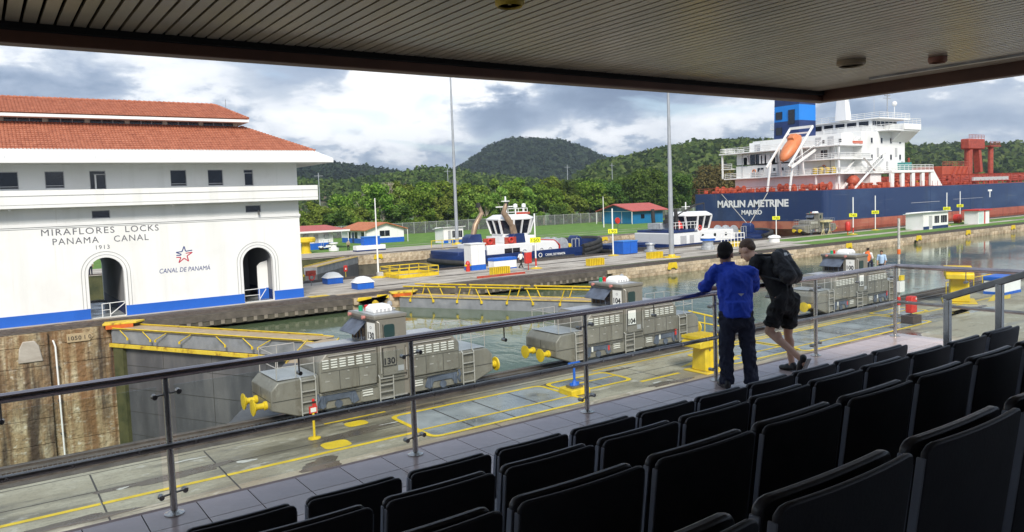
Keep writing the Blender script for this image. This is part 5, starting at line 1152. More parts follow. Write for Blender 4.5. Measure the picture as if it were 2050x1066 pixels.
# chain-link fence
t = thing('chain_fence', 'tall grey chain link fence along the back of the lawn', 'fence', (58, 182, 0))
for k in range(47): MB().tube([(k*3.4, 0, 0), (k*3.4, 0, 3.1)], .06, 6).build('post', 'frame_grey', t)
MB().box(0, 156.4, -.01, .01, .05, 2.9).build('wire_mesh', 'chain_link', t); MB().tube([(0, 0, 2.95), (156.4, 0, 2.95)], .04, 6).build('top_rail', 'frame_grey', t)
for i, (x, y, h) in enumerate([(56, 300, 21), (92, 240, 19), (152, 260, 21), (208, 255, 22), (240, 262, 23)]):
    t = thing('utility_pole', f'grey utility pole rising above the trees, {ordn(i)} from the left', 'pole', (x, y, 0), group='utility poles behind the trees'); MB().tube([(0, 0, 0), (0, 0, h)], [.2, .13], 8).build('shaft', 'pole_grey', t); MB().beam((-1.5, 0, h-1), (1.5, 0, h-1), .15, .15).build('cross_arm', 'pole_grey', t)
# ------------------------------------------------------------------ tanker in the far lane
SHP = thing('tanker_ship', 'large tanker with navy hull, red boot top and white superstructure', 'ship', (0, 0, 0))
SY0, SY1, SX = 83.5, 116.0, 130.0
def hull_plan(inset=0., stern=0.):
    a, b = SY0+inset, SY1-inset; p = []
    for k in range(5): t_ = PI/2*k/4; p.append((SX+stern+1.2-1.2*math.sin(t_), a+1.2-1.2*math.cos(t_)))
    for k in range(5): t_ = PI/2*k/4; p.append((SX+stern+1.2-1.2*math.cos(t_), b-1.2+1.2*math.sin(t_)))
    return p+[(290, b), (308, b-7), (316, (a+b)/2), (308, a+7), (290, a)]
MB().prism(hull_plan(), 'z', 1.95, 7.75).build('hull_upper', 'ship_blue', SHP)
MB().loft([[(x, y, -6) for x, y in hull_plan(2.5, 9)], [(x, y, -1.5) for x, y in hull_plan(.6, 2.5)], [(x, y, .4) for x, y in hull_plan(.02, .05)], [(x, y, 1.95) for x, y in hull_plan(.02, .03)]]).build('hull_lower', 'ship_red', SHP)
MB().prism(hull_plan(.3, .3), 'z', 7.75, 7.80).build('main_deck', 'ship_deck_red', SHP)
m_ = MB()
for (x0, y0), (x1, y1) in zip(hull_plan(.25, .25), hull_plan(.25, .25)[1:]):
    m_.tube([(x0, y0, 8.85), (x1, y1, 8.85)], .05, 5).tube([(x0, y0, 8.35), (x1, y1, 8.35)], .04, 5)
for k in range(20): m_.tube([(SX+.25, 85+k*1.55, 7.8), (SX+.25, 85+k*1.55, 8.85)], .045, 5)
for k in range(60): m_.tube([(132+k*2.2, SY0+.25, 7.8), (132+k*2.2, SY0+.25, 8.85)], .045, 5)
m_.build('deck_railing', 'ship_pipe_red', SHP)
text('ship_name', 'MARLIN AMETRINE', 1.95, (SX-.03, 100.4, 4.85), (PI/2, 0, -PI/2), 'letter_white', SHP, ext=.02, width=17.4, bold=.07)
text('ship_port', 'MAJURO', 1.25, (SX-.03, 100.4, 3.30), (PI/2, 0, -PI/2), 'letter_white', SHP, ext=.02, width=5.0, bold=.035)
MB().box(194.6, 196.6, SY0-.03, SY0-.001, 6.0, 6.4).box(195.4, 195.8, SY0-.03, SY0-.001, 4.6, 6.0).build('draught_mark', 'letter_white', SHP)
for x in (150, 168, 186): MB().box(x, x+.05, SY0-.02, SY0-.001, 2, 7.7).build('plate_seam', 'paint_navy', SHP)
MB().box(160, 172, SY0-.02, SY0-.001, 4.35, 4.42).box(178, 192, SY0-.02, SY0-.001, 4.6, 4.66).build('scrape', 'frame_grey', SHP)
# accommodation tiers
def tier(x0, x1, y0, y1, z0, z1, name='tier'): return MB().box(x0, x1, y0, y1, z0, z1).build(name, 'ship_white', SHP, bevel=.06)
def rail(pts, h=1.05, n=None, m='ship_white', name='railing'):
    b = MB(); pts = [Vector(p) for p in pts]
    for z in (h, h*.66, h*.33): b.tube([p+Vector((0, 0, z)) for p in pts], .06, 5)
    for a, c in zip(pts, pts[1:]):
        k = max(1, int((c-a).length/1.6))
        for i in range(k+1): q = a.lerp(c, i/k); b.tube([q, q+Vector((0, 0, h))], .04, 5)
    b.build(name, m, SHP)
tier(140.0, 150, 88, 112.5, 7.8, 10.7); tier(150.01, 154, 86.5, 113, 7.8, 10.7)
tier(138.6, 164, 86.0, 114.5, 10.72, 11.0, 'deck_slab'); tier(140.2, 163.4, 88.2, 112.3, 11.0, 13.6)
tier(138.6, 150, 92.6, 115.8, 16.3, 16.6, 'deck_slab'); tier(138.8, 150.2, 86.2, 95.5, 13.62, 13.9, 'deck_slab'); tier(140.3, 163.3, 88.4, 112.2, 13.9, 16.28)
tier(147.0, 163.5, 86.6, 113, 11.02, 19.3, 'bridge_tower'); tier(143.0, 147, 88.5, 108, 16.28, 19.0)
tier(138.7, 147, 86.2, 95, 16.29, 16.58, 'deck_slab'); tier(144.5, 147, 105, 112, 16.61, 18.8)
rail([(138.8, 86.3, 16.58), (138.8, 115.5, 16.6), (147, 115.5, 16.6)]); rail([(146.8, 86.3, 16.58), (138.8, 86.3, 16.58)])
rail([(150, 86.4, 13.9), (139, 86.4, 13.9), (139, 95.3, 13.9)]); rail([(163, 86.2, 11.0), (138.8, 86.2, 11.0), (138.8, 114.3, 11.0)])
for y in (86.5, 91.5): MB().box(138.9, 139.2, y, y+.3, 7.8, 10.7).build('pillar', 'ship_white', SHP)
MB().box(138.9, 139.2, 86.5, 86.8, 11, 16.3).build('pillar', 'ship_white', SHP)
MB().box(138.9, 139.2, 115, 115.3, 11, 16.3).build('pillar', 'ship_white', SHP); tier(139, 141, 112.6, 115.6, 13.0, 13.2, 'deck_slab'); rail([(139.1, 115.4, 13.2), (139.1, 112.6, 13.2)])
# bridge deck, wings, wheelhouse
tier(153, 165, 84.2, 115.5, 19.32, 19.6, 'bridge_deck')
MB().prism([(84.2, 19.3), (86.58, 19.3), (86.58, 17.2)], 'x', 158, 164.5).build('wing_bracket', 'ship_white', SHP)
tier(154, 163.8, 88.5, 111, 19.62, 22.0, 'wheelhouse'); tier(158.5, 165.2, 84.0, 88.48, 19.62, 20.9, 'bridge_wing'); tier(153.5, 165.6, 86.5, 113, 22.02, 22.3, 'wheelhouse_roof')
for k in range(6):
    x = 154.3+k*1.6; w_ = MB().box(x, x+1.25, 88.42, 88.49, 20.7, 21.7).build('bridge_window', 'window_dark', SHP)
for k in range(8): y = 89.2+k*2.7; MB().box(153.92, 153.99, y, y+2.1, 20.7, 21.7).build('bridge_window', 'window_dark', SHP)
rail([(158.5, 84.1, 20.9), (165.1, 84.1, 20.9)]); rail([(153.6, 86.6, 22.3), (165.5, 86.6, 22.3)]); rail([(153.6, 86.6, 22.3), (153.6, 112.9, 22.3)]); rail([(158.4, 84.3, 19.6), (153.1, 84.3, 19.6), (153.1, 99, 19.6)]); rail([(152.8, 86.8, 19.3), (147.1, 86.8, 19.3), (147.1, 95, 19.3)])
# windows and doors of the tiers
for y0, y1, z0, z1 in ((105.5, 108.5, 13.9, 16.0), (89.9, 91.3, 14.3, 15.7), (105.0, 106.5, 12.0, 13.0)): w_ = MB().box(140.1-(0 if z0 < 13 else -.12), 140.25, y0, y1, z0, z1).build('window', 'window_dark', SHP); MB().box(140.05, 140.095, (y0+y1)/2-.06, (y0+y1)/2+.06, z0, z1).build('mullion', 'frame_grey', w_)
for y in (90.2, 93.0): MB().box(142.9, 142.99, y, y+1.3, 16.7, 18.5).build('door', 'frame_grey', SHP)
for y in (106.0, 109): MB().box(144.4, 144.49, y, y+1.5, 16.8, 18.4).build('door', 'frame_grey', SHP)
for x in (150.3, 154.0, 157.6, 161.2):
    for z in (13.6, 17.0): w_ = MB().box(x, x+.6, 86.54, 86.59, z, z+1.0).build('window', 'window_dark', SHP); MB().box(x-.08, x+.68, 86.50, 86.539, z-.1, z).build('sill', 'frame_grey', w_)
for k in range(4): MB().lathe([(.5, 0), (.5, 1.15), (.3, 1.25)], (139.4, 88.0+k*1.35, 11.0), 12).build('drum', 'paint_yellow', SHP)
MB().box(143.2, 146.8, 86.25, 86.3, 16.75, 17.3).build('banner', mat('banner_red', (.6, .12, .06), .6), SHP)
# colonnade and sloping stair screen on the side deck
MB().box(154.0, 171.0, 84.2, 88, 10.72, 11.3).build('side_gallery', 'ship_white', SHP, bevel=.05)
for x in (154.0, 158.0, 162.2, 166.2, 170.0): MB().box(x, x+1.1, 84.3, 84.9, 7.8, 10.72).build('gallery_post', 'ship_white', SHP, bevel=.1)
MB().prism([(171.0, 11.3), (174.8, 7.8), (171.0, 7.8)], 'y', 84.3, 84.9).build('gallery_wing', 'ship_white', SHP)
rail([(154, 84.4, 11.3), (171, 84.4, 11.3)]); MB().box(160.5, 163.2, 85, 87, 11.3, 12.9).build('deck_locker', 'teal', SHP)
for x in (168, 170): MB().lathe([(.5, 0), (.5, 1.2)], (x-1, 85.6, 7.8), 10).build('drum', 'paint_yellow', SHP)
st_ = MB()
for s in (0, .9): st_.beam((147.2, 86.3-s*1.2, 11.0), (154.5, 86.3-s*1.2, 15.0), .08, .22)
for k in range(12): st_.box(147.3+k*.6, 147.7+k*.6, 85.2, 86.3, 11.1+k*.33, 11.16+k*.33)
st_.build('stairs', 'ship_white', SHP)
for x0, z0, x1, z1 in ((141, 7.8, 145, 10.7), (144.5, 16.6, 149, 19.3)): MB().beam((x0, 87.2, z0), (x1, 87.2, z1), .7, .15).build('stairs', 'ship_white', SHP)
# funnel, masts
for z0, z1, mm in ((16.6, 22.7, 'paint_navy'), (22.7, 26.0, 'funnel_blue'), (26.0, 28.6, 'paint_navy')):
    k0, k1 = (z0-16.6)*.03, (z1-16.6)*.03
    MB().loft([[(143.5+k0, 98.6, z0), (149.6, 98.6, z0), (149.6, 104.8-k0*.4, z0), (143.5+k0, 104.8-k0*.4, z0)], [(143.5+k1, 98.6, z1-.003), (149.6, 98.6, z1-.003), (149.6, 104.8-k1*.4, z1-.003), (143.5+k1, 104.8-k1*.4, z1-.003)]]).build('funnel', mm, SHP)
for y, z, h in ((102.7, 23.2, 1.6), (99.6, 22.0, 3.0), (102.7, 19.9, 1.6)): MB().box(143.5, 143.85, y, y+1.5, z, z+h).build('funnel_vent', 'window_dark', SHP)
MB().loft([[(152, 93.0, 22.3), (154, 93.0, 22.3), (154, 95.6, 22.3), (152, 95.6, 22.3)], [(152.3, 93.7, 31), (153.4, 93.7, 31), (153.4, 95.0, 31), (152.3, 95.0, 31)]]).build('radar_mast', 'ship_white', SHP)
for z in (27.5, 28.6, 29.7): MB().beam((152.8, 90.8, z), (152.8, 97.8, z), .15, .12).build('yard', 'ship_white', SHP)
MB().tube([(160, 88.5, 22.3), (160, 88.5, 27.8)], .12, 8).beam((158.6, 88.5, 26.6), (161.4, 88.5, 26.6), .12, .12).beam((159, 88.5, 27.2), (161, 88.5, 27.2), .3, .2).build('signal_mast', 'pole_grey', SHP)
MB().tube([(163, 88.6, 22.3), (163, 88.6, 25.3)], .08, 8).sphere((163, 88.6, 25.6), .55, 12, 8).build('dome_mast', 'ship_white', SHP)
MB().tube([(154, 88, 19.6), (154, 88, 30)], .04, 5).build('whip_aerial', 'frame_grey', SHP)
# free-fall lifeboat on its ramp
for y in (92.4, 97.6):
    MB().beam((131.2, y, 12.6), (139.2, y, 20.6), .30, .36).build('davit_beam', 'ship_white', SHP); MB().beam((131.4, y, 7.8), (132.6, y, 13.6), .28, .32).build('davit_leg', 'ship_white', SHP); MB().beam((136.0, y, 11.0), (135.2, y, 16.4), .3, .35).build('davit_leg', 'ship_white', SHP)
MB().beam((139.2, 92.4, 20.6), (139.2, 97.6, 20.6), .5, .5).beam((138.2, 92.4, 19.4), (138.2, 97.6, 19.4), .3, .3).build('davit_head', 'ship_white', SHP)
MB().beam((131.0, 91.7, 12.4), (141, 91.7, 16.7), .2, .5).beam((131.0, 91.7, 13.4), (141, 91.7, 17.7), .08, .08).build('boarding_stair', 'ship_white', SHP)
rot = Matrix.Rotation(-rad(42), 3, 'Y')
lb = MB().sphere((0, 0, 0), (4.0, 1.55, 1.35), 16, 10); lb.v = [tuple(rot @ Vector((x, y, z*(1.0 if z > 0 else .8)))+Vector((135.6, 95, 16.4))) for x, y, z in lb.v]
lo = lb.build('lifeboat', 'lifeboat_orange', SHP, smooth=60)
cb_ = MB().loft([[(.9, -.9, .9), (2.9, -.9, .7), (2.9, .9, .7), (.9, .9, .9)], [(1.2, -.7, 1.75), (2.6, -.7, 1.6), (2.6, .7, 1.6), (1.2, .7, 1.75)]]); cb_.v = [tuple(rot @ Vector(p)+Vector((135.6, 95, 16.4))) for p in cb_.v]; cb_.build('lifeboat_cabin', 'lifeboat_orange', lo, bevel=.1)
# poop machinery
rr0 = random.Random(11)
for k in range(13):
    y = 86.5+k*2.2+rr0.uniform(-.4, .4); x = 132.5+rr0.uniform(0, 3.5); r = rr0.uniform(.32, .62)
    MB().lathe([(r*1.3, -.9), (r*1.3, -.75), (r*.7, -.7), (r*.7, .7), (r*1.3, .75), (r*1.3, .9)], (x, y, 7.8+r*1.3), 14, 'y').build('winch', 'ship_deck_red', SHP)
for k in range(9):
    x = 141+k*3.3; h = rr0.uniform(.8, 1.9); MB().lathe([(.35, 0), (.3, h*.6), (.55, h*.75), (.55, h), (.2, h+.05)], (x, 85.2, 7.8), 10).build('deck_vent', 'ship_deck_red', SHP)
MB().sphere((143.5, 86.4, 9.3), 1.25, 14, 8).build('red_tank', 'ship_deck_red', SHP, smooth=60)
for k in range(24):
    y = 85.2+k*1.27; h = rr0.uniform(.3, 1.0); x = 131.0+rr0.uniform(0, 2.5); w = rr0.uniform(.5, 1.1)
    MB().box(x, x+.9, y-w/2, y+w/2, 7.8, 7.8+h).build('mooring_gear', 'ship_deck_red', SHP, bevel=.12)
for k in range(16):
    x = 140+k*1.9; h = rr0.uniform(.5, 1.4); MB().box(x, x+rr0.uniform(.5, 1.2), 84.6, 85.4, 7.8, 7.8+h).build('mooring_gear', 'ship_deck_red', SHP, bevel=.12)
# small fittings on the white tiers: lockers, lamps, pipes, life rings
for k in range(16):
    y = rr0.uniform(89, 111); z = (11.0, 13.9)[k % 2]; w = rr0.uniform(.5, 1.4); h = rr0.uniform(.7, 1.9)
    MB().box(139.85, 140.19, y, y+w, z, z+h).build('deck_locker', ('frame_grey', 'ship_white', 'wall_grey', 'ship_white')[k % 4], SHP)
for y in (89.2, 96.4, 101.3, 110.5): MB().tube([(140.1, y, 11), (140.1, y, 16.2)], .09, 6).build('drain_pipe', 'frame_grey', SHP)
for y in (90.6, 98.2, 107.4): MB().tube([(140.05, y+.4*math.cos(2*PI*k/12), 12.3+.4*math.sin(2*PI*k/12)) for k in range(13)], .11, 6).build('life_ring', 'lifeboat_orange', SHP)
for x, z in ((149, 12), (152.5, 14.8), (156, 12), (159.5, 14.8), (162, 12)): MB().box(x, x+.75, 86.5, 86.58, z-.6, z+1.2).build('door', 'frame_grey', SHP)
for y0, y1, z in ((88.5, 94, 17.2), (98, 111.5, 14.9), (98, 104, 12.1)):
    n_ = max(2, int((y1-y0)/1.7))
    for k in range(n_): yy = y0+(y1-y0)*k/n_; xx = 142.92 if z > 17 else 140.14 if z < 13 else 140.24; MB().box(xx, xx+.06, yy, yy+.55, z, z+.7).build('porthole_window', 'window_dark', SHP)
for a, c in (((141, 84.6, 7.8), (146, 84.6, 10.9)), ((141.5, 87.0, 11.0), (145.5, 87.0, 13.9)), ((150, 85.6, 11.3), (146, 85.6, 13.9))): MB().beam(a, c, .5, .10).build('stairs', 'ship_white', SHP)
# main deck pipes, house and crane
for k in range(12):
    y = 90+k*1.5; z = 8.6+(k % 4)*.45; MB().tube([(176, y, z), (300, y, z)], .16+.06*(k % 3), 6).build('deck_pipe', 'ship_pipe_red', SHP)
for k in range(26):
    x = 178+k*4.4; b = MB(); b.beam((x, 88, 7.8), (x, 88, 10.2), .2, .2).beam((x, 108, 7.8), (x, 108, 10.2), .2, .2).beam((x, 88, 10.2), (x, 108, 10.2), .25, .25).build('pipe_bridge', 'ship_pipe_red', SHP)
for k in range(34):
    x = 177+rr0.uniform(0, 110); y = rr0.uniform(86.5, 96); h = rr0.uniform(.9, 2.6); MB().lathe([(.22, 0), (.2, h*.7), (.42, h*.75), (.42, h*.92), (.1, h)], (x, y, 7.8), 8).build('deck_valve', 'ship_pipe_red', SHP)
MB().box(193, 206, 93, 105, 7.8, 12.4).build('pump_house', 'ship_deck_red', SHP, bevel=.1); rail([(193, 93, 12.4), (206, 93, 12.4)], m='ship_pipe_red')
for k in range(4): MB().beam((196+k*2.2, 92.8, 8), (199+k*2.2, 92.8, 12.2), .3, .3).build('brace', 'ship_pipe_red', SHP)
MB().box(190, 208, 84.6, 85.0, 8.6, 9.4).build('gangway', 'frame_grey', SHP)
MB().tube([(221.5, 100, 7.8), (221.5, 100, 18.0)], 1.0, 12).build('crane_post', 'ship_pipe_red', SHP); MB().box(219.5, 228.5, 98.8, 101.2, 17.2, 20.0).build('crane_house', 'ship_pipe_red', SHP, bevel=.3); MB().beam((226, 100, 19.2), (227.5, 100, 11.0), 1.4, 1.6).build('crane_jib', 'ship_pipe_red', SHP)
rail([(219.6, 99, 20), (228.4, 99, 20)], m='ship_pipe_red'); MB().tube([(234.5, 100, 7.8), (234.5, 100, 18)], .7, 10).build('hose_post', 'ship_pipe_red', SHP); MB().box(231.8, 238, 98.8, 101.2, 18, 18.3).build('hose_platform', 'ship_pipe_red', SHP); rail([(231.9, 99, 18.3), (237.9, 99, 18.3)], m='ship_pipe_red')
for x in (181, 248, 262): MB().tube([(x, 95, 7.8), (x, 95, 14.5)], .25, 8).build('derrick_post', 'ship_pipe_red', SHP)

# ------------------------------------------------------------------ tugs
def tug_hull(t, L_, hb, zt, zk, m):
    def plan(s, ins=0):
        pts = []
        for k in range(9): a = PI/2+PI*k/8; pts.append((2.2+(2.2-ins)*math.cos(a)*1.0, (hb-ins)*math.sin(a)*(1 if abs(math.sin(a)) > .99 else .97)))
        for k in range(13): a = -PI/2+PI*k/12; pts.append((L_-6.5+(6.5-ins)*math.cos(a), (hb-ins)*math.sin(a)))
        return pts
    return plan
def tug(x0, yc, label, kind):
    L_, hb = (27.6, 5.4) if kind == 1 else (30, 5.4)
    t = thing('tugboat', label, 'tug', (x0, yc, 0), group='navy and white tugs in the far lane'); plan = tug_hull(t, L_, hb, 0, 0, None)
    def ringz(ins, zf): return [(x, y, zf(x)) for x, y in plan(0, ins)]
    sheer = lambda x: (-.15 if kind == 1 else -.95)+1.0*max(0, (x-L_*.62)/(L_*.38))**1.3+(.35*max(0, (3.5-x)/3.5))
    MB().loft([ringz(1.6, lambda x: -4.6), ringz(.5, lambda x: -2.6), ringz(0, lambda x: sheer(x))], cap=True).build('hull', 'paint_navy', t, smooth=50)
    MB().loft([ringz(.0, lambda x: sheer(x)+.003), ringz(-.05, lambda x: sheer(x)+.75), ringz(.25, lambda x: sheer(x)+.75), ringz(.3, lambda x: sheer(x)+.003)], cap=False).build('bulwark', 'paint_navy', t, smooth=50)
    fp = [p for p in plan(0, -.15)]
    n = len(fp)//2
    bow = [(x, y, sheer(x)+.5) for x, y in fp if x > L_*.70]
    for dz, r in ((.25, .38), (-.35, .45), (-1.0, .42)): MB().tube([(x, y*1.0, z+dz) for x, y, z in bow], r, 8).build('bow_fender', 'fender_black', t, smooth=50)
    stp = [(x, y, sheer(x)-.2) for x, y in fp if x < 4.4]; MB().tube(stp, .35, 8).build('stern_fender', 'fender_black', t, smooth=50)
    MB().tube([(4, -hb-.1, -.5), (L_*.7, -hb-.1, -.4)], .28, 8).build('side_fender', 'fender_black', t, smooth=50)
    if kind == 1:
        MB().box(.8, 5.4, -3.8, 3.8, .2, 1.35).build('aft_deckhouse', 'paint_navy', t, bevel=.1)
        dh = MB().prism([(5.4, -.2), (5.4, 1.95), (17.2, 1.95), (17.8, 1.2), (17.8, -.2)], 'y', -4.0, 4.0).build('deckhouse', 'ship_white', t, bevel=.08)
        w_ = MB().box(8.2, 10.8, -4.05, -4.001, .35, 1.35).build('window', 'window_dark', dh); MB().box(9.45, 9.55, -4.08, -4.051, .35, 1.35).build('mullion', 'frame_grey', w_)
        MB().prism([(17.0, 2.0), (17.9, 1.25), (17.9, -.2), (18.05, -.2), (18.05, 1.3), (17.05, 2.1)], 'y', -4.05, 4.05).build('red_trim', 'paint_red', dh)
        for x in (11.6, 14.6, 16.2): MB().tube([(x+.32*math.cos(2*PI*k/14), -4.05, .7+.32*math.sin(2*PI*k/14)) for k in range(15)], .06, 6).build('porthole', 'frame_grey', dh)
        MB().box(13.0, 13.7, -4.04, -4.001, -.1, 1.5).build('door', 'frame_grey', dh)
        for x0_, x1_, y0_, y1_ in ((6.0, 8.0, 1.5, 3.4), (10.0, 12.0, -3.6, -1.6)):
            MB().prism([(x0_-.3, 1.96), (x1_+.2, 1.96), (x1_, 3.3), (x0_+.5, 3.3), (x0_-.1, 2.9)], 'y', y0_, y1_).build('stack_base', 'paint_navy', t, bevel=.06)
        MB().tube([(7.2, 2.4, 3.2), (7.6, 2.4, 4.6), (8.8, 2.4, 6.3), (8.3, 2.4, 7.5)], [.42, .40, .34, .24], 10).build('exhaust_stack', 'stack_brown', t, smooth=50)
        MB().tube([(10.9, -2.6, 3.2), (10.6, -2.6, 4.6), (9.2, -2.6, 6.3), (9.7, -2.6, 7.5)], [.5, .48, .40, .28], 10).build('exhaust_stack', 'stack_brown', t, smooth=50)
        for x, y, z, dx in ((8.3, 2.4, 7.5, -.3), (9.7, -2.6, 7.5, .3)): MB().tube([(x, y, z-.35), (x+dx*.25, y, z+.3)], [.33, .26], 10).build('stack_tip', 'fender_black', t)
        wx0, wx1, wy, zb_, zt_ = 9.8, 14.4, 2.4, 1.95, 5.2
        MB().box(9.6, 14.6, -2.7, 2.7, 1.96, 2.9).build('wheelhouse_base', 'ship_white', t, bevel=.05)
        nose = 1
    else:
        dh = MB().prism([(2.2, -1.0), (1.8, 1.7), (17.4, 1.7), (17.8, -1.0)], 'y', -4.1, 4.1).build('deckhouse', 'ship_white', t, bevel=.08)
        MB().box(2.6, 8.2, -4.2, 4.2, 1.72, 2.15).build('aft_platform', 'paint_navy', t, bevel=.05)
        for x in (9.6, 12.6, 15.4): MB().lathe([(.3, -.05), (.3, 0)], (x, -4.1, .95), 12, 'y').build('porthole', 'window_dark', dh)
        MB().box(8.2, 17.0, -4.16, -4.101, -.35, -.1).build('rubbing_strip', 'frame_grey', dh); MB().box(4.2, 5.6, -4.14, -4.101, -.5, 1.2).box(6.4, 7.4, -4.14, -4.101, -.5, 1.2).build('door', 'frame_grey', dh)
        MB().lathe([(.5, 0), (.35, .2), (.3, 1.4), (.5, 1.5)], (6.0, 0, 2.35), 10).beam((6, 0, 3.6), (11.5, -1.0, 6.1), .25, .3).beam((11.5, -1, 6.1), (13.6, -1, 6.3), .2, .25).tube([(13.6, -1, 6.3), (13.6, -1, 5.0)], .06, 6).build('deck_crane', 'fender_black', t)
        MB().box(2.4, 4.6, -1.5, 1.5, 2.36, 3.3).build('engine_box', 'winch_silver', t, bevel=.05); MB().lathe([(.8, 0), (.8, .5), (.5, .7), (.5, 1.4)], (3.4, -2.2, 3.3), 10).build('cowl', 'fender_black', t); MB().lathe([(.9, 0), (.6, .8), (.3, 1.2)], (6.0, -2.0, 2.35), 10).build('fire_monitor', 'paint_red', t)
        for y in (-2.6, 2.6): MB().tube([(5.0, y, 2.35), (4.8, y, 5.6)], [.35, .3], 10).build('exhaust_stack', 'fender_black', t)
        wx0, wx1, wy, zb_, zt_ = 8.6, 13.6, 2.6, 1.72, 4.2
    # wheelhouse: outward-leaning panes between white posts
    def wring(e, z): return [(wx0-e, -wy+1-e*.3, z), (wx0+1-e*.3, -wy-e, z), (wx1-1+e*.3, -wy-e, z), (wx1+e, -wy+1-e*.3, z), (wx1+e, wy-1+e*.3, z), (wx1-1+e*.3, wy+e, z), (wx0+1-e*.3, wy+e, z), (wx0-e, wy-1+e*.3, z)]
    wz = zb_+.95 if kind == 1 else zb_
    MB().loft([wring(.0, wz), wring(.12, wz+.35)]).build('wheelhouse_sill', 'ship_white', t)
    MB().loft([wring(.08, wz+.352), wring(.62, zt_-.002)]).build('wheelhouse_glass', 'window_dark', t)
    A, B = wring(.14, wz+.34), wring(.72, zt_)
    for i in range(8):
        MB().beam(A[i], B[i], .26, .22).build('wheelhouse_post', 'ship_white', t); j = (i+1) % 8; a_, b_ = Vector(A[i]), Vector(A[j]); c_, d_ = Vector(B[i]), Vector(B[j])
        if (b_-a_).length > 1.8: MB().beam(a_.lerp(b_, .5), c_.lerp(d_, .5), .2, .2).build('wheelhouse_post', 'ship_white', t)
    MB().loft([wring(.8, zt_), wring(.85, zt_+.2), wring(-.2, zt_+.75)]).build('wheelhouse_roof', 'ship_white', t, bevel=.03)
    # mast and aerials
    mx = (wx0+wx1)/2
    if kind == 1:
        MB().tube([(mx-.7, 0, zt_+.7), (mx-.7, 0, 8.6)], [.22, .12], 8).beam((mx-2.4, 0, 7.1), (mx+.7, 0, 7.1), .12, .15).beam((mx-1.4, 0, 7.9), (mx+.0, 0, 7.9), .1, .12).build('mast', 'ship_white', t)
        rr_ = MB()
        for xx in (-2.2, -1.4, .4, 1.2, 2.0): rr_.tube([(mx+xx, -1.6, zt_+.4), (mx+xx, -1.6, zt_+1.6)], .05, 5)
        for z in (zt_+1.1, zt_+1.6): rr_.tube([(mx-2.2, -1.6, z), (mx+2.0, -1.6, z)], .05, 5)
        rr_.build('roof_rail', 'ship_white', t)
        for xx in (.6, 2.1): MB().lathe([(.1, 0), (.1, 1.2), (.32, 1.25), (.3, 1.7), (.05, 1.8)], (mx+xx, -.6, zt_+.5), 10).build('searchlight', 'ship_white', t)
        MB().box(mx+.0, mx+2.4, -1.68, -1.62, zt_+.75, zt_+1.05).build('name_board', 'paint_red_rust', t)
        for x, y in ((5.6, -3.7), (9.0, -3.9)): m_ = MB(); m_.tube([(x+.45+.35*math.cos(2*PI*k/14), y, 2.45+.35*math.sin(2*PI*k/14)) for k in range(15)], .13, 7); m_.build('life_ring', 'paint_red', t, smooth=60); MB().box(x-.5, x+1.4, y+.1, y+.3, 1.96, 2.9).build('life_raft_rack', 'paint_red_rust', t)
        text('hull_emblem', 'O', .9, (13.3, -hb-.06, -.15), (PI/2, 0, 0), 'letter_white', t, ext=.02); text('hull_name', 'CANAL DE PANAMA', .5, (16.0, -hb-.06, -.05), (PI/2, 0, 0), 'letter_white', t, ext=.02, width=3.6)
        text('hull_name', 'CERRO', .55, (9.0, -hb-.06, .05), (PI/2, 0, 0), 'letter_white', t, ext=.02) if False else None
    else:
        MB().tube([(mx-1, 0, zt_+.7), (mx-1, 0, 6.6)], .1, 8).beam((mx-2, 0, 5.8), (mx, 0, 5.8), .1, .1).build('mast', 'ship_white', t)
        m_ = MB(); m_.tube([(9.0+.35*math.cos(2*PI*k/14), -4.0, 2.3+.35*math.sin(2*PI*k/14)) for k in range(15)], .13, 7); m_.build('life_ring', 'paint_red', t, smooth=60)
        rr_ = MB()
        for k in range(8): rr_.tube([(2.2+k*.9, -4.1, 2.35), (2.2+k*.9, -4.1, 3.4)], .04, 5)
        for z in (2.9, 3.4): rr_.tube([(2.2, -4.1, z), (8.5, -4.1, z)], .04, 5)
        rr_.build('platform_rail', 'ship_white', t)
        text('hull_name', 'HE', .8, (8.0, -4.22, 1.8), (PI/2, 0, 0), 'letter_white', t, ext=.02)
    # winch, tow bitt
    wx = L_-8.3 if kind == 1 else L_-11.0
    MB().lathe([(1.15, -1.8), (1.15, -1.6), (.8, -1.55), (.8, 0.0), (1.15, .05), (1.15, .25), (.8, .3), (.8, 1.7), (1.15, 1.75), (1.15, 1.95)], (wx, -1.2, 1.1), 16, 'y').build('tow_winch', 'winch_silver', t, smooth=40)
    MB().box(wx-1.4, wx+1.6, -3.2, 1.2, -.2, .35).build('winch_bed', 'paint_navy', t); MB().lathe([(.3, -.3), (.3, .3)], (wx+1.5, -2.6, 1.0), 10, 'y').build('winch_motor', 'paint_yellow', t)
    fr = MB(); 
    for x in (wx+1.8, wx+2.5, wx+3.2): fr.beam((x, -3.0, 0), (x, -3.0, 1.9), .1, .1).beam((x, .8, 0), (x, .8, 1.9), .1, .1)
    fr.beam((wx+1.8, -3.0, 1.9), (wx+3.2, -3.0, 1.9), .1, .1).beam((wx+1.8, .8, 1.9), (wx+3.2, .8, 1.9), .1, .1); fr.build('winch_frame', 'winch_silver', t)
    bx = L_-3.6
    MB().prism([(bx-.5, .4), (bx-.4, 1.9), (bx, 2.3), (bx+.8, 1.9), (bx+1.0, .6)], 'y', -1.0, 1.0).build('tow_bitt', 'paint_navy', t, bevel=.15)
    return t
tug(51.6, 91.6, 'navy and white tug with two bent exhaust stacks, left of the two', 1)
tug(89.6, 90.6, 'lower navy and white tug under the ship stern', 2)
t = thing('workboat', 'small low navy boat end showing between the two tugs', 'boat', (80.4, 90.5, 0))
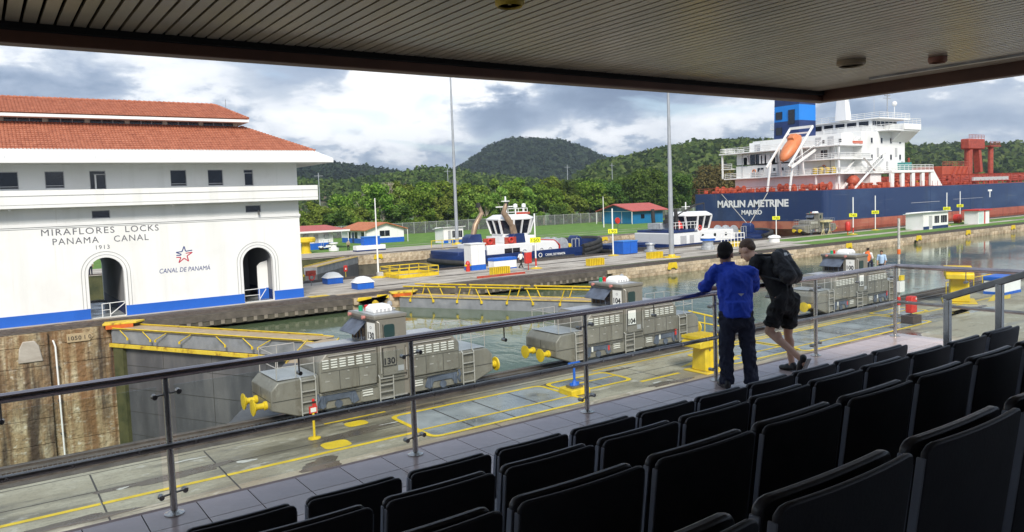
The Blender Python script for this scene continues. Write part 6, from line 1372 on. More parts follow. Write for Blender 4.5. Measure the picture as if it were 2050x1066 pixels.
MB().loft([[(0, -1.4, -3), (8, -2.2, -3), (8, 2.2, -3), (0, 1.4, -3)], [(-.6, -2.2, .15), (8, -2.6, .0), (8, 2.6, .0), (-.6, 2.2, .15)]]).build('hull', 'paint_navy', t); MB().tube([(8, -2.7, -.5), (-.5, -2.3, -.4), (-.5, 2.3, -.4)], .3, 8).build('fender', 'fender_black', t); MB().box(-.3, 8, -2.25, 2.25, .1, .5).build('bulwark', 'paint_navy', t)
for i, (py, px) in enumerate(((108.0, 0), (96.5, 1))): tag(MB().tube([(SX, py, 7.6), (115.9, 90.2, 1.8)], .07, 6).build('mooring_line', 'rope'), ('left' if i == 0 else 'right')+' of two pale lines from the ship stern down to the tug bow', 'rope', 'lines from the ship to the tug')
# ------------------------------------------------------------------ trees
def leaf_cloud(rng, clumps, per, size, flat=.75):
    """numpy quads spread over clump shells: returns verts, faces"""
    V = []
    for c, r in clumps:
        d = rng.normal(size=(per, 3)); d /= np.linalg.norm(d, axis=1)[:, None]
        rad_ = r*(.62+.45*rng.random((per, 1))); p = np.array(c)+d*rad_*np.array([1, 1, flat])
        a = rng.normal(size=(per, 3)); a /= np.linalg.norm(a, axis=1)[:, None]
        nrm = d*.7+rng.normal(size=(per, 3))*.55+np.array([0, 0, .35]); nrm /= np.linalg.norm(nrm, axis=1)[:, None]
        u = np.cross(nrm, a); u /= np.linalg.norm(u, axis=1)[:, None]; v = np.cross(nrm, u)
        s = size*(.6+.8*rng.random((per, 1)))
        V.append(np.stack([p-u*s-v*s*.55, p+u*s-v*s*.55, p+u*s*.8+v*s*.6, p-u*s*.8+v*s*.6], 1))
    V = np.concatenate(V).reshape(-1, 3)
    return V
def quads_mesh(name, V, m):
    n = len(V)//4; me = bpy.data.meshes.new(name); me.vertices.add(len(V)); me.vertices.foreach_set('co', V.astype(np.float32).ravel())
    me.loops.add(n*4); me.loops.foreach_set('vertex_index', np.arange(n*4, dtype=np.int32)); me.polygons.add(n)
    me.polygons.foreach_set('loop_start', np.arange(n, dtype=np.int32)*4); me.update(calc_edges=True); me.validate(); me.materials.append(MATS[m]); return me
def tree_proto(seed, h, w, base, m, n=17, per=230, size=.30, thin=False):
    rng = np.random.default_rng(seed); r = random.Random(seed); cl = []
    for k in range(n):
        a = r.uniform(0, 2*PI); z = base+(h-base)*(.12+.80*((k+.5)/n)**.8); prof = math.sin(PI*min(.97, max(.10, (z-base)/(h-base)*.86+.12)))**.6
        q = w/2*prof*math.sqrt(r.random()); cr_ = w*r.uniform(.15, .25)
        cl.append(((q*math.cos(a), q*math.sin(a), z), cr_))
    me = quads_mesh('crown', leaf_cloud(rng, cl, per, size), m)
    tk = MB(); tr = .16+.012*h; bend = (r.uniform(-.3, .3), r.uniform(-.3, .3))
    tk.tube([(0, 0, -.1), (bend[0], bend[1], base*.7), (bend[0]*.5, bend[1], base+(h-base)*.45)], [tr, tr*.75, tr*.35], 8)
    for c, q in cl[::2]:
        tk.tube([(bend[0]*.8, bend[1], base*.6+r.uniform(0, base*.4)), (c[0]*.5, c[1]*.5, (c[2]+base)*.5), c], [tr*.45, tr*.28, .04], 5)
    tm = tk.mesh('trunk'); tm.materials.append(MATS['bark_pale' if seed in (2, 5) else 'bark'])
    return me, tm
PROT = {'a': tree_proto(1, 12.5, 9.5, 2.2, 'leaf_green'), 'b': tree_proto(2, 13.5, 8.5, 3.0, 'leaf_green', 16), 'c': tree_proto(3, 10.5, 9, 1.5, 'leaf_yellow', 15), 'd': tree_proto(4, 14, 13, 2.5, 'leaf_dark', 24, 260),
        'e': tree_proto(5, 12, 7, 3.6, 'leaf_yellow', 11, 170, .26), 'f': tree_proto(6, 13, 16, 2.5, 'leaf_olive', 26, 260), 's': tree_proto(7, 5.2, 6.5, .2, 'leaf_green', 11, 220, .26), 'g': tree_proto(8, 8, 8, .8, 'leaf_dark', 14, 220)}
def tree(key, x, y, s, rz_, label, group, z=0):
    t = thing('leafy_tree', label, 'tree', (x, y, z), rz_, group); t.scale = (s, s, s*random.Random(x*7+y).uniform(.93, 1.08))
    for me, nm in zip(PROT[key], ('crown', 'trunk')): put(nm, me, None, t)
rt = random.Random(21)
front = []
for k in range(27):
    x = 56+k*5.6+rt.uniform(-1, 1); front.append((x, 188.5+rt.uniform(0, 4)))
for i, (x, y) in enumerate(front):
    key = rt.choice('aabce') if x < 172 else rt.choice('cd'); s = .92 if x < 90 else (1.02 if x < 150 else .95)
    if x < 84: key = rt.choice('ccag'); s = .78
    tree(key, x, y, s*rt.uniform(.86, 1.05), rt.uniform(0, 6.28), f'green tree, {ordn(i)} from the left in the front row behind the fence', 'front row of trees behind the fence')
for i in range(20):
    x = 60+i*8.2+rt.uniform(-1.5, 1.5); key = rt.choice('abbe') if x < 165 else 'd'; s = (.85 if x < 85 else 1.08 if x < 150 else 1.02)*rt.uniform(.92, 1.06)
    tree(key, x, 203+rt.uniform(-3, 5), s, rt.uniform(0, 6.28), f'taller tree, {ordn(i)} from the left in the second row behind the fence', 'second row of trees behind the fence')
for i, (x, y, s) in enumerate([(183, 186.5, 1.05), (192, 192, 1.12), (203, 188, .98)]): tree('d', x, y, s, i*1.3, f'broad dark green tree, {ordn(i)} of three behind the blue house', 'broad dark trees behind the blue house')
for i, (x, y, s) in enumerate([(222, 186, 1.22), (236, 190, 1.1), (250, 186, 1.12)]): tree('f', x, y, s, i*2.1, f'broad brownish tree, {ordn(i)} of three left of the ship superstructure', 'brownish trees beside the ship')
for i in range(26): tree('s' if i % 3 else 'g', 58+i*5.9+rt.uniform(-1, 1), 184.8+rt.uniform(0, 2), rt.uniform(.55, .95), rt.uniform(0, 6), f'low bush at the foot of the fence, {ordn(i)} from the left', 'bushes along the fence')
# leafless tree with pale limbs
t = thing('bare_tree', 'leafless tree with pale spreading limbs left of centre', 'tree', (93.5, 194, 0))
b = MB(); r = random.Random(3)
def limb(p, d, l, w, n):
    q = p+d*l; b.tube([p, p.lerp(q, .5)+Vector((r.uniform(-.15, .15), r.uniform(-.15, .15), 0)), q], [w, w*.8, w*.6], 5)
    if n:
        for k in range(3): e = (d+Vector((r.uniform(-.8, .8), r.uniform(-.8, .8), r.uniform(-.1, .5)))).normalized(); limb(q, e, l*.66, w*.55, n-1)
limb(Vector((0, 0, 0)), Vector((0, 0, 1)), 7, .32, 0); limb(Vector((0, 0, 6)), Vector((-.3, 0, 1)).normalized(), 3.6, .24, 3); limb(Vector((0, 0, 6.5)), Vector((.4, .1, 1)).normalized(), 3.4, .22, 3); limb(Vector((0, 0, 5)), Vector((.1, -.4, 1)).normalized(), 3.4, .2, 3)
b.build('limbs', 'bark_pale', t)

# ------------------------------------------------------------------ hills with forest
def hill(name, a0, a1, d0, dr, d1, prof, m_ground, m_leaf, nb, bs, seed, kind='structure', na=70, nd=16):
    """ridge height from elevation angles prof(azimuth deg) at distance dr"""
    rng = np.random.default_rng(seed)
    def hz(az, d):
        top = prof(az)*dr+8.1
        f = (d-d0)/(dr-d0) if d < dr else (d1-d)/(d1-dr)
        f = max(0., min(1., f)); return top*(f*f*(3-2*f))**.8
    vs = []; fs = []
    for j in range(nd+1):
        d = d0+(d1-d0)*j/nd
        for i in range(na+1):
            az = a0+(a1-a0)*i/na; z = hz(az, d); vs.append((d*math.sin(rad(az)), d*math.cos(rad(az)), z-.5))
    for j in range(nd):
        for i in range(na): a = j*(na+1)+i; fs.append((a, a+1, a+na+2, a+na+1))
    MB().add(vs, fs).build(name, m_ground, kind=kind, smooth=80)
    if not nb: return
    # canopy: lumpy tree crowns made of small leaf faces, one mass
    V = []
    for k in range(nb):
        az = a0+(a1-a0)*rng.random(); u = rng.random(); d = d0+(dr*1.03-d0)*(.04+.96*u**.75); z = hz(az, d); s = bs*(.6+.8*rng.random())
        V.append(((d*math.sin(rad(az)), d*math.cos(rad(az)), z+s*.3), s))
    Q = leaf_cloud(rng, V, 32, bs*.32, .8)
    put('forest_canopy', quads_mesh('forest_canopy', Q, m_leaf), None, kind='stuff')
def interp(tab):
    return lambda a: float(np.interp(a, [p for p, _ in tab], [q for _, q in tab]))
mat('hill_soil', ramp=[(.3, (.055, .060, .028)), (.5, (.085, .085, .042)), (.7, (.15, .105, .06))], rough=.95, scale=.012, det=9)
mat('hill_terrace', ramp=[(.35, (.050, .060, .028)), (.5, (.080, .085, .042)), (.62, (.12, .095, .06))], rough=.95, scale=.02, det=9, stretch=(1, 1, 8))
mat('hill_dark', (.022, .034, .020), .95, var=.3, scale=.02)
el = lambda x, y: (lambda q: (math.degrees(math.atan2(q.x, q.y)), q.z/math.hypot(q.x, q.y)))(ray(x, y))
def prof_px(pts): return interp([el(x, y) for x, y in pts])
hill('hill_peak', 29.5, 43.5, 1100, 1650, 2200, prof_px([(860, 400), (912, 352), (945, 335), (985, 305), (1020, 293), (1075, 291), (1120, 295), (1155, 305), (1190, 322), (1215, 333), (1260, 352), (1330, 400)]), 'hill_dark', 'leaf_hill_dark', 3600, 11, 3)
hill('hill_left', 8, 33, 800, 1250, 1700, prof_px([(400, 350), (600, 342), (650, 340), (720, 346), (770, 353), (820, 360), (900, 385), (960, 410)]), 'hill_dark', 'leaf_hill_dark', 2200, 9, 4)
hill('hill_terraced', 18, 40, 420, 720, 950, prof_px([(600, 372), (700, 372), (790, 360), (850, 348), (905, 350), (980, 362), (1050, 366), (1120, 385), (1200, 410)]), 'hill_terrace', 'leaf_hill', 520, 5, 5)
hill('hill_green', 40, 62, 420, 800, 1100, prof_px([(1140, 385), (1190, 350), (1235, 335), (1290, 328), (1320, 318), (1380, 308), (1430, 302), (1500, 300), (1700, 310)]), 'hill_dark', 'leaf_hill', 2600, 7.5, 6)
hill('hill_right', 58, 80, 600, 1100, 1500, prof_px([(1700, 312), (1820, 312), (1870, 307), (1930, 304), (1990, 306), (2050, 303), (2200, 300)]), 'hill_dark', 'leaf_hill', 2200, 8, 7)
# stepped brown cuts on the terraced slope
cut = MB()
for k in range(7):
    for i in range(26):
        az = 25+i*.42; d = 470+k*34+4*math.sin(i*.7+k); z = 6+k*2.7+.5*math.sin(i*.5+k)
        a = (d*math.sin(rad(az)), d*math.cos(rad(az))); c = (d*math.sin(rad(az+.44)), d*math.cos(rad(az+.44)))
        cut.add([(a[0], a[1], z), (c[0], c[1], z), (c[0]*1.004, c[1]*1.004, z+2.0), (a[0]*1.004, a[1]*1.004, z+2.0)], [(0, 1, 2, 3)])
cut.build('hill_cuts', 'hill_soil', kind='structure')
t = thing('lattice_pylon', 'tiny lattice power pylon on the skyline right of the ship bridge', 'pylon', (*[v for v in (1050*math.sin(rad(el(1884, 300)[0])), 1050*math.cos(rad(el(1884, 300)[0])))], 34))
b = MB()
for sx in (-1, 1):
    for sy in (-1, 1): b.beam((2.2*sx, 2.2*sy, -10), (.4*sx, .4*sy, 16), .3, .3)
for z in (2, 8, 12): b.beam((-4.5, 0, z), (4.5, 0, z), .3, .3)
b.build('lattice', 'pole_grey', t)

# ------------------------------------------------------------------ humid air
def haze_box():
    M = bpy.data.materials.new('haze_air'); M.use_nodes = True; N = M.node_tree.nodes; L = M.node_tree.links; N.clear()
    o = N.new('ShaderNodeOutputMaterial'); v = N.new('ShaderNodeVolumePrincipled'); v.inputs['Color'].default_value = (.74, .86, 1.0, 1); v.inputs['Density'].default_value = .00014; v.inputs['Anisotropy'].default_value = .2
    L.new(v.outputs[0], o.inputs['Volume'])
    MB().box(-900, 6500, -200, 9500, -16, 420).build('haze', M, kind='stuff')
haze_box()
from mathutils import noise
# ------------------------------------------------------------------ people
def fuse(name, mb, m, parent, voxel=.012, smooth_it=4, cut=None, fac=.5, folds=0.):
    """fuse overlapping closed shapes into one continuous skin"""
    o = bpy.data.objects.new('tmp', mb.mesh('tmp'))
    r_ = o.modifiers.new('r', 'REMESH'); r_.mode = 'VOXEL'; r_.voxel_size = voxel
    s_ = o.modifiers.new('s', 'SMOOTH'); s_.factor = fac; s_.iterations = smooth_it
    me = evaluated_mesh(o); me.materials.clear()
    if folds:
        n_ = len(me.vertices); co = np.empty(n_*3, np.float32); me.vertices.foreach_get('co', co); co = co.reshape(-1, 3); no = np.array([v.normal[:] for v in me.vertices])
        h_ = np.array([abs(noise.noise(Vector((x*9+z*5, y*9-z*4, z*7)))) +.5*abs(noise.noise(Vector((x*21-z*8, y*21, z*16+3)))) for x, y, z in co])
        co = co+no*((.28-h_)*folds)[:, None]; me.vertices.foreach_set('co', co.astype(np.float32).ravel()); me.update()
    return put(name, me, m, parent, smooth=180)
def V3(*a): return Vector(a)
def head_shapes(b, c, f, up=V3(0, 0, 1), s=1.):
    """skull, jaw, nose, ears, brow; c centre, f facing"""
    f = f.normalized(); l = up.cross(f).normalized(); up = f.cross(l).normalized()
    R_ = Matrix((l, f, up)).transposed(); P = lambda x, y, z: c+(l*x+f*y+up*z)*s
    b.sphere(P(0, -.008, .025), (.073*s, .094*s, .092*s), 16, 12, R_); b.sphere(P(0, .028, -.045), (.056*s, .062*s, .072*s), 14, 10, R_)
    b.sphere(P(0, .068, -.093), (.026*s, .022*s, .02*s), 8, 6, R_); b.capsule(P(0, .088, .012), P(0, .108, -.026), .010*s, .015*s, 8, 3)
    b.sphere(P(0, .082, -.062), (.028*s, .014*s, .012*s), 8, 6, R_); b.sphere(P(0, .076, .038), (.05*s, .02*s, .013*s), 8, 6, R_)
    for k in (-1, 1): b.sphere(P(.074*k, -.004, -.008), (.012*s, .026*s, .036*s), 8, 6, R_)
    return P, R_
def eyes(P, par, s=1.):
    for k in (-1, 1): MB().sphere(P(.031*k, .083, .014), .0095*s, 8, 6).build('eye', 'letter_black', par)
def hand_shapes(b, w, d, pn, s=1., curl=.6, thumb=1):
    """palm and five fingers from wrist w along d, palm normal pn; fingers curl towards pn"""
    d = d.normalized(); pn = (pn-d*pn.dot(d)).normalized(); a = d.cross(pn).normalized()
    b.capsule(w, w+d*.03*s, .024*s, .028*s, 8, 3); pc = w+d*.055*s
    R_ = Matrix((a, d, pn)).transposed(); b.sphere(pc, (.040*s, .046*s, .016*s), 10, 8, R_)
    for k, (o, l_) in enumerate(((-.030, .068), (-.010, .078), (.010, .074), (.028, .058))):
        p0 = w+d*.088*s+a*o*s; d1 = (d*math.cos(curl*.6)+pn*math.sin(curl*.6)); p1 = p0+d1*l_*.5*s
        d2 = (d*math.cos(curl*1.7)+pn*math.sin(curl*1.7)); p2 = p1+d2*l_*.5*s
        b.capsule(p0, p1, .0095*s, .009*s, 7, 2); b.capsule(p1, p2, .009*s, .0078*s, 7, 2)
    p0 = w+d*.03*s-a*.032*s*thumb; p1 = p0+(d*.6-a*.7*thumb+pn*.3).normalized()*.036*s; p2 = p1+(d*.9-a*.2*thumb+pn*.4).normalized()*.030*s
    b.capsule(p0, p1, .0115*s, .0105*s, 7, 2); b.capsule(p1, p2, .0105*s, .0085*s, 7, 2)
def shoe(b, heel, toe, up=V3(0, 0, 1), w=.045):
    heel, toe = Vector(heel), Vector(toe); d = toe-heel
    b.capsule(heel+up*.045, heel+d*.45+up*.045, .042, .045, 10, 3); b.capsule(heel+d*.4+up*.035, heel+d*.86+up*.026, .046, .034, 10, 3); b.capsule(heel+up*.06, heel+d*.12+up*.085, .04, .04, 10, 3)

# man in blue shirt, leaning on the rail, seen from behind ------------
v0 = V3(7.2, 5.86, 0); fw = V3(math.sin(rad(44)), math.cos(rad(44)), 0); lf = V3(-fw.y, fw.x, 0)
def B(l, f, z): return V3(7.20, 5.80, TZ)+lf*l+fw*f+V3(0, 0, z)
pA = thing('person', 'person in royal blue shirt and dark trousers leaning on the railing', 'person', (0, 0, 0))
hipL, hipR, kL, kR, aL, aR = B(.095, .0, .86), B(-.095, .0, .86), B(.115, .02, .46), B(-.135, .03, .46), B(.12, -.035, .08), B(-.16, -.02, .08)
chest, neckb, headc = B(.02, .10, 1.26), B(.055, .15, 1.42), B(.09, .20, 1.555)
shL, shR = B(.21, .13, 1.37), B(-.19, .11, 1.35); elL, elR = B(.345, .30, 1.13), B(-.25, .33, 1.13); wrL, wrR = B(.14, .44, 1.13), B(-.06, .47, 1.13)
b = MB(); P, R_ = head_shapes(b, headc, (fw-lf*.35+V3(0, 0, -.5)), s=1.16)
b.capsule(neckb-V3(0, 0, .05), headc+V3(0, 0, -.05), .056, .052); b.capsule(B(0, .02, .92), chest, .10, .115); b.capsule(shL, shR, .05, .05)
for s_, e_, w_ in ((shL, elL, wrL), (shR, elR, wrR)): b.capsule(s_, e_, .052, .043); b.capsule(e_, w_, .043, .028)
for h_, k_, a_ in ((hipL, kL, aL), (hipR, kR, aR)): b.capsule(h_, k_, .082, .056); b.capsule(k_, a_, .056, .038)
hand_shapes(b, wrL, (B(-.05, .46, 1.135)-wrL), V3(0, 0, -1), thumb=-1); hand_shapes(b, wrR, (B(.1, .5, 1.125)-wrR), V3(0, 0, -1), thumb=1)
body = fuse('body', b, 'skin_tan', pA, .0085, 3); eyes(P, body)
b = MB(); R2 = R_; b.sphere(P(0, -.020, .044), (.094, .112, .107), 16, 12, R2); b.sphere(P(0, -.050, -.014), (.078, .062, .062), 14, 10, R2); fuse('hair', b, 'hair_black', pA, .009, 4)
b = MB(); b.tube([B(0, -.005, .84), B(0, -.002, .90), B(.0, .01, 1.02)], [.178, .176, .168], 18); b.capsule(B(.0, .02, 1.0), chest, .160, .168, 16); b.capsule(B(.085, .005, .90), B(.10, .10, 1.28), .105, .115, 12); b.capsule(B(-.085, .0, .90), B(-.09, .09, 1.26), .105, .115, 12)
b.capsule(shL-lf*.03, shR+lf*.03, .085, .085); b.capsule(shL, shL.lerp(elL, .86), .086, .082); b.capsule(shR, shR.lerp(elR, .86), .086, .080); b.capsule(chest+V3(0, 0, .05), neckb, .10, .066)
fuse('shirt', b, 'shirt_blue', pA, .011, 4, folds=.030)
b = MB(); b.lathe([(.066, -.03), (.074, .0), (.070, .035), (.06, .035), (.06, -.03)], neckb+V3(0, 0, .02)+fw*.008, 16); fuse('collar', b, 'shirt_blue', pA, .008, 2)
b = MB(); b.capsule(B(0, -.0, .80), B(0, .0, .90), .142, .140, 14); b.capsule(hipL, kL, .108, .088); b.capsule(hipR, kR, .108, .088)
for k_, a_ in ((kL, aL), (kR, aR)): b.tube([k_+V3(0, 0, .03), k_.lerp(a_, .5), a_+V3(0, 0, -.03)], [.086, .080, .084], 14)
for k_, h_ in ((kL, hipL), (kR, hipR)): b.sphere(h_-fw*.03+V3(0, 0, -.04), (.088, .088, .11), 12, 8)
fuse('trousers', b, 'cloth_navy', pA, .011, 4, folds=.04)
for a_, tw in ((aL, .08), (aR, -.10)):
    b = MB(); shoe(b, (a_.x-fw.x*.06, a_.y-fw.y*.06, TZ), (a_.x+fw.x*.20+lf.x*tw, a_.y+fw.y*.20+lf.y*tw, TZ)); fuse('shoe', b, 'shoe_black', pA, .009, 2)
MB().box(-.02, .02, -.002, .002, -.012, .012).build('sleeve_badge', 'paint_red', pA, loc=tuple(elL.lerp(shL, .32)+lf*.083), rot=(0, 0, math.atan2(lf.y, lf.x)+PI/2))
MB().prism([(-.035, .012), (.035, .012), (.0, -.02)], 'y', -.003, .003).build('back_logo', 'frame_grey', pA, loc=tuple(B(-.045, -.115, 1.115)), rot=(-.1, 0, -rad(44)))

# man with backpack, bent over the rail ---------------------------------
X0 = 8.28
def Q(l, y, z): return V3(X0-l, y, z)        # l = to his left (-x)
pB = thing('person', 'person in black shirt and shorts with a black backpack bending over the railing', 'person', (0, 0, 0))
fB = V3(-.12, .80, -.62).normalized()
hipL, hipR = Q(.095, 5.93, 6.70), Q(-.095, 5.90, 6.70); kL, kR = Q(.11, 6.07, 6.31), Q(-.10, 5.94, 6.27); aL, aR = Q(.06, 5.66, 6.02), Q(-.09, 5.88, 5.89)
pel, chest, neckb, headc = Q(0, 5.93, 6.76), Q(0, 6.10, 7.10), Q(.01, 6.28, 7.24), Q(.04, 6.44, 7.33)
shL, shR = Q(.185, 6.20, 7.20), Q(-.185, 6.20, 7.20); elL, elR = Q(.235, 6.24, 6.95), Q(-.24, 6.28, 6.96); wrL, wrR = Q(.11, 6.42, 6.955), Q(-.02, 6.44, 6.96)
b = MB(); P, R_ = head_shapes(b, headc, fB, up=V3(0, .5, .8), s=1.16)
b.capsule(neckb-V3(0, .05, .05), headc+V3(0, -.03, -.04), .058, .054); b.capsule(pel, chest, .10, .12); b.capsule(shL, shR, .06, .06)
for s_, e_, w_ in ((shL, elL, wrL), (shR, elR, wrR)): b.capsule(s_, e_, .052, .042); b.capsule(e_, w_, .042, .027)
for h_, k_, a_ in ((hipL, kL, aL), (hipR, kR, aR)):
    b.capsule(h_, k_, .086, .055); b.capsule(k_, k_.lerp(a_, .34), .052, .054); b.capsule(k_.lerp(a_, .34), a_, .054, .036); c_ = k_.lerp(a_, .3)+(V3(0, -.022, 0) if a_ is aR else V3(0, -.01, .02)); b.sphere(c_, (.046, .048, .085), 10, 8)
b.capsule(aR+V3(0, 0, .02), Q(-.09, 5.90, 5.84), .036, .036); b.capsule(aL, Q(.05, 5.62, 5.95), .036, .036)
hand_shapes(b, wrL, V3(.75, .35, -.12), V3(0, 0, -1), thumb=-1); hand_shapes(b, wrR, V3(-.6, .5, -.2), V3(0, 0, -1), thumb=1)
body = fuse('body', b, 'skin_fair', pB, .0085, 3); eyes(P, body)
b = MB(); b.sphere(P(0, -.024, .046), (.091, .108, .094), 16, 12, R_); b.sphere(P(0, -.058, .005), (.078, .058, .064), 14, 10, R_); fuse('hair', b, 'hair_brown', pB, .009, 3)
b = MB(); b.capsule(pel-V3(0, 0, .03), chest, .148, .165, 16); b.capsule(shL-V3(.03, 0, 0)*-1, shR-V3(.03, 0, 0), .082, .082); b.capsule(chest, neckb-V3(0, .02, .02), .12, .075)
for s_, e_ in ((shL, elL), (shR, elR)): b.tube([s_+V3(0, 0, .03), s_, s_.lerp(e_, .62)], [.05, .080, .076], 14); b.sphere(s_, .078, 12, 8)
fuse('shirt', b, 'cloth_black', pB, .011, 3, folds=.02)
b = MB(); b.capsule(pel-V3(0, 0, .06), pel+V3(0, 0, .05), .148, .140, 14)
for h_, k_ in ((hipL, kL), (hipR, kR)): b.tube([h_+V3(0, -.02, .05), h_+V3(0, -.01, -.02), h_.lerp(k_, .80)], [.10, .114, .102], 16); b.sphere(h_+V3(0, -.045, .0), (.098, .09, .12), 12, 8)
b.capsule(hipL-V3(0, 0, .06), hipR-V3(0, 0, .06), .115, .115)
fuse('shorts', b, 'cloth_black', pB, .011, 3, folds=.04)
b = MB(); shoe(b, (X0+.09, 5.84, TZ), (X0+.08, 6.06, TZ)); fuse('shoe', b, 'shoe_black', pB, .009, 2)
b = MB(); shoe(b, (X0-.05, 5.60, 6.02), (X0-.06, 5.68, 5.835), up=V3(0, -.92, -.38)*-.0+V3(0, .38, .16)); b2 = b; fuse('shoe', b, 'shoe_black', pB, .009, 2)
MB().beam((X0-.05, 5.535, 6.03), (X0-.06, 5.635, 5.812), .075, .018, up=(0, -.9, -.4)).build('shoe_sole', 'sole_white', pB, bevel=.005)
# backpack and straps
pk = thing('backpack', 'black backpack with side strap worn by the bending man', 'backpack', (0, 0, 0))
b = MB(); nb_ = V3(0, -.86, .51); ax = V3(0, .51, .86)
cpk = chest+nb_*.200-ax*.075
RR = Matrix((V3(1, 0, 0), nb_, ax)).transposed()
for sx in (-.075, 0, .075): b.capsule(cpk-ax*.15+V3(sx, 0, 0), cpk+ax*(.15 if sx else .175)+V3(sx*.9, 0, 0), .092, .078)
for sx in (-.06, .06): b.capsule(cpk-ax*.15+nb_*.06+V3(sx, 0, 0), cpk+ax*.02+nb_*.055+V3(sx, 0, 0), .062, .05)
b.capsule(cpk-ax*.02-nb_*.05+V3(.08, 0, 0), cpk-ax*.02-nb_*.05-V3(.08, 0, 0), .09, .09)
fuse('pack_body', b, 'pack_black', pk, .011, 5, folds=.015)
for s_ in (-1, 1):
    MB().tube([cpk+ax*.19+V3(.10*s_, 0, 0)-nb_*.02, shL+V3(0, 0, .085) if s_ < 0 else shR+V3(0, 0, .085), (shL if s_ < 0 else shR)+V3(-.03*s_, .085, -.02), chest+V3(.15*s_, .05, -.08), cpk-ax*.20+V3(.13*s_, 0, 0)], .018, 7).build('strap', 'pack_black', pk, smooth=60)
MB().tube([cpk+nb_*.118+ax*.10+V3(-.08, 0, 0), cpk+nb_*.125+ax*.115, cpk+nb_*.118+ax*.10+V3(.08, 0, 0)], .005, 6).build('zip', 'frame_grey', pk)
MB().box(-.02, .02, -.004, .004, -.02, .02).build('badge', 'plate_white', pk, loc=tuple(cpk+nb_*.10+ax*.12+V3(-.05, -.012, .008)), rot=(-.55, 0, -.4))
MB().tube([cpk-ax*.2+V3(-.12, 0, .02), cpk-ax*.26+V3(-.14, .01, -.06), cpk-ax*.26+V3(-.14, .02, -.22)], .009, 6).build('loose_strap', 'pack_black', pk)

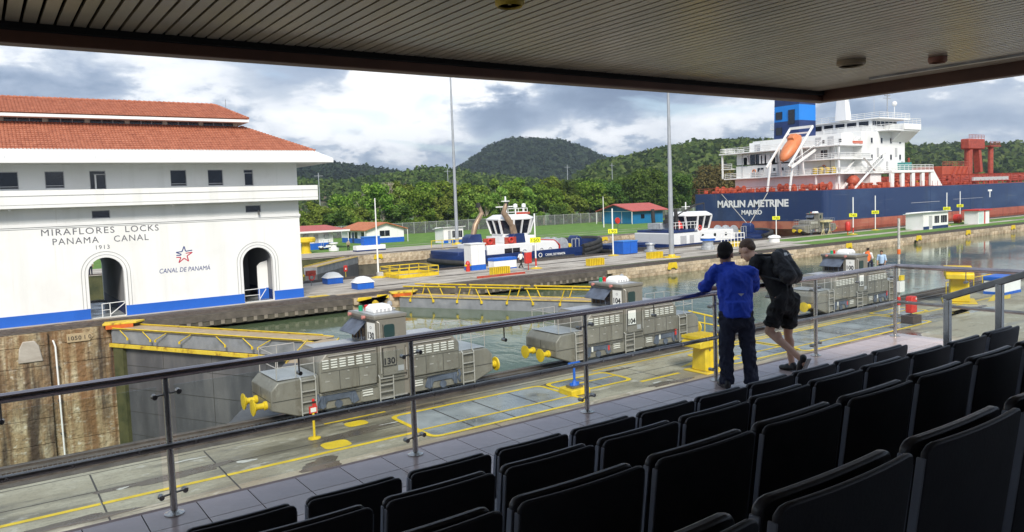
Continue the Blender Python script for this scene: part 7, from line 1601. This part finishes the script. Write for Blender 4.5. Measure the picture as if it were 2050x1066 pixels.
# small figures --------------------------------------------------------
def figure(loc, az_, label, top, legs, hat=None, skin='skin_tan', pose='stand', vest=None, s=1., seat=False):
    t = thing('person', label, 'person', loc, -az_); t.scale = (s, s, s); b = MB(); st_ = pose == 'walk'
    hz_ = .88 if not seat else .42
    hl, hr = V3(-.09, 0, hz_), V3(.09, 0, hz_)
    if seat: kl, kr, al, ar = V3(-.12, .40, .45), V3(.12, .40, .45), V3(-.12, .46, .05), V3(.12, .46, .05)
    elif st_: kl, kr, al, ar = V3(-.09, .20, .47), V3(.09, -.06, .47), V3(-.09, .34, .09), V3(.09, -.38, .14)
    else: kl, kr, al, ar = V3(-.10, .02, .47), V3(.10, .02, .47), V3(-.11, 0, .08), V3(.11, 0, .08)
    ch = V3(0, .03 if not seat else .10, hz_+.40); nk = ch+V3(0, .03, .14); hd = nk+V3(0, .03, .15)
    head_shapes(b, hd, V3(0, 1, -.1)); b.capsule(ch, hd, .06, .05); b.capsule(V3(0, 0, hz_), ch, .12, .14)
    sl_, sr_ = ch+V3(-.19, 0, .08), ch+V3(.19, 0, .08)
    if seat: el_, er_, wl, wr = ch+V3(-.23, .12, -.18), ch+V3(.23, .12, -.18), ch+V3(-.12, .34, -.16), ch+V3(.12, .34, -.16)
    elif st_: el_, er_, wl, wr = ch+V3(-.23, -.14, -.2), ch+V3(.23, .12, -.2), ch+V3(-.22, -.08, -.45), ch+V3(.2, .34, -.36)
    else: el_, er_, wl, wr = ch+V3(-.25, .0, -.2), ch+V3(.25, .0, -.2), ch+V3(-.22, .14, -.40), ch+V3(.22, .14, -.40)
    for s0, e0, w0 in ((sl_, el_, wl), (sr_, er_, wr)): b.capsule(s0, e0, .05, .042); b.capsule(e0, w0, .042, .03); hand_shapes(b, w0, w0-e0, V3(0, 1, 0))
    for h0, k0, a0 in ((hl, kl, al), (hr, kr, ar)): b.capsule(h0, k0, .08, .055); b.capsule(k0, a0, .055, .04)
    fuse('body', b, skin, t, .016, 3)
    b = MB(); b.capsule(V3(0, 0, hz_+.02), ch, .15, .165); b.capsule(sl_, sr_, .08, .08)
    for s0, e0 in ((sl_, el_), (sr_, er_)): b.capsule(s0, e0, .07, .062)
    fuse('shirt', b, top, t, .016, 3)
    b = MB(); b.capsule(V3(0, 0, hz_-.04), V3(0, 0, hz_+.05), .145, .14)
    for h0, k0, a0 in ((hl, kl, al), (hr, kr, ar)): b.capsule(h0, k0, .095, .075); b.capsule(k0, a0, .072, .062)
    fuse('trousers', b, legs, t, .016, 3)
    for a0 in (al, ar): b = MB(); shoe(b, (a0.x, a0.y-.05, a0.z-.085), (a0.x, a0.y+.2, a0.z-.085)); fuse('shoe', b, 'shoe_black', t, .012, 2)
    b = MB(); b.sphere(hd+V3(0, -.015, .055), (.086, .105, .085), 12, 8); fuse('hair' if not hat else 'helmet', b, hat or 'hair_black', t, .012, 2)
    if vest: b = MB(); b.capsule(V3(0, .0, hz_+.12), ch+V3(0, 0, .04), .175, .185); fuse('vest', b, vest, t, .016, 3)
    return t
p = onz(1043, 537); figure((p.x, p.y, .0), rad(75), 'person in white shirt and black trousers walking past the red cabinet', 'cloth_white', 'cloth_black', pose='walk', s=1.16)
figure((54.8, 130.2, .04), rad(200), 'person in dark trousers standing between the cart and the gable house', mat('khaki', (.35, .30, .2), .8), 'cloth_black', s=1.1)
figure((41.45+7.0, 28.2, 2.64), rad(80), 'person in white shirt and orange vest sitting on the rear hood of the right locomotive', 'cloth_white', 'cloth_navy', vest='vest_orange', seat=True, s=1.12)
figure((41.45+9.5, 28.6, 1.86), rad(250), 'person in pale blue shirt standing at the rear end of the right locomotive', 'cloth_paleblue', 'cloth_navy', s=1.08)
figure((11.6, 105.5, .0), rad(180), 'person in white clothes and helmet seen through the left arch', 'cloth_white', 'cloth_navy', hat='paint_white', s=1.15) if False else None
q = ony(183, 548, 115.8); figure((q.x, 116.6, .05), rad(180), 'person in white with white helmet glimpsed through the left arch', 'cloth_white', 'cloth_navy', hat='paint_white', s=1.35)

bpy.data.scenes.remove(TMP)
